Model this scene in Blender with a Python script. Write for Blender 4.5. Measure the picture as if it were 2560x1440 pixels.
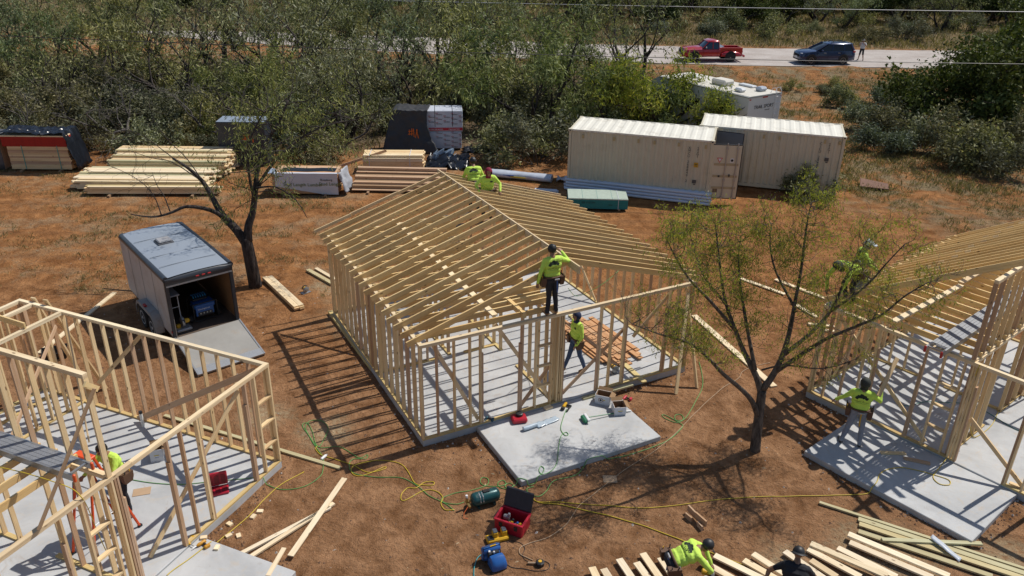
import bpy, bmesh, math, random
import numpy as np
from math import pi, sin, cos, radians, sqrt, atan2, hypot
from mathutils import Vector, Matrix, noise
from mathutils.bvhtree import BVHTree

for o in list(bpy.data.objects):
    bpy.data.objects.remove(o, do_unlink=True)
SC = bpy.context.scene
COL = SC.collection

# ------------------------------------------------------------------ camera
cam_d = bpy.data.cameras.new('camera')
cam_d.sensor_width = 36.0
cam_d.lens = 36.0 * 1998.2337 / 2560.0
cam_d.clip_start = 0.1
cam_d.clip_end = 2000.0
cam = bpy.data.objects.new('camera', cam_d)
COL.objects.link(cam)
_p, _r = 0.4416, 0.0169
_F = Vector((0, cos(_p), -sin(_p))); _R = Vector((1, 0, 0)); _U = Vector((0, sin(_p), cos(_p)))
_R2 = _R * cos(_r) + _U * sin(_r); _U2 = -_R * sin(_r) + _U * cos(_r)
_m = Matrix((_R2, _U2, -_F)).transposed().to_4x4()
_m.translation = (0, 0, 11.0689)
cam.matrix_world = _m
SC.camera = cam

# ------------------------------------------------------------------ sky and sun
SUN_AZ, SUN_EL = 33.0, 54.5          # direction towards the sun, from +X counter-clockwise
w = bpy.data.worlds.new('World'); SC.world = w; w.use_nodes = True
nt = w.node_tree; nt.nodes.clear()
sky = nt.nodes.new('ShaderNodeTexSky'); sky.sky_type = 'NISHITA'; sky.sun_disc = False
sky.sun_elevation = radians(SUN_EL); sky.sun_rotation = radians(90 - SUN_AZ)
sky.air_density = 1.0; sky.dust_density = 0.6; sky.ozone_density = 1.2
bg = nt.nodes.new('ShaderNodeBackground'); bg.inputs['Strength'].default_value = 0.088
wo = nt.nodes.new('ShaderNodeOutputWorld')
nt.links.new(sky.outputs[0], bg.inputs[0]); nt.links.new(bg.outputs[0], wo.inputs[0])
sd = bpy.data.lights.new('sun', 'SUN'); sd.energy = 4.2; sd.angle = radians(0.53); sd.color = (1.0, 0.95, 0.87)
sun = bpy.data.objects.new('sun', sd); COL.objects.link(sun)
sv = Vector((cos(radians(SUN_EL)) * cos(radians(SUN_AZ)), cos(radians(SUN_EL)) * sin(radians(SUN_AZ)), sin(radians(SUN_EL))))
sun.rotation_euler = sv.to_track_quat('Z', 'Y').to_euler(); sun.location = (10, 10, 40)
vs = SC.view_settings
vs.view_transform = 'Standard'; vs.look = 'None'; vs.gamma = 1.0; vs.use_curve_mapping = False; vs.exposure = 0.0
SC.render.engine = 'CYCLES'
SC.cycles.max_bounces = 6; SC.cycles.diffuse_bounces = 3; SC.cycles.glossy_bounces = 2; SC.cycles.transmission_bounces = 3
SC.cycles.caustics_reflective = False; SC.cycles.caustics_refractive = False

# ------------------------------------------------------------------ materials
MATS = {}
def nodes(name):
    m = bpy.data.materials.new(name); m.use_nodes = True
    n = m.node_tree.nodes; b = n['Principled BSDF']
    return m, n, m.node_tree.links, b
def srgb(c):
    return tuple(((x / 12.92) if x <= 0.04045 else ((x + 0.055) / 1.055) ** 2.4) for x in c)
def ramp(n, stops):
    r = n.new('ShaderNodeValToRGB'); e = r.color_ramp.elements
    while len(e) > 1: e.remove(e[-1])
    e[0].position = stops[0][0]; e[0].color = (*stops[0][1], 1)
    for p, c in stops[1:]:
        x = e.new(p); x.color = (*c, 1)
    return r
def ramp_out(n, l, v, stops):
    r = ramp(n, stops); l.new(v, r.inputs[0]); return r.outputs[0]
def mixc(n, l, fac, a, b, mode='MIX'):
    x = n.new('ShaderNodeMix'); x.data_type = 'RGBA'; x.blend_type = mode
    for s, v in ((0, fac), (6, a), (7, b)):
        if isinstance(v, (int, float)): x.inputs[s].default_value = v
        elif isinstance(v, tuple): x.inputs[s].default_value = (*v, 1)
        else: l.new(v, x.inputs[s])
    return x.outputs[2]
def math_(n, l, op, a, b=0.0, c=None, clamp=False):
    x = n.new('ShaderNodeMath'); x.operation = op; x.use_clamp = clamp
    for i, v in enumerate((a, b) if c is None else (a, b, c)):
        if isinstance(v, (int, float)): x.inputs[i].default_value = v
        else: l.new(v, x.inputs[i])
    return x.outputs[0]
def noise_(n, l, co, scale, detail=4, rough=0.55, dist=0.0):
    x = n.new('ShaderNodeTexNoise'); x.inputs['Scale'].default_value = scale
    x.inputs['Detail'].default_value = detail; x.inputs['Roughness'].default_value = rough
    x.inputs['Distortion'].default_value = dist
    if co is not None: l.new(co, x.inputs['Vector'])
    return x.outputs['Fac']
def mapr(n, l, v, a, b, c=0.0, d=1.0):
    x = n.new('ShaderNodeMapRange'); x.clamp = True
    for i, q in enumerate((a, b, c, d)): x.inputs[i + 1].default_value = q
    l.new(v, x.inputs[0]); return x.outputs[0]
def bump(n, l, b, h, strength, dist):
    x = n.new('ShaderNodeBump'); x.inputs['Strength'].default_value = strength; x.inputs['Distance'].default_value = dist
    l.new(h, x.inputs['Height']); l.new(x.outputs[0], b.inputs['Normal'])
def objco(n): return n.new('ShaderNodeTexCoord').outputs['Object']
def plain(name, col, rough=0.6, metal=0.0, var=0.12, scale=6.0, spec=None, coat=0.0, dirt=0.0, dirtcol=(0.22, 0.13, 0.08)):
    """flat paint, plastic or metal with slight mottling and optional dust"""
    if name in MATS: return MATS[name]
    m, n, l, b = nodes(name)
    co = objco(n)
    f = noise_(n, l, co, scale, 5, 0.6)
    lo = tuple(c * (1 - var) for c in col); hi = tuple(min(1, c * (1 + var)) for c in col)
    c = mixc(n, l, f, lo, hi)
    if dirt > 0:
        d = mapr(n, l, noise_(n, l, co, scale * 0.7, 6, 0.7), 0.62 - dirt * 0.3, 0.78)
        c = mixc(n, l, math_(n, l, 'MULTIPLY', d, 0.8), c, dirtcol)
    l.new(c, b.inputs['Base Color'])
    b.inputs['Roughness'].default_value = rough; b.inputs['Metallic'].default_value = metal
    if spec is not None: b.inputs['Specular IOR Level'].default_value = spec
    if coat: b.inputs['Coat Weight'].default_value = coat; b.inputs['Coat Roughness'].default_value = 0.08
    MATS[name] = m; return m
def wood(name, a, b_, knots=True, grey=0.0):
    """sawn lumber: grain along local X, each board its own tone, knots"""
    if name in MATS: return MATS[name]
    m, n, l, b = nodes(name)
    oi = n.new('ShaderNodeObjectInfo').outputs['Random']
    tc = objco(n)
    cm = n.new('ShaderNodeCombineXYZ'); 
    for i, k in enumerate((37.0, 11.0, 23.0)): l.new(math_(n, l, 'MULTIPLY', oi, k), cm.inputs[i])
    ad = n.new('ShaderNodeVectorMath'); ad.operation = 'ADD'; l.new(tc, ad.inputs[0]); l.new(cm.outputs[0], ad.inputs[1])
    mp = n.new('ShaderNodeMapping'); mp.inputs['Scale'].default_value = (1.6, 26, 26); l.new(ad.outputs[0], mp.inputs[0])
    g = noise_(n, l, mp.outputs[0], 1.0, 5, 0.6, 0.6)
    mp2 = n.new('ShaderNodeMapping'); mp2.inputs['Scale'].default_value = (0.8, 4, 4); l.new(ad.outputs[0], mp2.inputs[0])
    g2 = noise_(n, l, mp2.outputs[0], 1.0, 3)
    base = mixc(n, l, oi, a, b_)
    tone = math_(n, l, 'FRACT', math_(n, l, 'MULTIPLY', oi, 17.3))
    base = mixc(n, l, 1.0, base, ramp_out(n, l, tone, [(0, (.82, .77, .71)), (.4, (1, 1, 1)), (.8, (1.0, .95, .87)), (1, (1.1, 1.1, 1.08))]), 'MULTIPLY')
    dark = mixc(n, l, mapr(n, l, g, 0.35, 0.7), mixc(n, l, 1.0, base, (0.80, 0.72, 0.62), 'MULTIPLY'), base)
    c = mixc(n, l, mapr(n, l, g2, 0.35, 0.75, 0, 0.55), dark, mixc(n, l, 1.0, base, (1.12, 1.12, 1.15), 'MULTIPLY'))
    if knots:
        v = n.new('ShaderNodeTexVoronoi'); v.inputs['Scale'].default_value = 1.0
        mp3 = n.new('ShaderNodeMapping'); mp3.inputs['Scale'].default_value = (2.6, 7, 7); l.new(ad.outputs[0], mp3.inputs[0])
        l.new(mp3.outputs[0], v.inputs['Vector'])
        k = mapr(n, l, v.outputs['Distance'], 0.06, 0.13, 0.85, 0.0)
        c = mixc(n, l, k, c, (0.12, 0.055, 0.022))
    if grey: c = mixc(n, l, grey, c, (0.30, 0.27, 0.24))
    l.new(c, b.inputs['Base Color']); b.inputs['Roughness'].default_value = 0.72
    b.inputs['Specular IOR Level'].default_value = 0.25
    bump(n, l, b, g, 0.25, 0.004)
    MATS[name] = m; return m
def leafmat(name, c1, c2, c3, trans=0.35):
    if name in MATS: return MATS[name]
    m, n, l, b = nodes(name)
    gi = n.new('ShaderNodeNewGeometry').outputs['Random Per Island']
    oi = n.new('ShaderNodeObjectInfo').outputs['Random']
    r = ramp(n, [(0.0, c1), (0.55, c2), (1.0, c3)]); l.new(gi, r.inputs[0])
    c = mixc(n, l, 1.0, r.outputs[0], ramp_out(n, l, oi, [(0.0, (0.62, 0.72, 0.66)), (0.3, (1.0, 1.0, 0.9)), (0.55, (1.28, 1.18, 0.82)), (0.8, (0.9, 1.02, 0.95)), (1.0, (1.1, 1.08, 1.15))]), 'MULTIPLY')
    l.new(c, b.inputs['Base Color']); b.inputs['Roughness'].default_value = 0.7; b.inputs['Specular IOR Level'].default_value = 0.2
    t = n.new('ShaderNodeBsdfTranslucent'); l.new(mixc(n, l, 1.0, c, (1.1, 1.15, 0.6), 'MULTIPLY'), t.inputs[0])
    mx = n.new('ShaderNodeMixShader'); mx.inputs[0].default_value = trans
    l.new(b.outputs[0], mx.inputs[1]); l.new(t.outputs[0], mx.inputs[2])
    l.new(mx.outputs[0], n['Material Output'].inputs[0])
    MATS[name] = m; return m
def barkmat(name, c1, c2, scale=14):
    if name in MATS: return MATS[name]
    m, n, l, b = nodes(name)
    co = objco(n); mp = n.new('ShaderNodeMapping'); mp.inputs['Scale'].default_value = (1, 1, 0.25); l.new(co, mp.inputs[0])
    f = noise_(n, l, mp.outputs[0], scale, 6, 0.65, 0.4)
    l.new(mixc(n, l, mapr(n, l, f, 0.38, 0.66), c1, c2), b.inputs['Base Color'])
    b.inputs['Roughness'].default_value = 0.9; bump(n, l, b, f, 0.8, 0.03)
    MATS[name] = m; return m

# ------------------------------------------------------------------ mesh helpers
def link(o, parent=None):
    COL.objects.link(o)
    if parent is not None: o.parent = parent
    return o
def tag(o, label, cat, group=None, kind=None):
    if label: o['label'] = label
    if cat: o['category'] = cat
    if group: o['group'] = group
    if kind: o['kind'] = kind
    return o
def thing(name, label, cat, loc=(0, 0, 0), rz=0.0, group=None):
    o = bpy.data.objects.new(name, None); o.empty_display_size = 0.2
    o.location = loc; o.rotation_euler = (0, 0, rz); COL.objects.link(o)
    return tag(o, label, cat, group)
def copy_tree(o, parent=None):
    c = o.copy(); COL.objects.link(c)
    if parent is not None: c.parent = parent
    for ch in list(o.children): copy_tree(ch, c)
    return c

class MB:
    """collects shapes and links them as one mesh object"""
    def __init__(s): s.v = []; s.f = []; s.m = []; s.mi = 0
    def add(s, vs, fs):
        k = len(s.v); s.v += [tuple(q) for q in vs]
        for f in fs: s.f.append(tuple(i + k for i in f)); s.m.append(s.mi)
        return s
    def box(s, c, d, rz=0.0, M=None, bev=0.0):
        x, y, z = d[0] / 2, d[1] / 2, d[2] / 2
        if bev:
            bb = min(bev, x * .9, y * .9, z * .9); P = []
            for sx in (-1, 1):
                for sy in (-1, 1):
                    for sz in (-1, 1):
                        P += [(sx * (x - bb), sy * (y - bb), sz * z), (sx * (x - bb), sy * y, sz * (z - bb)), (sx * x, sy * (y - bb), sz * (z - bb))]
            bm = bmesh.new()
            for q in P: bm.verts.new(q)
            bmesh.ops.convex_hull(bm, input=bm.verts[:])
            bm.verts.ensure_lookup_table(); bm.verts.index_update()
            V = [v.co.copy() for v in bm.verts]; F = [tuple(q.index for q in f.verts) for f in bm.faces]; bm.free()
        else:
            V = [Vector((sx * x, sy * y, sz * z)) for sx in (-1, 1) for sy in (-1, 1) for sz in (-1, 1)]
            F = [(0, 1, 3, 2), (4, 6, 7, 5), (0, 4, 5, 1), (2, 3, 7, 6), (0, 2, 6, 4), (1, 5, 7, 3)]
        if M is None: M = Matrix.Rotation(rz, 4, 'Z')
        c = Vector(c)
        return s.add([M @ q + c for q in V], F)
    def tube(s, pts, r, n=6, cap=True, closed=False):
        pts = [Vector(p) for p in pts]; N = len(pts)
        rs = r if isinstance(r, (list, tuple)) else [r] * N
        V = []; F = []; up = None
        for i in range(N):
            a = pts[i - 1] if (i > 0 or closed) else pts[i]; b = pts[(i + 1) % N] if (i < N - 1 or closed) else pts[i]
            t = (b - a)
            if t.length < 1e-9: t = Vector((0, 0, 1))
            t.normalize()
            if up is None:
                up = Vector((0, 0, 1)) if abs(t.z) < 0.9 else Vector((1, 0, 0))
            u = up - t * up.dot(t)
            if u.length < 1e-6: u = t.orthogonal()
            u.normalize(); up = u; wv = t.cross(u)
            for k in range(n):
                q = 2 * pi * k / n; V.append(pts[i] + (u * cos(q) + wv * sin(q)) * rs[i])
        for i in range(N if closed else N - 1):
            j = (i + 1) % N
            for k in range(n): F.append((i * n + k, i * n + (k + 1) % n, j * n + (k + 1) % n, j * n + k))
        if cap and not closed:
            F.append(tuple(range(n))[::-1]); F.append(tuple((N - 1) * n + k for k in range(n)))
        return s.add(V, F)
    def lathe(s, prof, n=16, M=None, o=(0, 0, 0)):
        """profile of (radius, height) pairs about local Z"""
        V = []; F = []; M = M or Matrix.Identity(4); o = Vector(o)
        for r, z in prof:
            for k in range(n):
                q = 2 * pi * k / n; V.append(M @ Vector((r * cos(q), r * sin(q), z)) + o)
        for i in range(len(prof) - 1):
            for k in range(n): F.append((i * n + k, i * n + (k + 1) % n, (i + 1) * n + (k + 1) % n, (i + 1) * n + k))
        F.append(tuple(range(n))[::-1]); F.append(tuple((len(prof) - 1) * n + k for k in range(n)))
        return s.add(V, F)
    def prism(s, poly, d, M=None):
        """polygon in local XY, thickness d along local Z"""
        n = len(poly); M = M or Matrix.Identity(4)
        V = [M @ Vector((x, y, 0)) for x, y in poly] + [M @ Vector((x, y, d)) for x, y in poly]
        F = [tuple(range(n))[::-1], tuple(range(n, 2 * n))] + [(i, (i + 1) % n, (i + 1) % n + n, i + n) for i in range(n)]
        return s.add(V, F)
    def loft(s, rings, cap=True):
        n = len(rings[0]); V = [q for r in rings for q in r]; F = []
        for i in range(len(rings) - 1):
            for k in range(n): F.append((i * n + k, i * n + (k + 1) % n, (i + 1) * n + (k + 1) % n, (i + 1) * n + k))
        if cap: F.append(tuple(range(n))[::-1]); F.append(tuple((len(rings) - 1) * n + k for k in range(n)))
        return s.add(V, F)
    def sheet(s, P, nx, ny):
        return s.add(P, [(j * nx + i, j * nx + i + 1, (j + 1) * nx + i + 1, (j + 1) * nx + i) for j in range(ny - 1) for i in range(nx - 1)])
    def mesh(s, name, mats, smooth=False, sharp=35):
        me = bpy.data.meshes.new(name); me.from_pydata(s.v, [], s.f)
        for m in (mats if isinstance(mats, (list, tuple)) else [mats]): me.materials.append(m)
        if any(s.m): me.polygons.foreach_set('material_index', s.m)
        me.validate(); me.update()
        bm = bmesh.new(); bm.from_mesh(me); bmesh.ops.recalc_face_normals(bm, faces=bm.faces[:]); bm.to_mesh(me); bm.free()
        if smooth:
            me.polygons.foreach_set('use_smooth', [True] * len(me.polygons))
            me.set_sharp_from_angle(angle=radians(sharp))
        return me
    def build(s, name, mats, parent=None, smooth=False, sharp=35, loc=None, rz=None):
        o = bpy.data.objects.new(name, s.mesh(name, mats, smooth, sharp))
        if loc is not None: o.location = loc
        if rz is not None: o.rotation_euler = (0, 0, rz)
        return link(o, parent)

BOARDS = {}
def board_mesh(L, wd, th, mat):
    k = (round(L, 2), round(wd, 3), round(th, 3), mat.name)
    if k not in BOARDS:
        mb = MB(); mb.box((0, 0, 0), (max(L, 0.01), wd, th), bev=0.003 if L > 0.2 else 0.0) if False else mb.box((0, 0, 0), (max(L, 0.01), wd, th))
        BOARDS[k] = mb.mesh('board', mat)
    return BOARDS[k]
def board(name, p0, p1, wd, th, mat, parent=None, side=(0, 0, 1)):
    """timber from p0 to p1 (centre line); wd measured along `side`, th across it"""
    p0 = Vector(p0); p1 = Vector(p1); x = p1 - p0; L = x.length; x.normalize()
    y = Vector(side); y = y - x * y.dot(x)
    if y.length < 1e-6: y = x.orthogonal()
    y.normalize(); z = x.cross(y)
    o = bpy.data.objects.new(name, board_mesh(L, wd, th, mat))
    M = Matrix((x, y, z)).transposed().to_4x4(); M.translation = (p0 + p1) / 2
    o.matrix_local = M
    link(o, parent)
    return o
TEXT = {}
def text_mesh(s, size, depth=0.002, align='LEFT'):
    cu = bpy.data.curves.new('txt', 'FONT'); cu.body = s; cu.size = size; cu.extrude = depth; cu.align_x = align; cu.resolution_u = 2
    o = bpy.data.objects.new('txt', cu); COL.objects.link(o)
    dg = bpy.context.evaluated_depsgraph_get(); dg.update()
    me = bpy.data.meshes.new_from_object(o.evaluated_get(dg))
    bpy.data.objects.remove(o, do_unlink=True); bpy.data.curves.remove(cu)
    me.name = 'lettering'; return me
def text(name, s, size, mat, parent, loc, xdir, ydir, align='LEFT', depth=0.002):
    me = text_mesh(s, size, depth, align); me.materials.clear(); me.materials.append(mat)
    o = bpy.data.objects.new(name, me)
    x = Vector(xdir).normalized(); y = Vector(ydir); y = (y - x * y.dot(x)).normalized(); z = x.cross(y)
    M = Matrix((x, y, z)).transposed().to_4x4(); M.translation = Vector(loc); o.matrix_local = M
    return link(o, parent)
def gz(x, y):
    """height of the ground"""
    h = 0.022 * noise.noise((x * 0.9, y * 0.9, 3.1)) + 0.012 * noise.noise((x * 2.7, y * 2.7, 7.7)) - 0.012
    if 24 < y < 33 and -30 < x < 30:
        for off in (0.0, 1.7):
            yc = 27.6 + off + 1.1 * sin(x * .16) + .05 * x
            h -= .045 * math.exp(-((y - yc) / .22) ** 2) - .018 * math.exp(-((abs(y - yc) - .42) / .18) ** 2)
    if y > 36:
        t = min(1, (y - 36) / 10); h += t * 0.22 * noise.noise((x * 0.16, y * 0.16, 1.3))
    if x > 8 and 56 < y < 68:
        yc = 62.3 + 0.03 * (x - 20)
        k = max(0.0, min(1.0, (x - 11) / 4)) * max(0.0, min(1.0, (34 - x) / 5))
        h += k * (0.62 + 0.25 * noise.noise((x * 0.5, y * 0.8, 9))) * math.exp(-((y - yc) / 1.5) ** 2)
    yr = road_y(x)
    d = abs(y - yr)
    if d < 6.5: h *= max(0.0, min(1.0, (d - 4.6) / 1.9))
    if y > 78: h += min(1.8, (y - 78) * 0.03)
    return h
def road_y(x):
    return 70.7 + 0.02 * (x - 25) + 0.0036 * (x - 25) ** 2 * (1 if x < 25 else 0.3)

# ------------------------------------------------------------------ ground
def ground_material():
    m, n, l, b = nodes('red_dirt')
    co = objco(n)
    sp = n.new('ShaderNodeSeparateXYZ'); l.new(co, sp.inputs[0]); X, Y = sp.outputs[0], sp.outputs[1]
    big = noise_(n, l, co, 0.35, 5, 0.6, 0.3); mid = noise_(n, l, co, 1.7, 6, 0.65, 0.4); fine = noise_(n, l, co, 9.0, 6, 0.7, 0.2); grit = noise_(n, l, co, 42.0, 4, 0.7)
    near = mixc(n, l, mapr(n, l, mid, 0.36, 0.66), (0.205, 0.098, 0.043), (0.430, 0.235, 0.122))
    far = mixc(n, l, mapr(n, l, mid, 0.35, 0.68), (0.215, 0.088, 0.029), (0.465, 0.218, 0.083))
    fieldness = mapr(n, l, math_(n, l, 'ADD', Y, math_(n, l, 'MULTIPLY', big, 6.0)), 20.0, 27.0)
    c = mixc(n, l, fieldness, near, far)
    c = mixc(n, l, mapr(n, l, fine, 0.50, 0.66, 0, 0.55), c, mixc(n, l, 1.0, c, (0.55, 0.5, 0.48), 'MULTIPLY'))
    c = mixc(n, l, mapr(n, l, fine, 0.36, 0.2, 0, 0.5), c, mixc(n, l, 1.0, c, (1.5, 1.5, 1.5), 'MULTIPLY'))
    c = mixc(n, l, mapr(n, l, grit, 0.60, 0.72, 0, 0.6), c, (0.48, 0.38, 0.29))
    c = mixc(n, l, mapr(n, l, grit, 0.38, 0.28, 0, 0.55), c, (0.10, 0.055, 0.03))
    # dry straw litter over the field and the margins
    sn = noise_(n, l, co, 0.55, 6, 0.68, 0.5)
    leftf = math_(n, l, 'MULTIPLY', mapr(n, l, X, 6.0, -3.0), mapr(n, l, Y, 20.0, 24.0))
    rightf = math_(n, l, 'MULTIPLY', mapr(n, l, math_(n, l, 'ADD', X, math_(n, l, 'MULTIPLY', Y, 0.45)), 27.0, 31.0), mapr(n, l, Y, 25.0, 33.0))
    area = math_(n, l, 'MAXIMUM', math_(n, l, 'MULTIPLY', leftf, 0.55), rightf)
    area = math_(n, l, 'MAXIMUM', area, mapr(n, l, Y, 37.0, 42.0))
    st = math_(n, l, 'MULTIPLY', mapr(n, l, math_(n, l, 'MULTIPLY', sn, 1.0), 0.48, 0.60), area)
    st = math_(n, l, 'MULTIPLY', st, mapr(n, l, fine, 0.3, 0.6, 0.35, 1.0))
    straw = mixc(n, l, mapr(n, l, noise_(n, l, co, 14.0, 5, 0.7), 0.35, 0.65), (0.20, 0.145, 0.08), (0.50, 0.40, 0.26))
    c = mixc(n, l, st, c, straw)
    # olive brown topsoil on the scrub slopes
    sc_ = math_(n, l, 'MAXIMUM', math_(n, l, 'MULTIPLY', mapr(n, l, Y, 75.0, 79.0), 0.85), math_(n, l, 'MULTIPLY', math_(n, l, 'MULTIPLY', rightf, 0.55), mapr(n, l, sn, 0.40, 0.58)))
    c = mixc(n, l, sc_, c, mixc(n, l, mapr(n, l, mid, 0.35, 0.65), (0.085, 0.070, 0.034), (0.20, 0.16, 0.088)))
    # grey leaf litter under the thicket
    lt = math_(n, l, 'MULTIPLY', mapr(n, l, math_(n, l, 'ADD', Y, math_(n, l, 'MULTIPLY', big, 4.0)), 39.5, 43.0), mapr(n, l, X, 9.0, 4.0))
    lt = math_(n, l, 'MULTIPLY', lt, mapr(n, l, Y, 68.0, 64.0))
    c = mixc(n, l, math_(n, l, 'MULTIPLY', lt, 0.85), c, mixc(n, l, mapr(n, l, fine, 0.35, 0.65), (0.075, 0.06, 0.042), (0.19, 0.155, 0.105)))
    # faint dark wheel tracks
    wv = n.new('ShaderNodeTexWave'); wv.wave_type = 'BANDS'; wv.bands_direction = 'Y'; wv.inputs['Scale'].default_value = 0.28; wv.inputs['Distortion'].default_value = 2.2; wv.inputs['Detail'].default_value = 3; wv.inputs['Detail Scale'].default_value = 0.6
    l.new(co, wv.inputs[0])
    trk = math_(n, l, 'MULTIPLY', mapr(n, l, wv.outputs['Fac'], 0.72, 0.95), math_(n, l, 'MULTIPLY', mapr(n, l, Y, 22.0, 25.0), mapr(n, l, Y, 34.0, 31.0)))
    c = mixc(n, l, math_(n, l, 'MULTIPLY', trk, 0.35), c, (0.21, 0.10, 0.045))
    # pale sawdust spilled where boards were cut
    for (sx, sy, sr) in ((7.2, 11.6, 1.5), (5.4, 11.4, 0.9), (-5.3, 23.3, 1.5), (-4.3, 15.4, 0.9), (-5.9, 16.0, 0.8), (-4.4, 21.2, 1.4), (9.6, 11.7, 0.8)):
        vm = n.new('ShaderNodeVectorMath'); vm.operation = 'DISTANCE'; l.new(co, vm.inputs[0]); vm.inputs[1].default_value = (sx, sy, 0)
        s = mapr(n, l, math_(n, l, 'ADD', math_(n, l, 'DIVIDE', vm.outputs['Value'], sr), math_(n, l, 'MULTIPLY', mid, 1.6)), 1.75, 1.05, 0, 0.75)
        s = math_(n, l, 'MULTIPLY', s, mapr(n, l, fine, 0.38, 0.58, 0.15, 1.0))
        c = mixc(n, l, s, c, (0.50, 0.40, 0.25))
    l.new(c, b.inputs['Base Color']); b.inputs['Roughness'].default_value = 0.95; b.inputs['Specular IOR Level'].default_value = 0.1
    hgt = math_(n, l, 'ADD', math_(n, l, 'ADD', mid, math_(n, l, 'MULTIPLY', fine, 0.55)), math_(n, l, 'MULTIPLY', grit, 0.2))
    bump(n, l, b, hgt, 1.0, 0.16)
    return m
DIRT = ground_material()
def steps(lo, a, b, hi, fine, grow):
    r = []; x = a
    while x < b: r.append(x); x += fine
    d = fine; x = b; out = []
    while x < hi: out.append(x); d *= grow; x += d
    d = fine; x = a; ins = []
    while x > lo: d *= grow; x -= d; ins.append(x)
    return ins[::-1] + r + out
gx = steps(-420, -17, 17, 420, 0.22, 1.05); gy = steps(-120, 9, 37, 700, 0.22, 1.045)
mb = MB(); mb.sheet([(x, y, gz(x, y)) for y in gy for x in gx], len(gx), len(gy))
g = mb.build('ground', DIRT, smooth=True, sharp=180); g['kind'] = 'structure'

# gravel road
def road_material():
    m, n, l, b = nodes('pale_gravel')
    co = objco(n); f = noise_(n, l, co, 0.5, 6, 0.65, 0.3); h = noise_(n, l, co, 7, 5, 0.75)
    c = mixc(n, l, mapr(n, l, f, 0.35, 0.7), (0.36, 0.31, 0.275), (0.50, 0.455, 0.42))
    c = mixc(n, l, mapr(n, l, h, 0.5, 0.7, 0, 0.5), c, (0.25, 0.21, 0.19))
    l.new(c, b.inputs['Base Color']); b.inputs['Roughness'].default_value = 0.95; bump(n, l, b, h, 0.5, 0.04)
    return m
mb = MB(); xs = [-120 + i * 2 for i in range(121)]; P = []
for j in range(7):
    for x in xs:
        t = (j / 6 - 0.5) * 2
        wob = 0.35 * noise.noise((x * 0.35, 5 * (1 if t > 0 else -1), 0)) + 0.25 * noise.noise((x * 1.1, 3 * t, 4))
        P.append((x, road_y(x) + t * (4.6 + (wob if abs(t) > .9 else 0)), 0.035 + 0.03 * (1 - t * t)))
mb.sheet(P, len(xs), 7)
rd = mb.build('road', road_material(), smooth=True, sharp=180); rd['kind'] = 'structure'

# ------------------------------------------------------------------ concrete
def concrete_material():
    m, n, l, b = nodes('slab_concrete')
    co = objco(n); f = noise_(n, l, co, 0.8, 6, 0.65, 0.4); h = noise_(n, l, co, 6, 5, 0.7); s = noise_(n, l, co, 2.2, 5, 0.75, 1.0)
    c = mixc(n, l, mapr(n, l, f, 0.32, 0.7), (0.37, 0.375, 0.38), (0.55, 0.555, 0.555))
    c = mixc(n, l, mapr(n, l, h, 0.55, 0.75, 0, 0.25), c, (0.36, 0.35, 0.33))
    c = mixc(n, l, mapr(n, l, s, 0.56, 0.70, 0, 0.45), c, (0.52, 0.40, 0.26))
    c = mixc(n, l, mapr(n, l, s, 0.42, 0.27, 0, 0.55), c, (0.34, 0.27, 0.21))
    l.new(c, b.inputs['Base Color']); b.inputs['Roughness'].default_value = 0.8; bump(n, l, b, h, 0.15, 0.01)
    return m
CONC = concrete_material()
LUM = wood('pine_lumber', (0.83, 0.67, 0.415), (0.76, 0.575, 0.345))
LUMR = wood('pine_rafter', (0.86, 0.68, 0.37), (0.80, 0.58, 0.28))
LUMP = wood('pale_pine', (0.86, 0.755, 0.55), (0.82, 0.68, 0.465))
LUMK = wood('pinkish_spruce', (0.60, 0.435, 0.305), (0.52, 0.35, 0.23))
TREAT = wood('treated_pine', (0.60, 0.51, 0.255), (0.62, 0.47, 0.22))
TREATG = wood('green_treated_pine', (0.54, 0.54, 0.36), (0.60, 0.54, 0.33))
CEDAR = wood('orange_cedar', (0.62, 0.335, 0.165), (0.62, 0.39, 0.225))
WHITEW = wood('white_pine', (0.86, 0.77, 0.60), (0.82, 0.71, 0.53))
OLDW = wood('weathered_board', (0.38, 0.245, 0.135), (0.33, 0.21, 0.12), grey=0.15)

# ------------------------------------------------------------------ timber house frames
W_, D_, Z0, ZT = 7.49, 7.20, 0.15, 2.617
S1, S2 = 0.038, 0.089
rng = random.Random(5)
def slab(root, name, a0, a1, b0, b1, z):
    mb = MB(); n = 14
    mb.box(((a0 + a1) / 2, (b0 + b1) / 2, (z - 0.25) / 2), (a1 - a0, b1 - b0, z + 0.25), bev=0.012)
    return mb.build(name, CONC, root)
def stud(root, a, b, z0, z1, along, mat=None, name='stud', dbl=0.0):
    """upright 2x4; along = 'a' when the wall runs along a"""
    j = rng.uniform(-.004, .004)
    side = (0, 1, 0) if along == 'a' else (1, 0, 0)
    return board(name, (a + (j if along == 'a' else 0), b + (j if along == 'b' else 0), z0), (a + (j if along == 'a' else 0) + rng.uniform(-.004, .004), b, z1), S2, S1, mat or (LUM if rng.random() < .75 else LUMK), root, side)
def plate(root, p0, p1, mat, name='top_plate', flat=True, wd=S2, th=S1):
    return board(name, p0, p1, wd, th, mat, root, (0, 0, 1) if not flat else Vector((0, 0, 1)).cross(Vector(p1) - Vector(p0)))
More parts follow.
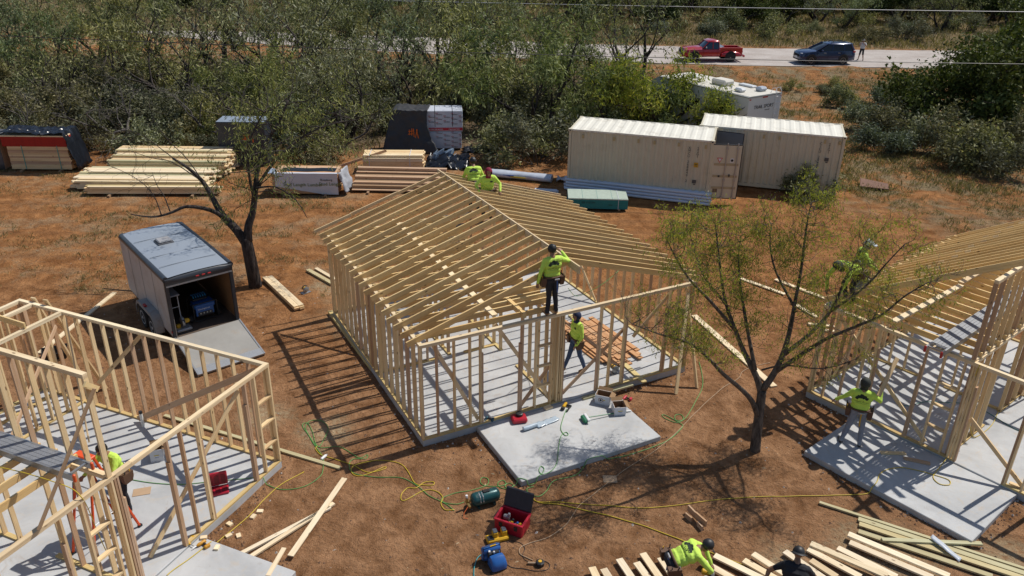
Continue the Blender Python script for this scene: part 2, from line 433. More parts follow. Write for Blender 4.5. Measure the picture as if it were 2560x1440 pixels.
def wall(root, along, c, t0, t1, ts, gaps=(), double=True, mat=None, zt=ZT, inset=0.0):
    """a stud wall: along 'a' at b=c or along 'b' at a=c, from t0 to t1, studs at ts, gaps cut from the bottom plate"""
    P = (lambda t, z: (t, c, z)) if along == 'a' else (lambda t, z: (c, t, z))
    cur = t0
    for g0, g1 in list(gaps) + [(t1, t1)]:
        if g0 - cur > 0.1: plate(root, P(cur, Z0 + S1 / 2 + .001), P(g0, Z0 + S1 / 2 + .001), TREAT, 'bottom_plate')
        cur = g1
    top = zt - (2 * S1 if double else S1)
    mid = t0 + (t1 - t0) * rng.uniform(.4, .6)
    plate(root, P(t0, top + S1 / 2), P(t1, top + S1 / 2), LUMP)
    if double:
        plate(root, P(t0 + inset, zt - S1 / 2), P(mid - .002, zt - S1 / 2), LUMP); plate(root, P(mid + .002, zt - S1 / 2), P(t1 - inset, zt - S1 / 2), LUMP)
    for t in ts: stud(root, *( (t, c) if along == 'a' else (c, t)), Z0 + S1 + .001, top - .001, along, mat)
def house(name, loc, rz, label, kind):
    root = thing(name, label, 'house frame', (*loc, 0), radians(rz))
    slab(root, 'slab', 0, W_, 0, D_, Z0); slab(root, 'porch_slab', 1.34, 5.0, -2.22, -0.008, 0.12)
    h = S2 / 2
    # front wall: two window openings and the door opening
    fs = [.022, .40, .81, 1.20, 1.46, 2.52, 2.90, 3.32, 3.62, 4.70, 5.02, 5.42, 6.74, 7.02, W_ - .022]
    wall(root, 'a', h, 0, W_, fs, gaps=((3.66, 4.66),), inset=0.0)
    for t, ztop in ((1.50, 2.06), (2.48, 2.06), (3.66, 2.08), (4.66, 2.08), (5.46, 2.06), (6.70, 2.06)):
        stud(root, t, h, Z0 + (S1 if not 3.6 < t < 4.7 else 0) + .002, ztop, 'a', LUMK, 'jack_stud')
    stud(root, 3.50, h, Z0 + S1 + .001, ZT - 2 * S1, 'a'); stud(root, 3.56, h, Z0 + S1 + .001, ZT - 2 * S1, 'a')
    for zz in (.75, 1.3, 1.85): plate(root, (7.04, h, zz), (W_ - .045, h, zz), LUM, 'block'); plate(root, (2.925, h, zz), (3.295, h, zz), LUM, 'block')
    nb = [S2 + .022 + .406 * i for i in range(18)]; nb = [b for b in nb if b < D_ - S2 - .1] + [D_ - S2 - .022]
    wall(root, 'b', h, S2 + .002, D_ - S2 - .002, nb, mat=None if kind != 'gable' else None)
    if kind == 'gable': stud(root, h, 3.45, Z0 + S1, ZT - 2 * S1, 'b', LUMK); stud(root, h, 3.58, Z0 + S1, ZT - 2 * S1, 'b', LUMK); stud(root, h, 3.40, Z0 + S1, ZT - 2 * S1, 'b', OLDW)
    wall(root, 'b', W_ - h, S2 + .002, D_ - S2 - .002, nb)
    wall(root, 'a', D_ - h, 0, W_, [.022 + .41 * i for i in range(19)], gaps=((5.0, 5.9),) if kind == 'gable' else ())
    # centre wall under the ridge
    cw = 3.46 if kind != 'shed_left' else 3.52
    cb = [S2 + .022 + .406 * i for i in range(17)]
    cb = [b for b in cb if not 2.0 < b < 2.9 and not 5.3 < b < 6.1]
    wall(root, 'b', cw, S2 + .002, D_ - S2 - .002, cb, gaps=((2.0, 2.9), (5.35, 6.05)))
    # partitions
    if kind == 'gable':
        wall(root, 'a', 3.25, S2 + .003, cw - h - .003, [.2 + .41 * i for i in range(8) if i not in (4, 5)], gaps=((1.75, 2.5),))
        wall(root, 'b', 2.1, 3.30, 6.0, [3.4 + .41 * i for i in range(7)])
    elif kind == 'shed_left':
        wall(root, 'a', 5.77, 3.60, W_ - S2 - .003, [3.7 + .41 * i for i in range(9)], gaps=((4.6, 5.4),))
        wall(root, 'a', 6.72, 3.60, W_ - S2 - .003, [3.7 + .41 * i for i in range(9)])
    else:
        wall(root, 'a', 3.0, S2 + .003, cw - h - .003, [.2 + .41 * i for i in range(8) if i not in (3, 4)], gaps=((1.4, 2.1),))
        wall(root, 'a', 4.2, cw + h + .003, 6.6, [3.65 + .41 * i for i in range(7)])
    # ceiling joists over the left half
    j0 = 0.24 if kind == 'gable' else (0.86 if kind == 'shed_left' else 0.30)
    k = 0
    while j0 + .41 * k < D_ - .1:
        b = j0 + .41 * k
        if kind == 'shed_left' and k % 5 == 4: k += 1; continue
        board('joist', (0.01, b, ZT + .070), (cw + .03 + rng.uniform(0, .06), b + rng.uniform(-.012, .012), ZT + .070), .139, S1, LUMR, root); k += 1
    if kind == 'gable':
        zr, ar = 3.90, W_ / 2
        board('ridge_board', (ar, -.34, zr - .092), (ar, 4.2, zr - .092), .184, S1, LUMP, root)
        board('ridge_board', (ar, 4.203, zr - .092), (ar, 7.83, zr - .092), .184, S1, LUMP, root)
        sl = (zr - 2.74) / ar; un = Vector((1, 0, sl)).normalized()
        for k in range(18):
            b = 0.18 + .41 * k
            for sgn in (-1, 1):
                tail = (-.21 + rng.uniform(-.03, .03)) if sgn < 0 else (W_ + .50 + rng.uniform(-.03, .04))
                a1 = ar + sgn * (S1 / 2 + .003)
                zat = lambda a: zr - sl * abs(a - ar) - .072
                bb = b + (.0 if sgn < 0 else .045) + rng.uniform(-.014, .014)
                board('rafter', (a1, b + (.0 if sgn < 0 else .045), zat(a1)), (tail, bb, zat(tail)), .139, S1, LUMR, root)
        for sgn in (-1, 1):      # fly rafters beyond the rear wall, in three lengths
            zat = lambda a: zr - sl * abs(a - ar) - .05
            e = -.24 if sgn < 0 else W_ + .5
            q = [ar + sgn * .03 + (e - ar - sgn * .03) * t for t in (0, .35, .72, 1)]
            for i in range(3): board('fly_rafter', (q[i], 7.55 + .03 * (i % 2), zat(q[i])), (q[i + 1], 7.55 + .03 * (i % 2), zat(q[i + 1])), .089, S1, LUM, root)
        for b in (0.9, 1.35):     # stub joists by the front
            board('joist', (2.0, b, ZT + .07), (3.95, b, ZT + .07), .139, S1, LUMR, root)
        board('header', (2.62, .12, ZT + .09), (2.62, 1.0, ZT + .09), .139, .09, LUMR, root)
        for q0, q1 in ((.3, 3.9), (3.7, 7.0)): board('strongback', (1.95, q0, ZT + .139 + .021 + (.04 if q0 > 3 else 0)), (1.99, q1, ZT + .139 + .021 + (.04 if q0 > 3 else 0)), .139, S1, LUMP, root, (1, 0, 0))
        # let-in braces
        board('brace', (.35, S2 + .02, 2.5), (1.43, S2 + .02, .24), .089, .02, LUMP, root, (1, 0, 0))
        board('brace', (3.40, S2 + .02, .24), (2.0, S2 + .30, 2.5), .089, .03, LUMP, root, (1, 0, 0))
        board('brace', (2.55, S2 + .05, .24), (3.55, S2 + .16, 1.25), .089, .03, LUMK, root, (1, 0, 0))
        board('brace', (3.72, S2 + .02, .30), (5.5, S2 + .02, 1.75), .089, .03, LUMK, root, (0, 0, 1))
        board('brace', (5.75, S2 + .03, 1.4), (6.9, S2 + .03, 2.5), .089, .03, LUM, root, (0, 0, 1))
        board('brace', (S2 + .02, 6.9, 2.5), (S2 + .02, 4.6, .24), .089, .02, LUM, root, (0, 1, 0))
        board('brace', (W_ - .12, 6.6, 2.4), (W_ - .12, 4.2, .24), .089, .02, LUM, root, (0, 1, 0))
        board('brace', (6.567, -0.802, 0), (7.30, .02, 2.36), .089, S1, LUM, root, (1, 0, 0))
        board('brace', (7.229, -0.813, 0), (7.46, .32, 2.45), .089, S1, LUM, root, (0, 1, 0))
    else:
        pa = cw - .02; b0 = 0.02; b1 = D_ - .05; ph = 4.58 if kind == 'shed_left' else 4.50
        plate(root, (pa, b0, ZT + S1 / 2 + .001), (pa, b1, ZT + S1 / 2 + .001), LUMP, 'bottom_plate')
        plate(root, (pa, b0, ph - S1 * 1.5), (pa, b1, ph - S1 * 1.5), LUMP); plate(root, (pa, b0, ph - S1 / 2), (pa, b1, ph - S1 / 2), LUMP)
        k = 0
        while b0 + .02 + .41 * k < b1:
            stud(root, pa, b0 + .022 + .41 * k, ZT + S1 + .002, ph - 2 * S1 - .001, 'b', None, 'pony_stud'); k += 1
        if kind == 'shed_right':
            sl = .60
            for k in range(17):
                b = 0.62 + .41 * k; zat = lambda a: 2.70 + sl * a - .072
                e0 = -.30 + rng.uniform(-.04, .04)
                board('rafter', (e0, b, zat(e0)), (3.95, b + rng.uniform(-.012, .012), zat(3.95)), .139, S1, LUMR, root)
                bl = board('block', (1.2 + .12 * (k % 4), b - .03, zat(1.2 + .12 * (k % 4)) + .05), (1.32 + .12 * (k % 4), b - .03, zat(1.32 + .12 * (k % 4)) + .05), .06, .018, LUMP, root)
            for q0, q1 in ((-.2, 3.4), (3.2, 6.9)): board('strongback', (1.62, q0 + .35, ZT + .139 + .021), (1.70, q1, ZT + .139 + .021 + (.04 if q0 > 0 else 0)), .139, S1, LUMP, root, (1, 0, 0))
            board('brace', (3.68, .16, 1.25), (5.05, .16, .20), .089, S1, LUM, root, (0, 0, 1))
            board('brace', (.35, S2 + .02, 2.45), (2.95, S2 + .02, .24), .089, .03, LUM, root, (0, 0, 1))
            board('brace', (cw + .1, 6.2, 2.2), (cw + .1, 4.0, .24), .089, .03, LUM, root, (0, 1, 0))
            board('brace', (.12, 1.0, .25), (.12, 3.0, 2.4), .089, .03, LUM, root, (0, 1, 0))
            board('sole_block', (4.75, .18, Z0 + .02), (5.35, .30, Z0 + .02), .089, S1, LUM, root, (1, 0, 0))
        else:
            board('brace', (W_ - .13, 0.25, 2.45), (W_ - .14, 3.95, .22), .139, .02, LUMK, root, (0, 0, 1))
            board('brace', (6.65, S2 + .02, 2.42), (4.15, S2 + .30, .18), .089, .03, LUM, root, (0, 0, 1))
            board('brace', (7.047, 4.598, 1.2), (7.576, 3.535, 2.45), .089, .03, LUM, root, (0, 0, 1))
            board('brace', (W_ - .12, 5.6, 2.5), (6.2, 4.2, .25), .089, .03, LUM, root, (0, 0, 1))
            board('brace', (4.598, 4.11, 1.5), (7.003, 5.468, 2.5), .089, .03, LUMK, root, (0, 0, 1))
            board('leaning_brace', (3.50, -.12, 4.35), (2.15, -.04, 2.66), .139, S1, OLDW, root, (0, -.5, 1))
            board('block', (3.62, -.03, 4.25), (3.42, -.03, 4.45), .09, S1, LUMR, root)
            for a in (4.1, 4.9, 5.7, 6.5): board('joist', (a, 5.74, ZT + .07), (a + .05, 6.95, ZT + .07), .139, S1, LUMR, root)
            board('prop', (W_ + .02, 6.35, 2.75), (W_ + .75, 6.0, .02), .139, S1, LUM, root, (0, 1, 0)); board('prop', (W_ + .02, 6.75, 2.72), (W_ + .7, 6.6, .02), .139, S1, LUM, root, (0, 1, 0))
            for i, (pa_, pb_) in enumerate(((7.0, 6.2), (W_ - .25, 3.7), (5.6, 5.0))):
                mbp = MB(); mbp.lathe([(.035, 0), (.035, .36 if i < 2 else .12), ], 10); mbp.mi = 1; mbp.lathe([(.039, .36 if i < 2 else .12), (.039, .42 if i < 2 else .15)], 10)
                mbp.build('stub_pipe', [plain('white_pvc', (.72, .72, .70), .5), plain('black_plastic', (.018, .018, .02), .5)], root, loc=(pa_, pb_, Z0))
    return root
hA = house('house_frame', (-7.816, 7.17), 67.5, 'bare stud house frame without rafters at the left, tall pony wall along its middle', 'shed_left')
hB = house('house_frame', (-1.956, 14.893), 28.0, 'central timber house frame with full gable of rafters and ridge board', 'gable')
hC = house('house_frame', (7.508, 17.26), -50.0, 'timber house frame at the right edge with one steep slope of rafters', 'shed_right')

# ------------------------------------------------------------------ trees and brush
def leaves_mesh(name, C, A, L, Wd, mat, rs):
    """one diamond leaf per centre C, pointing along A"""
    C = np.asarray(C, float); A = np.asarray(A, float); n = len(C)
    A /= (np.linalg.norm(A, axis=1, keepdims=True) + 1e-9)
    Rn = rs.normal(size=(n, 3)); B = np.cross(A, Rn); B /= (np.linalg.norm(B, axis=1, keepdims=True) + 1e-9)
    L = np.asarray(L)[:, None]; Wd = np.asarray(Wd)[:, None]
    V = np.empty((n, 4, 3)); V[:, 0] = C - A * L * .5; V[:, 1] = C + B * Wd * .5 + A * L * .06; V[:, 2] = C + A * L * .5; V[:, 3] = C - B * Wd * .5 + A * L * .06
    me = bpy.data.meshes.new(name); me.vertices.add(n * 4); me.loops.add(n * 4); me.polygons.add(n)
    me.vertices.foreach_set('co', V.ravel()); me.loops.foreach_set('vertex_index', np.arange(n * 4, dtype=np.int32))
    me.polygons.foreach_set('loop_start', np.arange(0, n * 4, 4, dtype=np.int32))
    me.update(calc_edges=True); me.materials.append(mat); return me
class Tree:
    def __init__(s, seed): s.r = random.Random(seed); s.rs = np.random.RandomState(seed); s.wood = MB(); s.tw = []; s.nb = 0
    def limb(s, pts, r0, r1, n=7):
        P = [Vector(p) for p in pts]; Q = []
        for i in range(len(P) - 1):            # Catmull-Rom smoothing
            a = P[max(0, i - 1)]; b = P[i]; c = P[i + 1]; d = P[min(len(P) - 1, i + 2)]
            for t in (0, .34, .67): Q.append(0.5 * ((2 * b) + (c - a) * t + (2 * a - 5 * b + 4 * c - d) * t * t + (3 * b - a - 3 * c + d) * t ** 3))
        Q.append(P[-1]); k = len(Q) - 1
        s.wood.tube(Q, [r0 + (r1 - r0) * (i / k) ** .8 for i in range(k + 1)], n); s.nb += 1
        return Q
    def grow(s, p, d, L, r, depth, up=.25, spread=.8, wig=.22, kids=(3, 4), leafy=True, shrink=.68, minr=.006):
        p = Vector(p); d = Vector(d).normalized(); n = 5; pts = [p.copy()]
        for i in range(n):
            d = (d + Vector((s.r.gauss(0, wig), s.r.gauss(0, wig), s.r.gauss(0, wig) + up * .12))).normalized()
            p = p + d * (L / n); pts.append(p.copy())
        re = max(minr * .6, r * .45)
        s.wood.tube(pts, [r + (re - r) * i / n for i in range(n + 1)], 6 if r > .05 else (4 if r > .015 else 3), cap=False); s.nb += 1
        if depth <= 0:
            if leafy: s.tw.append(pts)
            return
        if depth == 1 and leafy: s.tw.append(pts[2:])
        for k in range(s.r.randint(*kids)):
            t = s.r.uniform(.3, 1) if k else 1.0
            i = min(n - 1, int(t * n)); q = pts[i].lerp(pts[i + 1], t * n - i)
            ax = d.orthogonal().normalized(); ax.rotate(Matrix.Rotation(s.r.uniform(0, 2 * pi), 3, d))
            nd = (d + ax * s.r.uniform(.5, 1.1) * spread + Vector((0, 0, up * s.r.random()))).normalized()
            s.grow(q, nd, L * shrink * s.r.uniform(.8, 1.2), max(minr, re * s.r.uniform(.65, .95)), depth - 1, up, spread, wig, kids, leafy, shrink, minr)
    def leaves(s, per, L, Wd, scat, droop=.5, bare=.0):
        C = []; A = []
        for pts in s.tw:
            if s.r.random() < bare: continue
            for _ in range(max(1, int(per * s.r.uniform(.5, 1.6)))):
                t = s.r.random() * (len(pts) - 1.001); i = int(t); q = pts[i].lerp(pts[i + 1], t - i); dd = (pts[i + 1] - pts[i]).normalized()
                C.append((q.x + s.r.gauss(0, scat), q.y + s.r.gauss(0, scat), q.z + s.r.gauss(0, scat * .8) - scat * droop * .6))
                A.append((dd.x * .5 + s.r.gauss(0, .6), dd.y * .5 + s.r.gauss(0, .6), dd.z * .4 + s.r.gauss(0, .5) - droop))
        n = len(C); return C, A, s.rs.uniform(*L, n), s.rs.uniform(*Wd, n)
    def finish(s, name, label, cat, loc, leaf, bark, per, L, Wd, scat, droop=.5, group=None, trunkname='trunk', bare=.0):
        root = thing(name, label, cat, loc, 0, group)
        s.wood.build(trunkname, bark, root, smooth=True, sharp=180)
        if s.tw:
            C, A, l_, w_ = s.leaves(per, L, Wd, scat, droop, bare)
            o = bpy.data.objects.new('crown', leaves_mesh('crown', C, A, l_, w_, leaf, s.rs)); link(o, root)
        return root
BARK = barkmat('mesquite_bark', (0.018, 0.013, 0.011), (0.075, 0.058, 0.05)); BARKG = barkmat('grey_bark', (0.05, 0.042, 0.038), (0.17, 0.15, 0.135))
MESQ = leafmat('mesquite_leaf', (0.080, 0.092, 0.044), (0.205, 0.215, 0.115), (0.430, 0.430, 0.285), .26)
MESG = leafmat('mesquite_leaf_bright', (0.065, 0.092, 0.036), (0.165, 0.195, 0.085), (0.330, 0.350, 0.190), .26)
MESY = leafmat('mesquite_leaf_yellow', (0.120, 0.165, 0.030), (0.230, 0.275, 0.055), (0.400, 0.390, 0.110))
OAKL = leafmat('oak_leaf', (0.030, 0.048, 0.016), (0.062, 0.085, 0.026), (0.115, 0.135, 0.045), .2)
BRSH = leafmat('brush_leaf', (0.10, 0.095, 0.06), (0.16, 0.155, 0.10), (0.26, 0.245, 0.175), .2)
SAGE = leafmat('sage_leaf', (0.11, 0.125, 0.085), (0.18, 0.195, 0.145), (0.29, 0.30, 0.24), .2)
def proto_mesquite(seed, leaf, h=1.0, per=27, trunks=3, depth=3, dense=1.0):
    t = Tree(seed)
    for k in range(trunks):
        a = 2 * pi * k / trunks + t.r.uniform(-.6, .6); lean = t.r.uniform(.35, .8)
        t.grow((.12 * cos(a), .12 * sin(a), -.1), (cos(a) * lean, sin(a) * lean, 1), 2.3 * h, .13 * h, depth, up=.32, spread=.95, wig=.18, kids=(3, 4))
    return t, dict(leaf=leaf, bark=BARK, per=int(per * dense), L=(.14, .32), Wd=(.03, .07), scat=.19, droop=.8, bare=.22)
def proto_bush(seed, leaf, h=1.0, per=36, depth=2):
    t = Tree(seed)
    for k in range(9):
        a = t.r.uniform(0, 2 * pi)
        t.grow((.2 * cos(a), .2 * sin(a), -.05), (cos(a) * .8, sin(a) * .8, t.r.uniform(.5, 1.2)), .95 * h, .022, depth, up=.15, spread=.9, wig=.2, kids=(2, 4))
    return t, dict(leaf=leaf, bark=BARKG, per=per, L=(.10, .24), Wd=(.03, .08), scat=.15, droop=.1)
def proto_oak(seed, h=1.0, per=62):
    t = Tree(seed)
    for k in range(3):
        a = 2 * pi * k / 3 + t.r.uniform(-.5, .5)
        t.grow((.1 * cos(a), .1 * sin(a), -.1), (cos(a) * .6, sin(a) * .6, 1), 2.1 * h, .16 * h, 3, up=.22, spread=1.0, wig=.16, kids=(3, 4))
    return t, dict(leaf=OAKL, bark=BARK, per=per, L=(.10, .2), Wd=(.07, .13), scat=.24, droop=.1)
def proto_snag(seed):
    t = Tree(seed)
    for k in range(3):
        a = 2 * pi * k / 3 + t.r.uniform(-.8, .8)
        t.grow((.1 * cos(a), .1 * sin(a), -.1), (cos(a) * 1.1, sin(a) * 1.1, 1), 2.2, .09, 3, up=.02, spread=.9, wig=.28, kids=(3, 4), minr=.008)
    return t, dict(leaf=BRSH, bark=BARKG, per=2, L=(.08, .16), Wd=(.03, .05), scat=.1, droop=.3, bare=.6)
PROTO = {}
def plant(kind, loc, rz, sc, name, label, cat, group=None):
    """place an individual: first use moves the prototype, later uses copy it with its parts"""
    src = PROTO[kind]
    if not src['obj']:
        t, kw = src['make'](); src['obj'] = t.finish(name, label, cat, (0, 0, 0), group=group, trunkname='trunk' if src['tree'] else 'stems', **kw); o = src['obj']
    else:
        o = copy_tree(src['obj']); o.name = name
    o.location = (loc[0], loc[1], gz(loc[0], loc[1]) - .03); o.rotation_euler = (0, 0, rz); o.scale = (sc, sc, sc * src.get('sz', 1.0))
    for key in ('group',):
        if key in o: del o[key]
    return tag(o, label, cat, group)
for k, f, tr in (('m0', lambda: proto_mesquite(11, MESQ), 1), ('m1', lambda: proto_mesquite(12, MESQ, 1.1, 24, 2), 1), ('m2', lambda: proto_mesquite(13, MESQ, .95, 26, 4), 1),
                 ('m3', lambda: proto_mesquite(14, MESG, 1.0, 36, 3), 1), ('m4', lambda: proto_mesquite(15, MESY, .9, 30, 3), 1), ('m5', lambda: proto_mesquite(16, MESQ, 1.05, 9, 3), 1),
                 ('b0', lambda: proto_bush(21, BRSH), 0), ('b1', lambda: proto_bush(22, BRSH, 1.15), 0), ('b2', lambda: proto_bush(23, MESQ, 1.1), 0),
                 ('s0', lambda: proto_bush(31, SAGE, .9, 40), 0), ('s1', lambda: proto_bush(32, SAGE, .8, 34), 0), ('d0', lambda: proto_snag(51), 1), ('o0', lambda: proto_oak(41), 1), ('o1', lambda: proto_oak(42, .9), 1)):
    PROTO[k] = dict(make=f, tree=tr, obj=None)
R = random.Random(77)
def scatter(n, test, box, mind, seed):
    r = random.Random(seed); pts = []; tries = 0
    while len(pts) < n and tries < n * 60:
        tries += 1; x = r.uniform(box[0], box[1]); y = r.uniform(box[2], box[3])
        if test(x, y) and all((x - a) ** 2 + (y - b) ** 2 > mind ** 2 for a, b in pts): pts.append((x, y))
    return pts
offroad = lambda x, y: abs(y - road_y(x)) > 7.0
# near thicket, left of the containers
def near_ok(x, y):
    if not offroad(x, y): return False
    if y > road_y(x) - 5.5: return False
    if -0.092 * y < x < -0.048 * y and y > 50: return False     # gap through which the road shows
    if -0.43 * y < x < -0.385 * y and y > 56: return False
    if x > 2.0 and y < 43: return False
    if -7.5 < x < .5 and y < 44.5: return False
    return y > 41.0
ZN = lambda x: 'behind the big loose lumber pile' if x < -12 else ('behind the white wrapped stud bundle' if x < -5.5 else 'behind the printed bundle and the left container')
for i, (x, y) in enumerate(scatter(54, near_ok, (-50, 8.5, 40, 72), 3.9, 3)):
    kind = R.choice(['m0', 'm1', 'm2', 'm3', 'm0', 'm1', 'm5', 'm2', 'm5'])
    big_ = R.uniform(1.0, 1.5) * (.9 if y > 60 else 1.0)
    plant(kind, (x, y), R.uniform(0, 6.28), big_, 'mesquite_tree', ('large' if big_ > 1.2 else 'small') + ' feathery mesquite in the thicket ' + ZN(x), 'tree', 'mesquite thicket behind the lumber stacks')
def under_ok(x, y):
    if -7.6 < x < .8 and y < 44: return False
    if x > 1.2 and y < 41.5: return False
    if x < -12.2 and y < 37.6: return False
    if -12.2 <= x < -7.6 and y < 36.6: return False
    return True
for i, (x, y) in enumerate(scatter(115, under_ok, (-40, 8.5, 36, 54), 1.25, 5)):
    plant(R.choice(['b0', 'b1', 'b0', 'b1', 'b2']), (x, y), R.uniform(0, 6.28), R.uniform(.7, 1.25) * (1.15 if y > 40 else .85), 'brush_bush', 'low grey brown brush bush ' + ZN(x), 'bush', 'brush under the thicket')
# beyond the road
for i, (x, y) in enumerate(scatter(105, lambda x, y: y > road_y(x) + (12 if x > 5 else 8) and not (12 < x < 45 and y < 90) and abs(x) < .66 * y, (-78, 82, 76, 130), 3.9, 8)):
    kind = R.choice(['m0', 'm1', 'o0', 'm2', 'm2', 'o1', 'm5'])
    plant(kind, (x, y), R.uniform(0, 6.28), R.uniform(.85, 1.25), 'mesquite_tree' if kind[0] == 'm' else 'live_oak', ('feathery mesquite' if kind[0] == 'm' else 'dark oak') + ' in the scrubland beyond the gravel road', 'tree', 'trees beyond the road')
for i, (x, y) in enumerate(scatter(110, lambda x, y: y > road_y(x) + 7.5 and abs(x) < .66 * y, (-70, 80, 77, 125), 2.2, 9)):
    kk = R.choice(['b0', 'b1', 'b2', 's1', 'b0']); plant(kk, (x, y), R.uniform(0, 6.28), R.uniform(.6, 1.3), 'sage_bush' if kk[0] == 's' else 'brush_bush', {'s': 'pale silvery sage bush', 'b': 'low brown green bush'}[kk[0]] + ' in the dry grass beyond the gravel road', 'bush', 'bushes beyond the road')
for i, (x, y) in enumerate(scatter(78, lambda x, y: abs(x) < .66 * y and not (12 < x < 45 and y < 87), (4, 84, 84, 128), 3.6, 12)):
    kind = R.choice(['o0', 'o1', 'm2', 'm0', 'o0'])
    plant(kind, (x, y), R.uniform(0, 6.28), R.uniform(.9, 1.35), 'mesquite_tree' if kind[0] == 'm' else 'live_oak', ('feathery mesquite' if kind[0] == 'm' else 'dark oak') + ' in the scrubland beyond the gravel road', 'tree', 'trees beyond the road')
# individuals that stand apart
for (x, y, a, sc_, lab) in ((-19.5, 39.6, .4, 1.15, 'bare grey snag behind the left end of the long lumber pile'), (-14.2, 40.4, 2.0, 1.2, 'bare grey snag behind the dark wrapped bundle'), (-24.5, 41.0, 3.3, 1.1, 'bare grey snag behind the red plywood stack'), (-8.8, 39.8, 5.0, .9, 'bare grey snag behind the pale board bundle')):
    plant('d0', (x, y), a, sc_, 'dead_tree', lab, 'tree')
plant('m4', (8.7, 41.9), 2.6, .95, 'mesquite_tree', 'low yellow green mesquite against the side of the travel trailer', 'tree')
plant('m4', (8.2, 42.4), .4, 1.30, 'mesquite_tree', 'yellow green mesquite in front of the red pickup, beside the travel trailer', 'tree')
plant('m3', (2.2, 45.5), 1.2, 1.12, 'mesquite_tree', 'tall full mesquite behind the left container', 'tree')
plant('m3', (-1.6, 49.0), 2.9, 1.18, 'mesquite_tree', 'tall mesquite behind the wrapped white bundle', 'tree')
plant('m3', (5.2, 41.8), 2.2, .95, 'mesquite_tree', 'small mesquite arching over the roof of the left container', 'tree')
plant('o0', (26.497, 44.896, 0), .3, 1.5, 'live_oak', 'large dark green oak right of the containers', 'tree')
plant('o1', (24.81, 46.351, 0), 1.7, 1.05, 'live_oak', 'smaller dark oak on the left flank of the large oak', 'tree')
plant('o1', (33.0, 51.5), 2.5, 1.5, 'live_oak', 'dark oak at the right edge behind the large oak', 'tree')
plant('o0', (41.0, 63.0), 4.2, 1.6, 'live_oak', 'tall dark oak at the top right edge near the road', 'tree')
plant('b2', (13.011, 33.316, 0), .5, .75, 'brush_bush', 'small green bush at the near corner of the right container', 'bush')
plant('b1', (1.158, 37.614, 0), .9, 1.3, 'brush_bush', 'dry brown bush left of the left container', 'bush')
plant('b2', (0.089, 38.449, 0), .3, 1.2, 'brush_bush', 'green grey bush between the wrapped bundle and the left container', 'bush')
for (p, s_, k) in (((23.954, 51.87, 0), 1.0, 's0'), ((20.96, 47.847, 0), .8, 's1'), ((20.273, 44.929, 0), 1.2, 's0'), ((21.132, 43.238, 0), 1.3, 'b0'), ((22.645, 38.883, 0), 1.2, 'b2'), ((21.871, 39.762, 0), 1.3, 'b1'), ((21.425, 41.469, 0), 1.0, 'b2'), ((23.26, 37.435, 0), 1.2, 'b0'), ((25.453, 39.616, 0), 1.3, 'b1'), ((18.997, 40.701, 0), 1.1, 's1'), ((26.928, 55.708, 0), .9, 's0'), ((21.427, 51.677, 0), .6, 'b2')):
    plant(k, p, R.uniform(0, 6), s_, 'sage_bush' if k[0] == 's' else 'brush_bush', ('silvery sage bush' if k[0] == 's' else 'brown green bush') + ' on the grassy slope between the right container and the oaks', 'bush', 'bushes right of the containers')
# low bushes in the open scrub beside the dark soil bank
for p, k, s_ in (((22.154, 55.851, 0), 'b2', .6), ((21.029, 51.998, 0), 'b2', .75), ((21.159, 55.371, 0), 's1', .5), ((19.348, 56.159, 0), 'b2', .45)):
    plant(k, p, R.uniform(0, 6), s_, 'brush_bush', 'small low bush on the bare slope below the road', 'bush', 'small bushes below the road')

# the mesquite by the cargo trailer
t = Tree(301)
tr = t.limb([(-8.257, 23.24, -0.1), (-8.318, 23.28, 0.754), (-8.376, 23.32, 1.396), (-8.41, 23.35, 1.6)], .22, .17, 10)
l1 = t.limb([(-8.385, 23.32, 1.423), (-8.69, 23.4, 1.885), (-9.029, 23.5, 2.216), (-9.235, 23.6, 2.507), (-9.466, 23.8, 2.855), (-9.766, 24, 3.255), (-10.224, 24.2, 3.601), (-10.739, 24.4, 3.844)], .16, .035, 8)
l2 = t.limb([(-8.905, 23.45, 2.09), (-9.2, 23.3, 2.471), (-9.59, 23.1, 2.692), (-9.965, 22.9, 2.782), (-10.313, 22.8, 2.645), (-10.693, 22.6, 2.57), (-11.067, 22.5, 2.6), (-11.41, 22.4, 2.706)], .085, .015, 7)
l3 = t.limb([(-8.341, 23.34, 1.524), (-8.287, 23.4, 2), (-8.126, 23.5, 2.431), (-8.005, 23.6, 3.053), (-7.911, 23.8, 3.698), (-7.652, 24.1, 4.44), (-7.227, 24.4, 5.12), (-6.973, 24.6, 5.694)], .15, .03, 8)
l4 = t.limb([(-7.964, 23.6, 3.183), (-7.369, 24, 3.967), (-6.562, 24.5, 4.605), (-5.727, 24.8, 4.923), (-5.005, 25, 5.014)], .06, .015, 6)
l5 = t.limb([(-8.027, 23.5, 2.826), (-7.985, 23.2, 3.817), (-7.793, 23.1, 4.827), (-7.313, 23.2, 5.639)], .06, .015, 6)
l6 = t.limb([(-7.947, 23.55, 3.2), (-7.217, 23.2, 3.353), (-6.564, 22.9, 3.059), (-6.225, 22.7, 2.562)], .035, .01, 5)
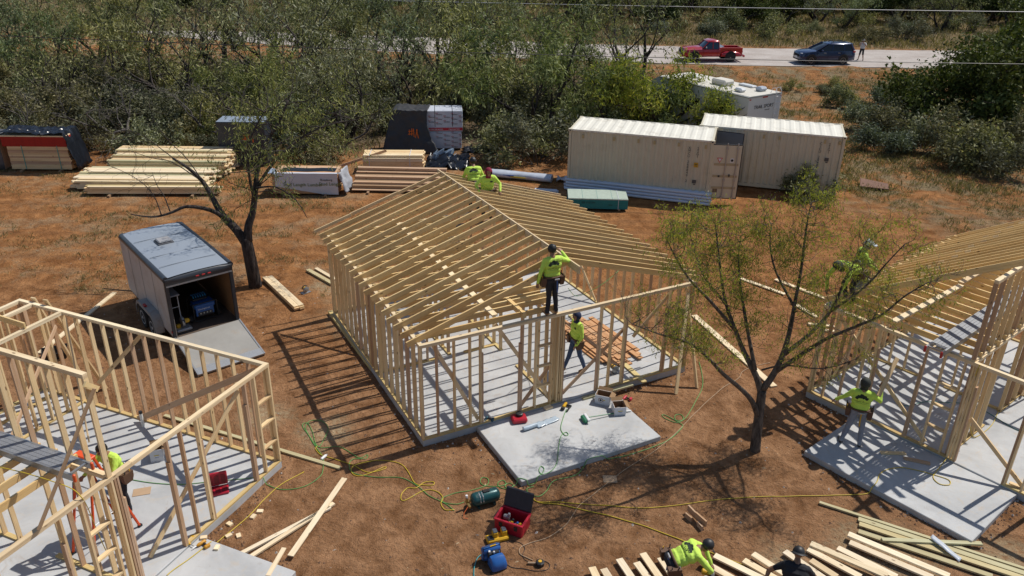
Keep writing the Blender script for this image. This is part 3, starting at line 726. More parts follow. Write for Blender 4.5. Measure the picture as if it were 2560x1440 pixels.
for q in ([(-10.587, 22.6, 2.623), (-10.662, 22.6, 3.09), (-10.853, 22.6, 3.485), (-11.29, 22.7, 3.79), (-11.877, 22.8, 4.043)], [(-10.348, 22.7, 2.706), (-10.493, 22.8, 3.15), (-10.695, 22.9, 3.465), (-10.816, 23, 3.829)], [(-9.582, 23.9, 2.99), (-10.099, 24, 3.92), (-10.703, 24.2, 4.486), (-11.118, 24.4, 5.053), (-11.236, 24.5, 5.521)], [(-9.825, 24, 3.28), (-10.607, 24, 3.847), (-11.207, 24, 3.964), (-12.003, 24.2, 4.148)], [(-10.397, 24.2, 3.702), (-11.085, 24.4, 4.172), (-11.679, 24.5, 4.581), (-12.33, 24.6, 4.671)]):
    Q = t.limb(q, .022, .006, 4)
    for k in range(7): t.grow(Q[-2 - 2 * (k % 5)], (R.uniform(-1, .2), R.uniform(-.6, .6), R.uniform(-.3, .8)), R.uniform(.5, .9), .008, 1, up=.05, spread=.8, wig=.3, kids=(2, 3), leafy=False, minr=.004)
for Q, idx in ((l3, (9, 12, 14, 16, 18, 20)), (l4, (4, 6, 8, 10, 12)), (l5, (3, 5, 7, 9))):
    for i in idx:
        for k in range(3):
            a = R.uniform(0, 2 * pi); t.grow(Q[min(i, len(Q) - 1)], (cos(a), sin(a) * .8, R.uniform(-.15, .8)), R.uniform(.8, 1.25), .022, 2, up=.12, spread=.95, wig=.2, kids=(2, 3))
for i in (8, 11): t.grow(l3[i], (-.5, -.5, -.1), .7, .015, 2, up=-.2, kids=(2, 3))
t.finish('mesquite_tree', 'dark trunked mesquite with one bare limb, standing beside the cargo trailer', 'tree', (0, 0, 0), MESG, BARK, 16, (.10, .22), (.016, .036), .14, 1.0, bare=.22)

# the sparse mesquite in front of the right house
t = Tree(302)
t.limb([(5.618, 14.97, -0.054), (5.587, 14.98, 0.492), (5.577, 15, 0.964), (5.553, 15.02, 1.583)], .128, .10, 10)
LB = []
for pts, r0 in (([(5.561, 15, 0.889), (5.296, 14.8, 1.43), (4.94, 14.6, 1.869), (4.473, 14.4, 2.333), (4.127, 14.2, 2.754), (3.733, 14.1, 3.151), (3.369, 14, 3.366), (2.938, 13.9, 3.539), (2.35, 13.8, 3.813)], .07),
                ([(5.552, 15, 1.492), (5.397, 15.1, 1.891), (5.116, 15.3, 2.377), (4.906, 15.4, 2.818), (4.659, 15.6, 3.396), (4.499, 15.7, 4.017), (4.376, 15.8, 4.625), (4.276, 15.9, 5.13)], .085),
                ([(5.357, 15.1, 2.044), (5.138, 15.5, 2.967), (5.022, 15.9, 3.646), (4.971, 16.2, 4.185), (5.007, 16.4, 4.673)], .05),
                ([(4.882, 15.4, 2.867), (4.137, 15, 3.76), (3.619, 14.8, 4.32), (3.262, 14.7, 4.843), (3.028, 14.6, 5.265)], .045),
                ([(5.567, 15, 1.627), (5.744, 15, 2.02), (5.913, 15.1, 2.508), (6.034, 15.3, 2.992), (6.072, 15.4, 3.523), (6.152, 15.6, 4.187), (6.15, 15.7, 4.881), (6.172, 15.8, 5.336), (6.232, 15.9, 5.655)], .085),
                ([(5.778, 15, 2.082), (6.149, 14.8, 2.597), (6.5, 14.6, 3.093), (6.928, 14.4, 3.491), (7.386, 14.3, 3.826), (7.727, 14.2, 4.326), (8.054, 14.1, 4.674)], .06),
                ([(5.939, 15.1, 2.458), (6.602, 15.5, 2.796), (7.082, 15.8, 3.244), (7.306, 16, 3.836), (7.557, 16.2, 4.28), (7.729, 16.3, 4.621)], .055),
                ([(5.469, 15, 2.106), (5.786, 14.6, 2.472), (6.363, 14.2, 2.636), (6.848, 14, 2.926)], .025),
                ([(6.994, 15.7, 3.194), (7.426, 15.3, 3.975), (7.719, 15.2, 4.576), (7.953, 15.1, 5.067)], .035),
                ([(4.659, 15.6, 3.396), (4.234, 16.1, 3.83), (4.012, 16.4, 4.37), (3.898, 16.6, 4.717)], .035),
                ([(6.063, 15.4, 3.474), (5.733, 15.9, 4.044), (5.606, 16.2, 4.576), (5.647, 16.4, 4.966)], .035)):
    LB.append((t.limb(pts, r0, .010, 7 if r0 > .04 else 5), r0))
for li, (Q, r0) in enumerate(LB):
    n = len(Q)
    for i in range(int(n * (.36 if li else .5)), n):
        for k in range(3 if li not in (5, 7, 8) else 2):
            a = R.uniform(0, 2 * pi); bare = R.random() < .12
            t.grow(Q[i], (cos(a), sin(a), R.uniform(.0, 1.1)), R.uniform(.30, .62), .009, 2, up=.42, spread=.95, wig=.26, kids=(2, 4), leafy=not bare, minr=.0035)
t.finish('mesquite_tree', 'sparse yellow green mesquite standing between the central and right house frames', 'tree', (0, 0, 0), MESY, barkmat('young_mesquite_bark', (0.045, 0.035, 0.028), (0.16, 0.13, 0.105)), 9, (.05, .12), (.010, .020), .085, 1.0, bare=.12)

# ------------------------------------------------------------------ grass and litter
def dry_grass():
    rs = np.random.RandomState(4); C = []; A = []; L = []; Wd = []
    r = random.Random(8)
    def tuft(x, y, s, nb):
        z = gz(x, y)
        for _ in range(nb):
            C.append((x + r.gauss(0, .09 * s), y + r.gauss(0, .09 * s), z + .05 * s)); A.append((r.gauss(0, .55), r.gauss(0, .55), 1)); L.append(r.uniform(.10, .26) * s); Wd.append(r.uniform(.012, .03) * s)
    n = 0
    while n < 3200:      # field left
        x = r.uniform(-24, 3); y = r.uniform(22.5, 37)
        if noise.noise((x * .42, y * .7, 2)) + r.gauss(0, .16) < .16 + (.25 if x > -6 else 0): continue
        if -12.6 < x < -6 and 17 < y < 25: continue
        tuft(x, y, r.uniform(.5, 1.0), 5); n += 1
    n = 0
    while n < 9000:      # slope right and behind
        y = r.uniform(26, 62); x = r.uniform(8, .62 * y + 4)
        if x + .42 * y < 29.5 + 2.2 * noise.noise((x * .3, y * .3, 5)): continue
        if noise.noise((x * .35, y * .35, 6)) + r.gauss(0, .3) < -.12: continue
        if x < 24 and y > 50 and r.random() < .65: continue
        tuft(x, y, r.uniform(.8, 1.9) * (1 if y > 34 else .6), 6); n += 1
    n = 0
    while n < 12000:     # beyond the road
        y = r.uniform(76, 122); x = r.uniform(-.62 * y, .62 * y)
        if y < road_y(x) + 4.9 + 1.2 * noise.noise((x * .4, 0, 0)): continue
        tuft(x, y, r.uniform(2.0, 4.2), 5); n += 1
    n = 0
    while n < 7000:      # under the thicket
        y = r.uniform(39.5, 68); x = r.uniform(-.62 * y, 8)
        if y > road_y(x) - 5.5 or (-7 < x < 1 and y < 43): continue
        tuft(x, y, r.uniform(1.0, 2.4), 5); n += 1
    m = leafmat('dry_grass', (0.105, 0.110, 0.048), (0.215, 0.178, 0.088), (0.38, 0.315, 0.185), .25)
    o = bpy.data.objects.new('dry_grass', leaves_mesh('dry_grass', C, A, L, Wd, m, rs)); link(o)
    tag(o, 'straw coloured dry grass tufts over the field and scrubland', 'grass', kind='stuff')
dry_grass()
def litter():
    r = random.Random(18); mb = MB()
    for _ in range(5200):
        y = r.uniform(9.5, 26); x = r.uniform(-.62 * y - 1, .62 * y + 1)
        s = r.choice((.008, .010, .014, .02, .03)) * r.uniform(.7, 1.3); z = gz(x, y); a = r.uniform(0, pi); e = r.choice((1, 1, 1.6, 4.0))
        if e > 2: s *= .5
        dx, dy = cos(a) * s * e, sin(a) * s * e
        mb.mi = 0 if e < 2 else (1 if r.random() < .5 else 2)
        if r.random() < .12: mb.mi = 3
        mb.add([(x - dx, y - dy, z - .004), (x + dx, y + dy, z - .004), (x - sin(a) * s, y + cos(a) * s, z - .002), (x + sin(a) * s * .8, y - cos(a) * s * .8, z - .002), (x, y, z + s * .8)], [(0, 2, 4), (2, 1, 4), (1, 3, 4), (3, 0, 4)])
    for (ox, oy), yw in (((-7.816, 7.17), 67.5), ((-1.956, 14.893), 28.0), ((7.508, 17.26), -50.0)):
        c, s_ = cos(radians(yw)), sin(radians(yw))
        for (a0, b0, a1, b1) in ((0, 0, 7.49, 0), (7.49, 0, 7.49, 7.2), (0, 7.2, 0, 0), (1.34, -2.22, 5.0, -2.22), (5.0, -2.22, 5.0, 0), (1.34, 0, 1.34, -2.22)):
            L_ = hypot(a1 - a0, b1 - b0); na, nb_ = (b1 - b0) / L_, -(a1 - a0) / L_
            for _ in range(int(L_ * 38)):
                t_ = r.random(); d_ = abs(r.gauss(0.05, .13)); a = a0 + (a1 - a0) * t_ + na * d_; b = b0 + (b1 - b0) * t_ + nb_ * d_
                x = ox + a * c - b * s_; y = oy + a * s_ + b * c; s = r.uniform(.012, .045); z = gz(x, y); q = r.uniform(0, pi)
                if (0 < a < 7.49 and 0 < b < 7.2) or (1.34 < a < 5 and -2.22 < b < 0): continue
                mb.mi = 0 if r.random() < .9 else 3
                mb.add([(x - cos(q) * s, y - sin(q) * s, z - .01), (x + cos(q) * s, y + sin(q) * s, z - .01), (x - sin(q) * s, y + cos(q) * s, z - .01), (x + sin(q) * s, y - cos(q) * s, z - .01), (x + .2 * s, y, z + s * .9)], [(0, 2, 4), (2, 1, 4), (1, 3, 4), (3, 0, 4)])
    o = mb.build('soil_litter', [plain('clod', (.20, .115, .07), .95, scale=30), plain('twig', (.16, .11, .075), .9, scale=30), plain('chip', (.55, .42, .26), .8, scale=30), plain('pale_stone', (.46, .42, .38), .9, scale=30)])
    tag(o, 'small clods, stones, twigs and wood chips on the red soil', 'soil litter', kind='stuff')
litter()

# ------------------------------------------------------------------ shipping containers
BEIGE = plain('container_beige', (.60, .545, .41), .55, var=.06, scale=2.0, dirt=.25, dirtcol=(.45, .385, .27)); ROOFW = plain('container_roof', (.72, .69, .60), .6, var=.08, scale=1.5, dirt=.3, dirtcol=(.42, .37, .29))
DKGREY = plain('dark_grey_paint', (.035, .037, .042), .5); BLACK = plain('black_rubber', (.014, .014, .015), .75); STEEL = plain('galvanised', (.42, .43, .45), .4, .7)
INK = plain('black_ink', (.02, .02, .025), .7); DOORSHADE = plain('door_inside_shade', (.11, .135, .175), .5); WHITEP = plain('white_paint', (.70, .71, .72), .45, var=.05)  # inside of the far door leaf: shade painted in as dark blue grey
def corr(x0, x1, per, dep):
    pts = []; x = x0
    while x < x1 - per * .5:
        pts += [(x, 0), (x + per * .30, 0), (x + per * .45, dep), (x + per * .82, dep)]; x += per
    pts.append((x1, 0)); return pts
def container(loc, rz, label, code, size, opened):
    L, Wc, Hc = 6.058, 2.438, 2.591
    r = thing('shipping_container', label, 'container', loc, rz, 'beige containers')
    for nm, y, sg in (('side_wall', .03, 1), ('side_wall', Wc - .03, -1)):
        c = corr(.12, L - .12, .278, .036); P = [(x, y + sg * d, z) for z in (.17, Hc - .10) for x, d in c]
        mb = MB(); mb.sheet(P, len(c), 2); o = mb.build(nm, BEIGE, r)
    c = corr(.12, Wc - .12, .25, .045)
    mb = MB(); mb.sheet([(.03 + d, y, z) for z in (.17, Hc - .1) for y, d in c], len(c), 2); mb.build('end_wall', BEIGE, r)
    if not opened:
        mb = MB(); mb.sheet([(L - .05 - d, y, z) for z in (.17, Hc - .1) for y, d in c], len(c), 2); mb.build('door', BEIGE, r)
    c = corr(.06, L - .06, .42, .022); mb = MB(); mb.sheet([(x, y, Hc - .014 - d) for y in (.05, Wc - .05) for x, d in c], len(c), 2); mb.build('roof', ROOFW, r)
    mb = MB(); mb.box((L / 2, Wc / 2, .165), (L - .1, Wc - .1, .03)); mb.build('floor', plain('plywood_floor', (.16, .11, .07), .8), r)
    for x in (.055, L - .055):
        for y in (.055, Wc - .055):
            mb = MB(); mb.box((x, y, Hc / 2), (.108, .108, Hc - .24), bev=.01); mb.build('corner_post', BEIGE, r)
            for z in (.06, Hc - .06):
                mb = MB(); mb.box((x + (-.02 if x < 1 else .02) * 0, y, z), (.170, .162, .118), bev=.012); o = mb.build('corner_casting', BEIGE, r)
                mh = MB(); mh.box((x, y + (-.083 if y < 1 else .083), z), (.07, .004, .05)); mh.build('casting_hole', DKGREY, o)
    for y in (.045, Wc - .045):
        mb = MB(); mb.box((L / 2, y, Hc - .05), (L - .3, .06, .075)); mb.build('top_rail', ROOFW, r)
        mb = MB(); mb.box((L / 2, y, .10), (L - .3, .06, .14)); mb.build('bottom_rail', BEIGE, r)
    for x in (.05, L - .05):
        mb = MB(); mb.box((x, Wc / 2, Hc - .06), (.08, Wc - .3, .10)); mb.build('header', BEIGE, r); mb = MB(); mb.box((x, Wc / 2, .10), (.08, Wc - .3, .15)); mb.build('sill', BEIGE, r)
    for x in ((.62, 1.95, 2.98, 3.65, 4.65, 5.75) if opened else (2.75, 3.40, 5.25, 5.85)):
        mb = MB(); mb.box((x, .012, Hc - .28), (.09, .03, .17), bev=.012); mb.build('vent', plain('vent_yellowed', (.47, .37, .19), .6), r)
    z = Hc - .42
    for ch in code:
        if ch != ' ': text('lettering', ch, .15, INK, r, (L - .95, -.012, z), (1, 0, 0), (0, 0, 1), 'CENTER')
        z -= .118
    z = Hc - .42
    for ch in size:
        text('lettering', ch, .15, INK, r, (L - .60, -.012, z), (1, 0, 0), (0, 0, 1), 'CENTER'); z -= .118
    mb = MB(); bz = .80 if opened else 1.55
    mb.box((L - .62, -.009, bz), (.17, .004, .15)); mb.box((L - .60, -.009, bz - .12), (.09, .004, .05)); mb.build('stencil_mark', plain('faded_ink', (.10, .09, .085), .7), r)
    if opened:
        mb = MB(); mb.box((L - .62, -.010, 1.52), (.17, .004, .20)); o = mb.build('hazard_placard', plain('placard_yellow', (.62, .36, .02), .6), r)
        mb = MB(); mb.box((L - .62, -.0135, 1.55), (.12, .003, .03)); mb.box((L - .62, -.0135, 1.48), (.10, .003, .025)); mb.build('placard_print', INK, o)
        for side, hy, ang in ((0, .02, 12), (1, Wc - .02, -10)):
            mb = MB(); M = Matrix.Rotation(radians(ang), 4, 'Z'); o0 = Vector((L + .01, hy, 0))
            def P(x, y, z): return o0 + M @ Vector((x, y, z))
            yy = 0 if side == 0 else 0
            mb.box(P(.58, 0, 1.30), (1.15, .05, 2.26), M=M, bev=.008)
            dr = mb.build('door', BEIGE if side == 0 else DOORSHADE, r)
            mb = MB(); 
            for zz in (.62, 1.12, 1.62): mb.box(P(.58, -.031, zz), (1.0, .014, .10), M=M)
            mb.build('door_rib', plain('rib_tan', (.42, .345, .21), .55) if side == 0 else DOORSHADE, dr)
            mb = MB()
            for e, sz in (((.58, -.0, 2.445), (1.17, .056, .03)), ((.58, 0, .155), (1.17, .056, .03)), ((1.165, 0, 1.3), (.03, .056, 2.26))): mb.box(P(*e), sz, M=M)
            mb.build('gasket', BLACK, dr)
            if side == 0:
                for xx in (.55, .98):
                    mb = MB(); mb.tube([P(xx, -.06, .08), P(xx, -.06, 2.52)], .020, 8); mb.build('lock_rod', STEEL, dr)
                    mb = MB()
                    for zz in (.2, .95, 1.2, 2.3): mb.box(P(xx, -.05, zz), (.09, .06, .06), M=M)
                    mb.build('lock_bracket', STEEL, dr)
                mb = MB(); mb.prism([(-.12, .12), (.12, .12), (0, -.10)], .004, Matrix.Translation(P(.30, -.034, 1.78)) @ M @ Matrix.Rotation(pi / 2, 4, 'X')); s1 = mb.build('warning_triangle', plain('sign_red', (.55, .05, .05), .5), dr)
                mb = MB(); mb.prism([(-.075, .09), (.075, .09), (0, -.05)], .004, Matrix.Translation(P(.30, -.038, 1.78)) @ M @ Matrix.Rotation(pi / 2, 4, 'X')); mb.build('triangle_face', WHITEP, s1)
                mb = MB(); mb.box(P(.80, -.034, 1.80), (.15, .004, .18), M=M); s2 = mb.build('round_sticker', WHITEP, dr)
                mb = MB(); mb.lathe([(.055, 0), (.055, .004)], 14, M @ Matrix.Rotation(pi / 2, 4, 'X'), P(.80, -.036, 1.80)); mb.build('sticker_ring', INK, s2)
                mb = MB(); mb.box(P(.25, -.034, .52), (.19, .004, .22), M=M); mb.build('data_plate', plain('plate_brown', (.15, .09, .07), .5), dr)
                mb = MB(); mb.box(P(.33, -.05, 1.12), (.07, .04, .07), M=M); mb.box(P(.75, -.05, 1.16), (.06, .04, .09), M=M); mb.build('lock_box', DKGREY, dr)
    return r
container((2.3237, 33.7511, .09), -.2741, 'beige shipping container with its right end doors swung open', 'XMCU 268849 2', '22G1', True)
container((8.1796, 34.9903, .05), -.2886, 'beige shipping container with closed end, farther right', 'CICU 204011 0', '22G1', False)

# ------------------------------------------------------------------ wheels
def wheel(parent, loc, rad, wd, axis_y=True, rim=None, out=-1, spokes=5):
    """wheel about the local Y axis; out = -1 shows its face to -Y"""
    M = Matrix.Rotation(pi / 2, 4, 'X')
    mb = MB(); mb.lathe([(rad * .60, -wd / 2), (rad * .93, -wd / 2), (rad, -wd * .34), (rad, wd * .34), (rad * .93, wd / 2), (rad * .60, wd / 2)], 24, M, loc)
    t = mb.build('wheel', BLACK, parent, smooth=True, sharp=40)
    rim = rim or STEEL
    x, y, z = loc; f = y + out * wd * .42
    mb = MB(); mb.lathe([(rad * .62, -.02), (rad * .62, .02)], 24, M, (x, y, z)); mb.build('rim_barrel', DKGREY, t)
    mb = MB()
    mb.tube([(x + rad * .58 * cos(2 * pi * k / 20), f, z + rad * .58 * sin(2 * pi * k / 20)) for k in range(20)], rad * .06, 6, closed=True)
    for k in range(spokes):
        a = 2 * pi * k / spokes + .3; mb.box((x + cos(a) * rad * .33, f, z + sin(a) * rad * .33), (rad * .52, .03, rad * .15), M=Matrix.Rotation(-a, 4, 'Y'))
    mb.lathe([(rad * .14, -.02), (rad * .14, .02)], 10, M, (x, f, z)); mb.build('rim', rim, t)
    return t

# ------------------------------------------------------------------ travel trailer
RVW = plain('rv_white', (.62, .63, .63), .4, var=.05, scale=1.2, dirt=.12, dirtcol=(.42, .37, .31)); RVROOF = plain('rv_roof', (.60, .57, .50), .7, var=.1, scale=1.2, dirt=.3, dirtcol=(.40, .35, .28))
GLASS = plain('dark_glass', (.012, .016, .02), .08, spec=.6)
def rv():
    r = thing('travel_trailer', 'white travel trailer with roof vents and a rear ladder behind the containers', 'trailer', (11.50, 39.55, 0), radians(124))
    # local x runs forward from the rear face, y = -2.45..0 across
    L, Wd, z0, z1 = 7.4, 2.42, .55, 2.93
    mb = MB(); prof = [(0, z0), (0, z1 - .06), (.05, z1), (L - 1.0, z1), (L - .35, z1 - .35), (L, z1 - 1.2), (L - .1, z0)]
    M = Matrix(((1, 0, 0, 0), (0, 0, -1, 0), (0, 1, 0, 0), (0, 0, 0, 1)))
    mb.prism(prof, Wd, M); body = mb.build('body', RVW, r)
    mb = MB(); mb.box((L / 2 - .5, -Wd / 2, z1 + .012), (L - 1.05, Wd - .1, .02)); mb.build('roof', RVROOF, r)
    mb = MB()
    for y in (.012, -Wd - .012): mb.box((L / 2 - .5, y, z1 - .03), (L - 1.0, .03, .05))
    mb.box((.0, -Wd / 2, z1 - .03), (.03, Wd, .05)); mb.build('roof_trim', STEEL, r)
    for (x, y, sx, sy, sz, m, nm) in ((2.9, -1.2, 1.0, .75, .30, RVROOF, 'air_conditioner'), (1.15, -.6, .5, .42, .20, plain('vent_white', (.66, .67, .68), .5), 'roof_vent'), (1.9, -2.0, .95, .4, .10, RVW, 'skylight'), (.75, -1.7, .4, .55, .22, plain('vent_grey', (.36, .40, .46), .5), 'roof_vent'), (2.0, -.9, .12, .12, .22, RVW, 'vent_pipe'), (5.0, -1.3, .45, .45, .16, RVW, 'roof_vent')):
        mb = MB(); mb.box((x, y, z1 + .02 + sz / 2), (sx, sy, sz), bev=min(.08, sz * .4)); mb.build(nm, m, r)
    # rear: lettering, ladder, lamps
    text('lettering', 'TRAIL SPORT', .25, INK, r, (-.012, -.42, 2.30), (0, -1, 0), (0, 0, 1)); text('lettering', 'travel trailer', .075, INK, r, (-.012, -1.25, 2.17), (0, -1, 0), (0, 0, 1))
    mb = MB()
    for y in (-1.93, -2.28): mb.tube([(-.06, y, .95), (-.06, y, z1 + .12), (.05, y, z1 + .28), (.22, y, z1 + .22), (.28, y, z1 + .04)], .016, 6)
    for k in range(7): mb.tube([(-.06, -1.93, 1.05 + k * .29), (-.06, -2.28, 1.05 + k * .29)], .013, 5)
    mb.build('ladder', plain('ladder_white', (.66, .67, .69), .4), r)
    for y, zz in ((-.08, 2.80), (-1.05, 2.84), (-1.17, 2.84), (-1.29, 2.84), (-2.34, 2.80), (-.15, 1.0), (-2.28, 1.0)):
        mb = MB(); mb.box((-.015, y, zz), (.03, .09, .05)); mb.build('lamp', plain('lamp_red', (.42, .02, .02), .3), r)
    mb = MB(); mb.box((-.02, -Wd / 2, .52), (.10, Wd - .1, .12)); mb.build('bumper', DKGREY, r)
    # near side: windows, door, decals, slide
    for x, ww, zz, hh in ((1.55, .95, 1.95, .62), (4.0, 1.5, 1.95, .62), (6.0, .7, 1.95, .55)):
        mb = MB(); mb.box((x, .010, zz), (ww, .02, hh)); o = mb.build('window', GLASS, r)
        mb = MB()
        for ex, ez, sx, sz in ((0, hh / 2, ww + .06, .04), (0, -hh / 2, ww + .06, .04), (-ww / 2, 0, .04, hh), (ww / 2, 0, .04, hh)): mb.box((x + ex, .018, zz + ez), (sx, .02, sz))
        mb.build('window_frame', BLACK, o)
    mb = MB(); mb.box((2.75, .008, 1.55), (.66, .016, 1.75)); d = mb.build('door', plain('rv_door', (.56, .57, .57), .45), r); mb = MB(); mb.box((2.48, .025, 1.5), (.05, .03, .12)); mb.build('door_handle', BLACK, d)
    for i, (a0, a1, zc, rad, th) in enumerate(((200, 262, 2.15, 1.0, .07), (205, 270, 1.95, 1.25, .055), (300, 350, 1.55, .75, .09))):
        mb = MB(); P = []
        for k in range(13):
            a = radians(a0 + (a1 - a0) * k / 12); w_ = th * sin(pi * (k + .3) / 12.6)
            P += [(1.1 + rad * cos(a), .013, zc + .4 * rad * sin(a) * 1.4 + .5), (1.1 + (rad - w_) * cos(a), .013, zc + .4 * (rad - w_) * sin(a) * 1.4 + .5)]
        mb.sheet([P[2 * k + j] for j in (0, 1) for k in range(13)], 13, 2); mb.build('swoosh_decal', plain('decal_navy', (.02, .03, .09), .4), r)
    for x in (3.3, 4.2):
        for y in (-.15, -Wd + .15): wheel(r, (x, y, .36), .36, .22, out=1 if y > -1 else -1)
    mb = MB(); mb.tube([(L - .1, -.6, .6), (L + 1.2, -Wd / 2, .5)], .05, 6); mb.tube([(L - .1, -1.8, .6), (L + 1.2, -Wd / 2, .5)], .05, 6); mb.tube([(L + .9, -Wd / 2, .5), (L + .9, -Wd / 2, 0)], .035, 6); mb.build('tow_bar', DKGREY, r)
    for x in (.6, L - .6):
        for y in (-.3, -Wd + .3):
            mb = MB(); mb.tube([(x, y, 0.0), (x, y, .56)], .03, 6); mb.build('stabiliser_jack', DKGREY, r)
rv()

# ------------------------------------------------------------------ enclosed cargo trailer with its ramp down
def cargo():
    r = thing('cargo_trailer', 'white enclosed cargo trailer with dark roof edge and ramp door lowered', 'trailer', (-8.42, 19.50, 0), radians(130))
    SIDE = plain('trailer_white', (.46, .46, .46), .45, var=.1, scale=1.6, dirt=.45, dirtcol=(.30, .22, .16)); TRIM = plain('trailer_trim', (.035, .04, .05), .35, scale=3)
    ROOF = plain('trailer_roof', (.36, .40, .45), .35, .25, var=.06, scale=1.0, dirt=.12, dirtcol=(.33, .30, .27)); PLY = plain('plywood_inside', (.24, .13, .06), .8, var=.3, scale=8); FL = plain('trailer_floor', (.10, .07, .05), .85, var=.3)
    L, hw, z0, z1 = 3.95, .92, .45, 2.20
    for s in (-1, 1):
        mb = MB(); mb.box((L / 2, s * (hw - .02), (z0 + z1) / 2 - .02), (L, .03, z1 - z0 - .08)); o = mb.build('side_panel', SIDE, r)
        mb = MB(); mb.box((L / 2, s * (hw - .043), (z0 + z1) / 2 - .02), (L - .06, .012, z1 - z0 - .10)); mb.build('side_lining', PLY, r)
        mb = MB()
        for x in (1.05, 2.1, 3.1): mb.box((x, s * (hw - .003), (z0 + z1) / 2 - .05), (.02, .006, z1 - z0 - .15))
        mb.build('panel_seam', plain('seam_grey', (.22, .22, .22), .5), o)
        mb = MB(); mb.tube([(-.02, s * (hw - .05), z1 - .03), (L - .1, s * (hw - .05), z1 - .03), (L + .02, s * (hw - .12), z1 - .05)], .085, 10); mb.build('roof_edge', TRIM, r, smooth=True, sharp=60)
        mb = MB(); mb.box((.03, s * (hw - .05), (z0 + z1) / 2 - .05), (.08, .09, z1 - z0 - .02)); mb.build('rear_post', TRIM, r)
        mb = MB(); P = []   # fender over the two axles
        for k in range(15):
            a = pi * k / 14; x = 1.62 - cos(a) * .86; z = .32 + min(.52, sin(a) * .74)
            P += [(x, z)]
        mb.sheet([(x, s * (hw - .0), z) for x, z in P] + [(x, s * (hw + .24), z) for x, z in P], 15, 2); mb.sheet([(x, s * (hw + .24), z) for x, z in P] + [(x, s * (hw + .24), z - .10) for x, z in P], 15, 2)
        f = mb.build('fender', plain('fender_grey', (.30, .30, .29), .45, dirt=.3), r, smooth=True, sharp=40)
        mb = MB(); mb.box((1.62, s * (hw + .19), .875), (.16, .07, .04)); mb.build('marker_lamp', plain('lamp_red', (.42, .02, .02), .3), f)
        for x in (1.20, 2.04): wheel(r, (x, s * (hw + .11), .33), .33, .20, out=s, rim=WHITEP)
        mb = MB(); mb.box((.05, s * (hw + .001), .62), (.06, .02, .06)); mb.build('tail_lamp', plain('lamp_red', (.42, .02, .02), .3), r)
    mb = MB(); mb.box((L - .02, 0, (z0 + z1) / 2 - .02), (.04, 2 * hw - .02, z1 - z0 - .08), bev=.01); mb.build('front_panel', SIDE, r)
    mb = MB(); mb.tube([(L - .02, -hw + .12, z1 - .05), (L - .0, 0, z1 - .02), (L - .02, hw - .12, z1 - .05)], .08, 10); mb.build('front_edge', TRIM, r, smooth=True)
    P = []; nx, ny = 13, 9
    for j in range(ny):
        for i in range(nx):
            t = j / (ny - 1) * 2 - 1; u = i / (nx - 1); P.append((-.02 + u * (L + .02), t * (hw - .08), z1 + .035 * (1 - t * t) + .02 * sin(pi * u) + .02))
    mb = MB(); mb.sheet(P, nx, ny); rf = mb.build('roof', ROOF, r, smooth=True, sharp=180)
    mb = MB()
    for x in (.7, 1.5, 2.9): mb.box((x, 0, z1 + .072), (.025, 2 * hw - .3, .008))
    mb.build('roof_seam', plain('seam_grey2', (.28, .31, .35), .5), rf)
    mb = MB(); mb.box((2.45, .08, z1 + .085), (.44, .44, .05), bev=.01); v = mb.build('roof_vent', plain('vent_base', (.10, .10, .11), .5), r)
    mb = MB(); mb.box((2.45, .08, z1 + .135), (.38, .38, .06), bev=.03); mb.build('vent_lid', plain('vent_lid_grey', (.33, .33, .34), .5, dirt=.3), v)
    mb = MB(); mb.loft([[(x, y, z) for x, z in ((.06, z1 - .20), (-.03, z1 - .20), (-.07, z1 - .12), (-.06, z1 - .02), (.0, z1 + .045 + b), (.06, z1 + .05 + b))] for y, b in [(-hw + .02, -.06), (-hw * .6, -.015), (0, .005), (hw * .6, -.015), (hw - .02, -.06)]]); mb.build('rear_edge', TRIM, r, smooth=True, sharp=50)
    mb = MB(); mb.box((-.005, 0, z1 - .225), (.06, 2 * hw - .08, .045)); mb.build('rear_header', plain('header_grey', (.38, .38, .37), .5), r)
    for y in (-.16, 0, .16):
        mb = MB(); mb.box((-.075, y - .1, z1 - .10), (.03, .09, .035), bev=.008); mb.build('clearance_lamp', plain('lamp_red', (.42, .02, .02), .3), r)
    mb = MB(); mb.box((L / 2, 0, z0 - .03), (L, 2 * hw - .06, .06)); mb.build('floor', FL, r)
    mb = MB(); mb.box((L / 2, -.6, .36), (L, .08, .12)); mb.box((L / 2, .6, .36), (L, .08, .12)); mb.build('chassis', DKGREY, r)
    mb = MB(); mb.box((L - .07, 0, (z0 + z1) / 2), (.012, 2 * hw - .1, z1 - z0 - .15)); mb.build('front_lining', PLY, r)
    mb = MB(); mb.tube([(L, -.5, .38), (L + 1.0, 0, .42)], .04, 6); mb.tube([(L, .5, .38), (L + 1.0, 0, .42)], .04, 6); mb.tube([(L + .8, 0, 0), (L + .8, 0, .75)], .03, 6); mb.build('tow_bar', DKGREY, r)
    # ramp
    rl = 1.62; drop = atan2(z0 - .05, rl)
    M = Matrix.Translation((-.02, 0, z0 - .02)) @ Matrix.Rotation(-drop, 4, 'Y')
    mb = MB(); mb.box(M @ Vector((-rl / 2, 0, 0)), (rl, 2 * hw - .06, .05), M=M.to_3x3().to_4x4()); rp = mb.build('ramp', plain('ramp_ply', (.30, .29, .27), .6, var=.25, scale=2.2, dirt=.3, dirtcol=(.34, .25, .17)), r)
    mb = MB()
    for s in (-1, 1): mb.box(M @ Vector((-rl / 2, s * (hw - .02), .005)), (rl + .02, .04, .07), M=M.to_3x3().to_4x4())
    mb.build('ramp_edge', STEEL, rp)
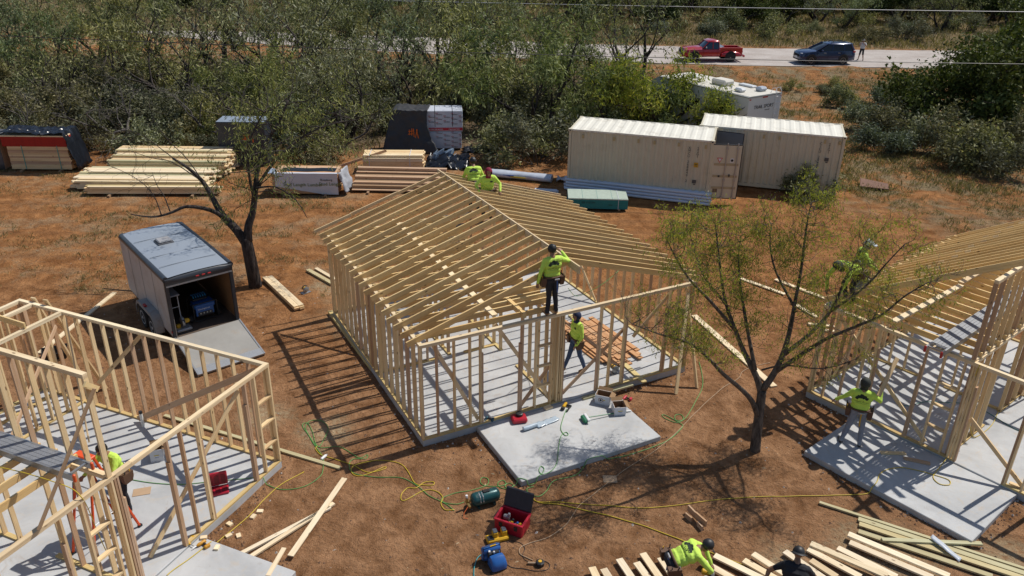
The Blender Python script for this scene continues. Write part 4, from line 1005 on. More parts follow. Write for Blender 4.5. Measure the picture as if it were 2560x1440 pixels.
    mb = MB(); mb.box(M @ Vector((-rl + .12, 0, .029)), (.26, 2 * hw - .08, .012), M=M.to_3x3().to_4x4()); mb.build('ramp_flap', plain('chequer_plate', (.50, .51, .52), .35, .6, var=.3, scale=40), rp)
    mb = MB(); mb.tube([M @ Vector((-.05, .85, .06)), Vector((.10, .80, 1.75))], .006, 4); mb.build('ramp_cable', STEEL, r)
    return r
ct = cargo()

# ------------------------------------------------------------------ cars on the road
def body_ring(x, w, zb, zt, sh=.93, tw=.76):
    zm = zb + (zt - zb) * .55
    h = [(w * .88, zb), (w, zb + .12), (w * 1.0, zm), (w * sh, zt - .05), (w * tw, zt)]
    return [(x, y, z) for y, z in h] + [(x, -y, z) for y, z in h[::-1]]
def suv():
    r = thing('parked_suv', 'dark blue suv with roof rails parked on the gravel road', 'car', (25.31, 67.84, .05), radians(185.5))
    P = plain('navy_paint', (.010, .030, .10), .25, .2, var=.05, coat=.7); CL = plain('black_cladding', (.02, .02, .022), .6)
    st = [(2.30, .66, .42, .74), (2.22, .80, .30, .90), (1.95, .89, .26, .99), (1.45, .925, .24, 1.05), (.95, .93, .24, 1.09), (0, .93, .24, 1.11), (-1.2, .93, .24, 1.13), (-1.85, .92, .27, 1.14), (-2.18, .87, .32, 1.10), (-2.30, .78, .42, .92)]
    mb = MB(); mb.loft([body_ring(*s) for s in st]); mb.build('body', P, r, smooth=True, sharp=50)
    def gr(z, xf, xr, w, k=.16):
        return [(xf, w * .80, z), (xf - k, w, z), (xr + k, w, z), (xr, w * .82, z), (xr, -w * .82, z), (xr + k, -w, z), (xf - k, -w, z), (xf, -w * .80, z)]
    mb = MB(); mb.loft([gr(1.07, 1.0, -2.12, .86), gr(1.36, .45, -2.02, .78), gr(1.60, -.02, -1.86, .68)]); mb.build('windows', GLASS, r, smooth=True, sharp=30)
    mb = MB(); mb.loft([gr(1.585, .04, -1.98, .70), gr(1.63, -.10, -1.96, .68), gr(1.68, -.35, -1.75, .55)]); mb.build('roof', P, r, smooth=True, sharp=60)
    mb = MB()
    for s in (-1, 1):
        for a, b, rr in (((1.02, .80 * s, 1.08), (.0, .60 * s, 1.61), .045), ((-.25, .865 * s, 1.10), (-.38, .69 * s, 1.60), .035), ((-1.28, .865 * s, 1.12), (-1.30, .69 * s, 1.60), .04), ((-2.12, .78 * s, 1.12), (-1.85, .58 * s, 1.62), .10)): mb.tube([a, b], rr, 6)
    mb.build('pillars', P, r)
    for s in (-1, 1):
        mb = MB(); mb.tube([(-.15, .60 * s, 1.66), (-.3, .60 * s, 1.74), (-1.55, .58 * s, 1.74), (-1.7, .57 * s, 1.67)], .022, 6); mb.build('roof_rail', BLACK, r)
        mb = MB(); mb.box((.62, 1.0 * s, 1.12), (.16, .18, .13), bev=.04); mb.build('mirror', P, r)
        mb = MB(); mb.box((2.10, .62 * s, .86), (.28, .30, .09), bev=.03); mb.build('headlight', plain('lens', (.60, .66, .72), .1, spec=.8), r)
        mb = MB(); mb.box((-2.16, .74 * s, 1.02), (.24, .24, .13), bev=.03); mb.build('tail_light', plain('lamp_red', (.42, .02, .02), .3), r)
        for x in (.35, -.85):
            mb = MB(); mb.box((x, .945 * s, .93), (.20, .03, .03)); mb.build('door_handle', STEEL, r)
        for x in (1.42, -1.27):
            mb = MB(); mb.lathe([(.43, -.015), (.43, .015)], 22, Matrix.Rotation(pi / 2, 4, 'X'), (x, .935 * s, .40)); mb.build('wheel_arch', CL, r)
            wheel(r, (x, .84 * s, .355), .355, .23, out=s, spokes=5, rim=plain('alloy', (.40, .40, .41), .35, .7))
        mb = MB(); mb.box((.08, .925 * s, .33), (2.1, .04, .16)); mb.build('sill_cladding', CL, r)
        mb = MB(); mb.box((0.05, .937 * s, .74), (.012, .006, .62)); mb.box((-1.02, .937 * s, .74), (.012, .006, .62)); mb.box((.98, .935 * s, .74), (.012, .006, .55)); mb.build('door_gap', BLACK, r)
    for x in (-.45, -1.35):
        mb = MB(); mb.tube([(x, -.60, 1.755), (x, .60, 1.755)], .022, 6); mb.build('crossbar', BLACK, r)
    mb = MB(); mb.box((2.25, 0, .66), (.10, 1.1, .24), bev=.03); mb.build('grille', BLACK, r)
    mb = MB(); mb.box((2.31, .0, .52), (.02, .32, .15)); mb.build('number_plate', WHITEP, r)
    mb = MB(); mb.box((2.16, 0, .38), (.24, 1.5, .2), bev=.05); mb.build('bumper', CL, r); mb = MB(); mb.box((-2.22, 0, .46), (.2, 1.55, .26), bev=.05); mb.build('bumper', CL, r)
    mb = MB(); mb.box((-1.98, 0, 1.615), (.22, 1.2, .035), bev=.01); mb.build('spoiler', P, r)
suv()
def pickup():
    r = thing('pickup_truck', 'red classic pickup with open step side bed on the gravel road', 'truck', (15.95, 68.15, .05), radians(185.5))
    P = plain('red_paint', (.42, .012, .022), .25, .1, var=.06, coat=.8)
    mb = MB(); mb.loft([body_ring(*s) for s in ((2.35, .82, .42, .86), (2.28, .88, .40, .98), (1.6, .93, .40, 1.02), (.75, .94, .40, 1.05), (.3, .94, .42, 1.06), (-.62, .94, .42, 1.06))]); mb.build('body', P, r, smooth=True, sharp=50)
    mb = MB(); mb.loft([[(x, y, z) for y, z in ((.62, 1.0), (.50, zt), (-.50, zt), (-.62, 1.0))] for x, zt in ((2.25, 1.03), (1.9, 1.10), (.8, 1.14))]); mb.build('hood', P, r, smooth=True, sharp=40)
    def gr(z, xf, xr, w): return [(xf, w * .8, z), (xf - .12, w, z), (xr + .1, w, z), (xr, w * .85, z), (xr, -w * .85, z), (xr + .1, -w, z), (xf - .12, -w, z), (xf, -w * .8, z)]
    mb = MB(); mb.loft([gr(1.04, .85, -.58, .88), gr(1.60, .30, -.52, .74)]); mb.build('windows', plain('blue_glass', (.02, .05, .09), .1, spec=.6), r, smooth=True, sharp=30)
    mb = MB(); mb.loft([gr(1.57, .38, -.58, .78), gr(1.64, .30, -.55, .76), gr(1.70, .1, -.42, .62)]); mb.build('roof', P, r, smooth=True, sharp=60)
    mb = MB()
    for s in (-1, 1):
        for a, b in (((.83, .78 * s, 1.05), (.28, .64 * s, 1.59)), ((-.55, .82 * s, 1.05), (-.5, .68 * s, 1.6)), ((.0, .88 * s, 1.05), (-.02, .74 * s, 1.6))): mb.tube([a, b], .045, 6)
    mb.build('pillars', P, r)
    mb = MB(); mb.box((-1.6, 0, .58), (1.95, 1.3, .05)); mb.build('bed_floor', plain('bed_red', (.26, .012, .02), .4), r)
    for s in (-1, 1):
        mb = MB(); mb.box((-1.6, .66 * s, .83), (1.95, .06, .50), bev=.015); b_ = mb.build('bed_side', P, r); mb = MB(); mb.tube([(-.64, .66 * s, 1.09), (-2.56, .66 * s, 1.09)], .035, 6); mb.build('bed_rail', P, b_)
        mb = MB(); prof = [(-.70, .46), (-.80, .72), (-1.1, .84), (-1.7, .86), (-2.2, .80), (-2.42, .60), (-2.45, .46)]
        mb.loft([[(x, .70 * s, z) for x, z in prof], [(x, .88 * s, z - .02) for x, z in prof], [(x, .94 * s, z - .10 if z > .6 else z) for x, z in prof]]); mb.build('rear_fender', P, r, smooth=True, sharp=50)
        for x, rr in ((1.48, .37), (-1.52, .38)):
            mb = MB(); mb.lathe([(.45, -.012), (.45, .012)], 22, Matrix.Rotation(pi / 2, 4, 'X'), (x, .945 * s, .44)); mb.build('wheel_arch', BLACK, r); wheel(r, (x, .86 * s, rr), rr, .25, out=s, spokes=6)
        mb = MB(); mb.box((.60, 1.0 * s, 1.16), (.10, .16, .14), bev=.03); mb.build('mirror', STEEL, r)
        mb = MB(); mb.box((2.33, .66 * s, .80), (.08, .22, .20), bev=.04); mb.build('headlight', plain('lens', (.60, .66, .72), .1), r)
        mb = MB(); mb.box((-2.60, .60 * s, .80), (.03, .1, .14)); mb.build('tail_light', plain('lamp_red', (.42, .02, .02), .3), r)
        mb = MB(); mb.box((.80, .948 * s, .75), (.012, .006, .55)); mb.box((-.42, .948 * s, .75), (.012, .006, .55)); mb.build('door_gap', BLACK, r)
    mb = MB(); mb.box((-2.57, 0, .83), (.05, 1.32, .50), bev=.015); mb.build('tailgate', P, r)
    mb = MB(); mb.box((-2.68, 0, .48), (.16, 1.75, .16), bev=.03); mb.build('bumper', P, r); mb = MB(); mb.box((2.45, 0, .50), (.16, 1.75, .16), bev=.03); mb.build('bumper', P, r)
    mb = MB(); mb.box((-.90, .1, .88), (.5, .95, .5), M=Matrix.Rotation(.5, 4, 'Y')); mb.build('bed_box', plain('alu_box', (.5, .52, .55), .35, .6), r)
    mb = MB(); mb.box((2.38, 0, .78), (.06, 1.0, .26)); mb.build('grille', BLACK, r)
pickup()
# overhead lines
for k, (p0, p1, lab) in enumerate((((-47.959, 60, 5.506), (47.395, 60, 5.152), 'upper overhead wire crossing the top of the view'), ((-25.354, 33, 6.35), (26.807, 33, 5.841), 'lower overhead wire crossing in front of the trees'))):
    a = Vector(p0); b = Vector(p1); mb = MB(); mb.tube([a.lerp(b, t / 24) - Vector((0, 0, .25 * (1 - (2 * t / 24 - 1) ** 2))) for t in range(25)], .022 if k == 0 else .014, 5)
    tag(mb.build('overhead_wire', plain('wire_grey' if k == 0 else 'wire_dark', (.40, .40, .42) if k == 0 else (.025, .025, .03), .5)), lab, 'wire', 'overhead wires')

# ------------------------------------------------------------------ lumber stacks
q6 = random.Random(61)
BLKTARP = plain('black_tarp', (.010, .012, .018), .28, var=.4, scale=3); GRYTARP = plain('grey_tarp', (.085, .088, .095), .5, var=.35, scale=2.5); WWRAP = plain('white_wrap', (.58, .60, .66), .45, var=.06, scale=4)
def stack(name, label, loc, rz, L, rows, mats, cat='lumber', group=None, jit=.05, bearers=True):
    """rows: list of (y0, n, width, z0, layers, thickness) blocks of flat boards lying along local X"""
    r = thing(name, label, cat, loc, rz, group)
    for (y0, n, wd, z0, lay, th) in rows:
        for k in range(lay):
            for i in range(n):
                m = q6.choice(mats); j = q6.uniform(-jit, jit); l_ = L * q6.uniform(.97, 1.0)
                y = y0 + (i + .5) * wd + q6.uniform(-.004, .004); z = z0 + (k + .5) * th
                board('board', (j, y, z), (j + l_, y, z), wd - .006, th - .003, m, r, (0, 1, 0))
    if bearers:
        ys = [q[0] for q in rows] + [q[0] + q[1] * q[2] for q in rows]
        for x in (L * .18, L * .8): board('bearer', (x, min(ys) - .25, .04), (x, max(ys), .04), .089, .08, OLDW, r, (1, 0, 0))
    return r
def crumple(name, nx, ny, fn, mat, amp, parent=None, seed=0, freq=2.2, thick=None):
    P = []
    for j in range(ny):
        for i in range(nx):
            x, y, z = fn(i / (nx - 1), j / (ny - 1)); n = noise.noise((x * freq + seed, y * freq, z * freq)); n2 = noise.noise((x * freq * 2.3, y * freq * 2.3 + seed, z * 3))
            P.append((x + amp * .6 * n2, y + amp * .6 * n, z + amp * abs(n) + amp * .5 * n2))
    mb = MB(); mb.sheet(P, nx, ny); o = mb.build(name, mat, parent, smooth=True, sharp=50)
    md = o.modifiers.new('thickness', 'SOLIDIFY'); md.thickness = .006
    return o
# red sprayed bundle under a black tarp, far left
rz = .03
stack('lumber_bundle', 'strapped bundle of pinkish boards under the red stack, left edge', (-22.80, 35.0, 0), rz, 2.75, [(0, 6, .20, .08, 14, .075)], [LUMK, LUM], jit=.015)
r_ = thing('plywood_stack', 'bright red edged plywood stack on the strapped bundle', 'plywood', (-22.98, 34.98, 1.135), rz)
RED = plain('red_spray', (.36, .018, .008), .8, var=.3, scale=9)
for k in range(9): board('plywood_sheet', (q6.uniform(-.008, .008), .6, .03 + k * .055), (2.86 + q6.uniform(-.008, .008), .6, .03 + k * .055), 1.20, .052, RED if k < 8 else LUMP, r_, (0, 1, 0))
o = crumple('tarp', 44, 24, lambda u, v: ((-23.08 + u * 3.55, 34.97 + v * 1.28, 1.72 + .05 * sin(u * 9)) if u < .83 else (-23.08 + .83 * 3.55 + (u - .83) * 2.2, 35.0 + v * 1.28, max(.08, 1.66 - (u - .83) * 9.6))), BLKTARP, .13, seed=3, freq=3.4)
tag(o, 'glossy black tarp over the red plywood stack and hanging down its right end', 'tarp')
for x in (-22.15, -20.58):
    mb = MB(); mb.box((x, 34.99 + .03 * (x + 22.8), .63), (.025, .012, 1.10)); tag(mb.build('strap', plain('teal_strap', (.03, .33, .30), .5)), 'teal strap round the pinkish board bundle, %s of two' % ('left' if x < -21.5 else 'right'), 'strap')
o = crumple('tarp_covered_stack', 14, 14, lambda u, v: (-25.4 + 2.3 * u, 35.0 + (v - .35) * 1.7 if .35 < v else 35.0 - .02, (1.62 if v >= .35 else max(.04, 1.62 * v / .35))), GRYTARP, .05, seed=9)
tag(o, 'grey black tarp draped over a stack cut off by the left edge', 'tarp')
mb = MB(); mb.box((-24.25, 35.65, .78), (2.15, 1.15, 1.5)); tag(mb.build('covered_stack', LUMK), 'stack hidden beneath the grey tarp at the left edge', 'lumber')
# big loose pile of treated boards
stack('lumber_pile', 'low front row of yellow boards of the long loose pile', (-17.85, 31.75, 0), .05, 5.5, [(0, 3, .15, .08, 5, .05), (.02, 2, .15, .33, 1, .05)], [LUM, LUMP, TREAT], group='long lumber pile', jit=.10)
stack('lumber_pile', 'wide middle tier of the long pile with greenish treated boards on top', (-18.6, 32.35, 0), .03, 5.5, [(0, 10, .19, .08, 7, .05), (.15, 9, .19, .43, 1, .05), (.9, 4, .19, .48, 2, .05)], [TREATG, LUMP, WHITEW, LUMP], group='long lumber pile', jit=.22)
stack('lumber_pile', 'raised rear tier of the long pile below the thicket', (-18.1, 34.4, 0), .02, 5.2, [(0, 9, .20, .08, 13, .05), (.5, 6, .20, .73, 2, .05), (1.0, 4, .2, .83, 2, .05)], [TREATG, LUM, LUMP], group='long lumber pile', jit=.12)
# black wrapped tall bundle behind the trailer tree
r_ = thing('wrapped_bundle', 'tall bundle in dark wrap with orange sprayed marks behind the trailer tree', 'bundle', (-13.75, 36.3, 0), .04)
mb = MB(); mb.box((1.1, .6, 1.04), (2.2, 1.2, 2.05), bev=.03); mb.build('wrap', plain('charcoal_wrap', (.022, .025, .035), .5, var=.4, scale=2), r_)
mb = MB(); mb.box((1.1, .6, 2.075), (2.16, 1.16, .01)); mb.build('top_sheet', plain('blue_grey_film', (.26, .31, .38), .35, var=.3, scale=3), r_)
ORNG = plain('orange_spray', (.62, .13, .01), .7)
mb = MB()
for x, z, sx, sz in ((1.35, 1.45, .30, .05), (1.32, 1.28, .34, .05), (1.28, 1.36, .05, .34), (1.42, 1.36, .05, .30), (1.62, 1.30, .05, .34)): mb.box((x, -.006, z), (sx, .006, sz))
mb.build('sprayed_mark', ORNG, r_)
# stud bundle in printed white wrap
r_ = stack('stud_bundle', 'stud bundle in torn white wrap with green printing beside the trailer tree', (-10.15, 32.2, 0), .03, 2.75, [(0, 7, .17, .08, 16, .055)], [CEDAR, LUMK], jit=.012)
GRNINK = plain('green_ink', (.16, .20, .05), .7)
mb = MB(); P = []
for j in range(9):
    for i in range(17):
        u = i / 16; v = j / 8; zb = .40 - .34 * min(1, u * 1.3); P.append((.12 + 2.62 * u, -.02 - .015 * noise.noise((u * 9, v * 5, 2)), zb + (.97 - zb) * v))
mb.sheet(P, 17, 9); mb.build('wrap', WWRAP, r_, smooth=True)
mb = MB(); mb.sheet([(.12 + 2.66 * i / 8, -.02 + .16 * j, .972 + .004 * (i % 2)) for j in range(2) for i in range(9)], 9, 2); mb.build('wrap_top', WWRAP, r_, smooth=True)
mb = MB(); mb.sheet([(.3 + 2.3 * i / 10, .30 + .5 * j / 3 + .04 * sin(i), .970 + .015 * abs(noise.noise((i * .5, j, 0)))) for j in range(4) for i in range(11)], 11, 4); mb.build('black_film', BLKTARP, r_, smooth=True)
text('lettering', 'Stud Length Lumber', .20, GRNINK, r_, (.45, -.040, .42), (1, 0, 0), (0, 0, 1)); text('lettering', 'Stud Length', .20, GRNINK, r_, (1.95, -.040, .46), (1, 0, 0), (0, 0, 1)); text('lettering', 'Roseburg', .13, plain('black_ink', (.02, .02, .025), .7), r_, (2.02, -.040, .66), (1, 0, 0), (0, 0, 1))
o = crumple('flap', 10, 14, lambda u, v: (2.78 + .28 * v + .16 * u + .05 * sin(9 * u), .0 + 1.0 * u, .97 - .86 * v), plain('wrap_back', (.36, .38, .42), .6), .12, r_, 5, 3)
o = crumple('torn_wrap', 10, 8, lambda u, v: (-.35 + .6 * u, -.15 + .6 * v, .80 + .2 * sin(u * 3)), plain('film_pale', (.40, .47, .58), .3, var=.4), .22, r_, 7, 3)
# terraced stack of grey pink planks
r_ = stack('plank_stack', 'terraced stack of grey pink planks behind the central roof', (-6.95, 32.75, 0), -.01, 4.0, [(0, 1, .18, .08, 1, .045), (.18, 1, .2, .08, 4, .045), (.38, 2, .19, .08, 6, .045), (.76, 2, .19, .08, 9, .045), (1.14, 1, .19, .08, 11, .045), (1.33, 1, .2, .08, 14, .045)], [LUMK, LUMK, OLDW], jit=.05)
# pale board bundle behind it with straps
r_ = stack('board_bundle', 'banded bundle of clean pale boards in front of the black tarp', (-6.95, 35.6, 0), .05, 2.8, [(0, 5, .235, .08, 8, .075), (.1, 4, .235, .68, 2, .06)], [LUMP, LUM], jit=.03)
for x in (.30, 2.15):
    mb = MB(); mb.box((x, -.004, .41), (.03, .008, .66)); mb.box((x, .55, .806), (.03, 1.1, .006)); mb.build('strap', WWRAP, r_)
tag(board('board', (-9.0, 34.9, .10), (-5.9, 36.0, .95), .12, S1, LUMK), 'single grey board slanting from the ground onto the pale banded bundle', 'board')
# white printed bundle with black tarp
r_ = thing('printed_bundle', 'tall white wrapped bundle printed with red and grey words, half under black tarp', 'bundle', (-5.75, 39.35, 0), .10)
PRNT = plain('printed_wrap', (.55, .58, .65), .4, var=.05, scale=2); REDI = plain('red_ink', (.50, .02, .04), .6); GRYI = plain('charcoal_ink', (.06, .065, .08), .6)
for z0, z1, x1 in ((.10, .95, 3.10), (.965, 2.02, 3.16)):
    mb = MB(); mb.box((x1 / 2, .62, (z0 + z1) / 2), (x1, 1.24, z1 - z0), bev=.025); mb.build('wrapped_pack', PRNT, r_)
mb = MB(); mb.box((1.65, -.008, 1.10), (3.0, .008, .15)); mb.build('red_band', REDI, r_)
text('lettering', 'raymartin.com', .14, WHITEP, r_, (1.35, -.016, 1.06), (1, 0, 0), (0, 0, 1)); text('lettering', 'raymartin', .14, WHITEP, r_, (2.45, -.016, 1.06), (1, 0, 0), (0, 0, 1))
lr, lg = text_mesh('ray', .105, .001), text_mesh('lumber', .105, .001)
lr.materials.clear(); lr.materials.append(REDI); lg.materials.clear(); lg.materials.append(GRYI)
for i in range(6):
    for j in range(8):
        x = 1.05 + i * .38; z = .16 + j * .235 + (.10 if i % 2 else 0)
        if .97 < z + .06 and z < 1.22 or z > 1.90 or x < 1.0 + (1.0 - min(z, 1)) * 1.6: continue
        for me, dz in ((lr, .07), (lg, 0)):
            o = bpy.data.objects.new('printed_word', me); o.matrix_local = Matrix.Translation((x + (0 if dz else .04), -.0145, z + dz)) @ Matrix.Rotation(pi / 2, 4, 'X'); link(o, r_)
mb = MB()
for x in (1.78, 2.65): mb.box((x, .62, 2.026), (.025, 1.22, .006)); mb.box((x, -.006, 1.62), (.025, .006, .80))
mb.build('strap', BLACK, r_)
def tarpf(u, v):
    # over the left end of the bundle, flaring to the ground in front
    x = -6.05 + 1.75 * u
    if v < .3: return (x, 40.7 - 1.3 * v / .3, 2.06 + .02 * sin(7 * u))
    t = (v - .3) / .7; return (x - .5 * t + 1.15 * t * t * u, 39.36 - .10 - .55 * t ** 1.5, 2.06 * (1 - t) ** .9 + .03)
o = crumple('tarp', 30, 30, tarpf, plain('dusty_black_tarp', (.028, .028, .031), .6, var=.5, scale=2.5), .075, seed=2, freq=3.0); tag(o, 'dusty black tarp with orange sprayed marks over the printed bundle', 'tarp')
mb = MB()
for x, z, sx, sz, a in ((-5.20, 1.02, .04, .36, 0), (-5.08, 1.06, .04, .40, .05), (-4.98, 1.02, .04, .46, -.05), (-4.86, 1.0, .04, .44, .25), (-4.80, .98, .04, .48, -.2), (-5.14, .98, .26, .04, -.1), (-5.12, 1.12, .26, .04, -.1)): mb.box((x, 38.95 + .12 * (z - .9), z), (sx, .012, sz), M=Matrix.Rotation(a, 4, 'Y'))
mb.build('sprayed_mark', ORNG, o)
for k, (cx, cy, sx, sy, am, m, lab) in enumerate(((-6.0, 38.7, 1.8, 1.1, .28, BLKTARP, 'crumpled black plastic at the left foot of the printed bundle'), (-1.75, 39.6, 1.7, 1.0, .32, BLKTARP, 'crumpled black plastic right of the printed bundle'), (-3.2, 37.2, 2.0, 1.9, .42, BLKTARP, 'heap of black plastic in front of the printed bundle'), (-3.45, 37.9, 1.0, 1.1, .62, plain('pale_blue_film', (.20, .27, .36), .22, var=.6, scale=3), 'crumpled pale blue film on the black plastic heap'), (-9.3, 34.2, 2.2, .7, .22, BLKTARP, 'black plastic behind the white wrapped stud bundle'))):
    o = crumple('plastic_sheet', 18, 16, lambda u, v: (cx - sx / 2 + sx * u, cy - sy / 2 + sy * v, .02 + .30 * am * sin(pi * u) * sin(pi * v)), m, am, seed=20 + k, freq=2.4); tag(o, lab, 'plastic sheet')
# teal edged panel stack
r_ = thing('panel_stack', 'low stack of teal edged panels in front of the left container', 'panels', (2.22, 30.95, .02), -.03)
TEAL = plain('teal_edge', (.006, .20, .215), .6, var=.2, scale=5); PANEL = plain('panel_face', (.38, .45, .38), .7, var=.25, scale=6)
for k in range(10):
    b_ = board('panel', (q6.uniform(-.006, .006), .61, .10 + k * .042), (2.44, .61 + q6.uniform(-.006, .006), .10 + k * .042), 1.22, .040, TEAL if k < 9 else PANEL, r_, (0, 1, 0))
mb = MB()
for x in (.6, 1.2, 1.8): mb.box((x, .61, .500), (.008, 1.2, .004))
mb.build('panel_joint', TEAL, r_)
mb = MB(); mb.box((2.05, -.007, .29), (.02, .006, .44)); mb.box((2.05, .61, .505), (.02, 1.24, .005)); mb.build('strap', WWRAP, r_)
text('lettering', 'ZIP SYSTEM', .11, plain('dark_teal_ink', (.004, .05, .055), .6), r_, (.55, -.008, .30), (1, 0, 0), (0, 0, 1)); text('lettering', '7/16', .09, plain('dark_teal_ink', (.004, .05, .055), .6), r_, (1.65, -.008, .22), (1, 0, 0), (0, 0, 1))
for x in (.3, 2.1): board('bearer', (x, 0, .05), (x, 1.2, .05), .089, .075, OLDW, r_, (1, 0, 0))
# white pipes
PV = plain('white_pipe', (.60, .64, .72), .4, var=.04)
a = Vector((2.177, 33.62, 0)); b = Vector((8.324, 31.677, 0)); d = (b - a).normalized(); nn = Vector((-d.y, d.x, 0)); k = 0
r_ = thing('pipe_stack', 'stack of long white pipes lying against the left container', 'pipes', tuple(a), 0)
for row in range(4):
    for i in range(4 - row // 2):
        off = nn * (.14 * i + .05 * row) + Vector((0, 0, .08 + .12 * row)); s0 = d * q6.uniform(-.1, .12)
        mb = MB(); mb.tube([off + s0, off + s0 + d * 6.25], .062, 10); mb.build('pipe', PV, r_, smooth=True, sharp=40)
# roll of white film, small heap, rusty sheet, bent pale scraps
r_ = thing('film_roll', 'long flattened roll of white printed film behind the central roof', 'film roll', (-1.1, 35.2, 0), -.26)
P = [[(x, .28 * cos(t) * (1 + .15 * sin(x * 3)) + .2, .17 + .17 * sin(t) + .02 * noise.noise((x * 3, t, 1))) for t in [2 * pi * k / 12 for k in range(12)]] for x in [i * .22 for i in range(14)]]
mb = MB(); mb.loft(P); mb.build('roll', plain('milky_film', (.50, .54, .62), .3, var=.25, scale=4), r_, smooth=True, sharp=70)
mb = MB(); mb.box((.9, -.085, .20), (.5, .02, .06)); mb.build('blue_print', plain('blue_ink', (.02, .06, .30), .5), r_); mb = MB(); mb.box((1.35, -.095, .16), (.7, .02, .05)); mb.build('yellow_print', plain('yellow_ink', (.55, .42, .03), .5), r_)
o = crumple('film_scrap', 8, 6, lambda u, v: (1.9 + .6 * u, 34.6 + .5 * v, .05), WWRAP, .25, seed=44, freq=4); tag(o, 'small crumpled white scrap left of the left container', 'scrap')
stack('scrap_boards', 'few short white boards on the ground left of the panel stack', (.9, 33.2, 0), -.15, 1.0, [(0, 3, .10, .02, 2, .04)], [WWRAP], bearers=False, cat='boards')
mb = MB(); mb.prism([(0, 0), (1.15, -.28), (1.30, .35), (.25, .95)], .05); o = mb.build('steel_sheet', plain('rusty_steel', (.17, .085, .055), .75, .2, var=.4, scale=4), loc=(15.55, 34.5, .06), rz=-.1); o.rotation_euler = (.10, -.03, -.1); tag(o, 'rusty steel sheet lying on the grass right of the containers', 'steel sheet')

# ------------------------------------------------------------------ loose boards
def loose(p0, p1, wd, th, mat, lab, z=0.0, z2=None, flat=True, group=None):
    p0 = Vector(p0); p1 = Vector(p1); p0.z = z + th / 2 if flat else z + wd / 2; p1.z = p0.z if z2 is None else z2
    d = p1 - p0; o = board('board', p0, p1, wd, th, mat, None, Vector((0, 0, 1)).cross(d) if flat else (0, 0, 1)); return tag(o, lab, 'board', group)
loose((-12.779, 18.724, 0), (-12.472, 22.539, 0), .14, .038, LUMP, 'long pale board on the soil behind the left house frame')
loose((-8.254, 15.921, 0), (-3.683, 14.044, 0), .089, .038, TREATG, 'long greenish batten on the soil right of the left house frame')
loose((-5.151, 11.305, 0), (-3.619, 12.757, 0), .089, .038, WHITEW, 'left of the two parallel white battens by the left porch', .02); loose((-4.981, 11.147, 0), (-3.571, 12.88, 0), .089, .038, WHITEW, 'right of the two parallel white battens by the left porch', .02)
loose((-4.065, 11.36, 0), (-3.5, 13.643, 0), .12, .02, WHITEW, 'white board crossing over the two battens by the left porch', .06); loose((-4.323, 10.81, 0), (-4.218, 11.512, 0), .089, .02, WHITEW, 'short white board at the bottom edge by the left porch', .11)
loose((-5.461, 21.421, 0), (-3.65, 18.187, 0), .14, .09, TREAT, 'heavy timber lying along the left wall of the central frame')
loose((-6.869, 24.496, 0), (-5.81, 23.428, 0), .14, .06, TREATG, 'green treated board poking out behind the central frame'); loose((-6.64, 24.672, 0), (-5.809, 23.8, 0), .12, .04, LUMP, 'pale board beside the green one behind the central frame')
loose((5.546, 21.642, 0), (6.83, 17.671, 0), .18, .038, LUMP, 'long pale plank on the soil behind the sparse mesquite'); loose((7.646, 24.439, 0), (8.791, 23.25, 0), .14, .038, LUMP, 'pale plank lying behind the left limbs of the sparse mesquite', group='planks behind the sparse mesquite'); loose((8.813, 24.39, 0), (10.111, 22.862, 0), .14, .038, LUMP, 'pale plank pointing at the corner of the right frame', group='planks behind the sparse mesquite'); loose((8.844, 22.671, 0), (9.281, 21.647, 0), .14, .038, LUMP, 'short pale plank near the corner of the right frame', group='planks behind the sparse mesquite')
for p, q, z in (((8.864, 21.191, 0), (9.596, 21.065, 0), 0), ((9.232, 20.803, 0), (9.809, 20.675, 0), 0)): loose(p, q, .12, .05, LUMP, 'short pale offcut inside the left wall of the right frame' , z, group='offcuts by the right frame')
r_ = thing('board_stack', 'small stack of boards on the soil beside the trailer tree', 'boards', (-8.095, 23.707, 0), 0)
a = Vector((0, 0, 0)); b = Vector((-6.462, 21.516, 0)) - Vector((-8.095, 23.707, 0)); nn = Vector((-b.y, b.x, 0)).normalized()
for k in range(3):
    for i in range(2): board('board', nn * .16 * i + Vector((0, 0, .03 + .04 * k)) + b * q6.uniform(0, .03), nn * .16 * i + b * q6.uniform(.96, 1.0) + Vector((0, 0, .03 + .04 * k)), .15, .038, LUMP if k == 2 else LUM, r_, nn)
r_ = thing('offcut_pile', 'short leaning offcuts on the soil left of the kneeling cutter', 'offcuts', (3.792, 12.609, 0), 0)
for p, q in (((-.12, .25, .10), (.02, -.05, .10)), ((-.02, .02, .12), (.14, -.25, .12)), ((-.2, .1, .03), (-.1, -.05, .03)), ((.0, -.15, .03), (.06, -.3, .03))): board('offcut', p, q, .14, .038, LUMK, r_, (0, 0, 1))
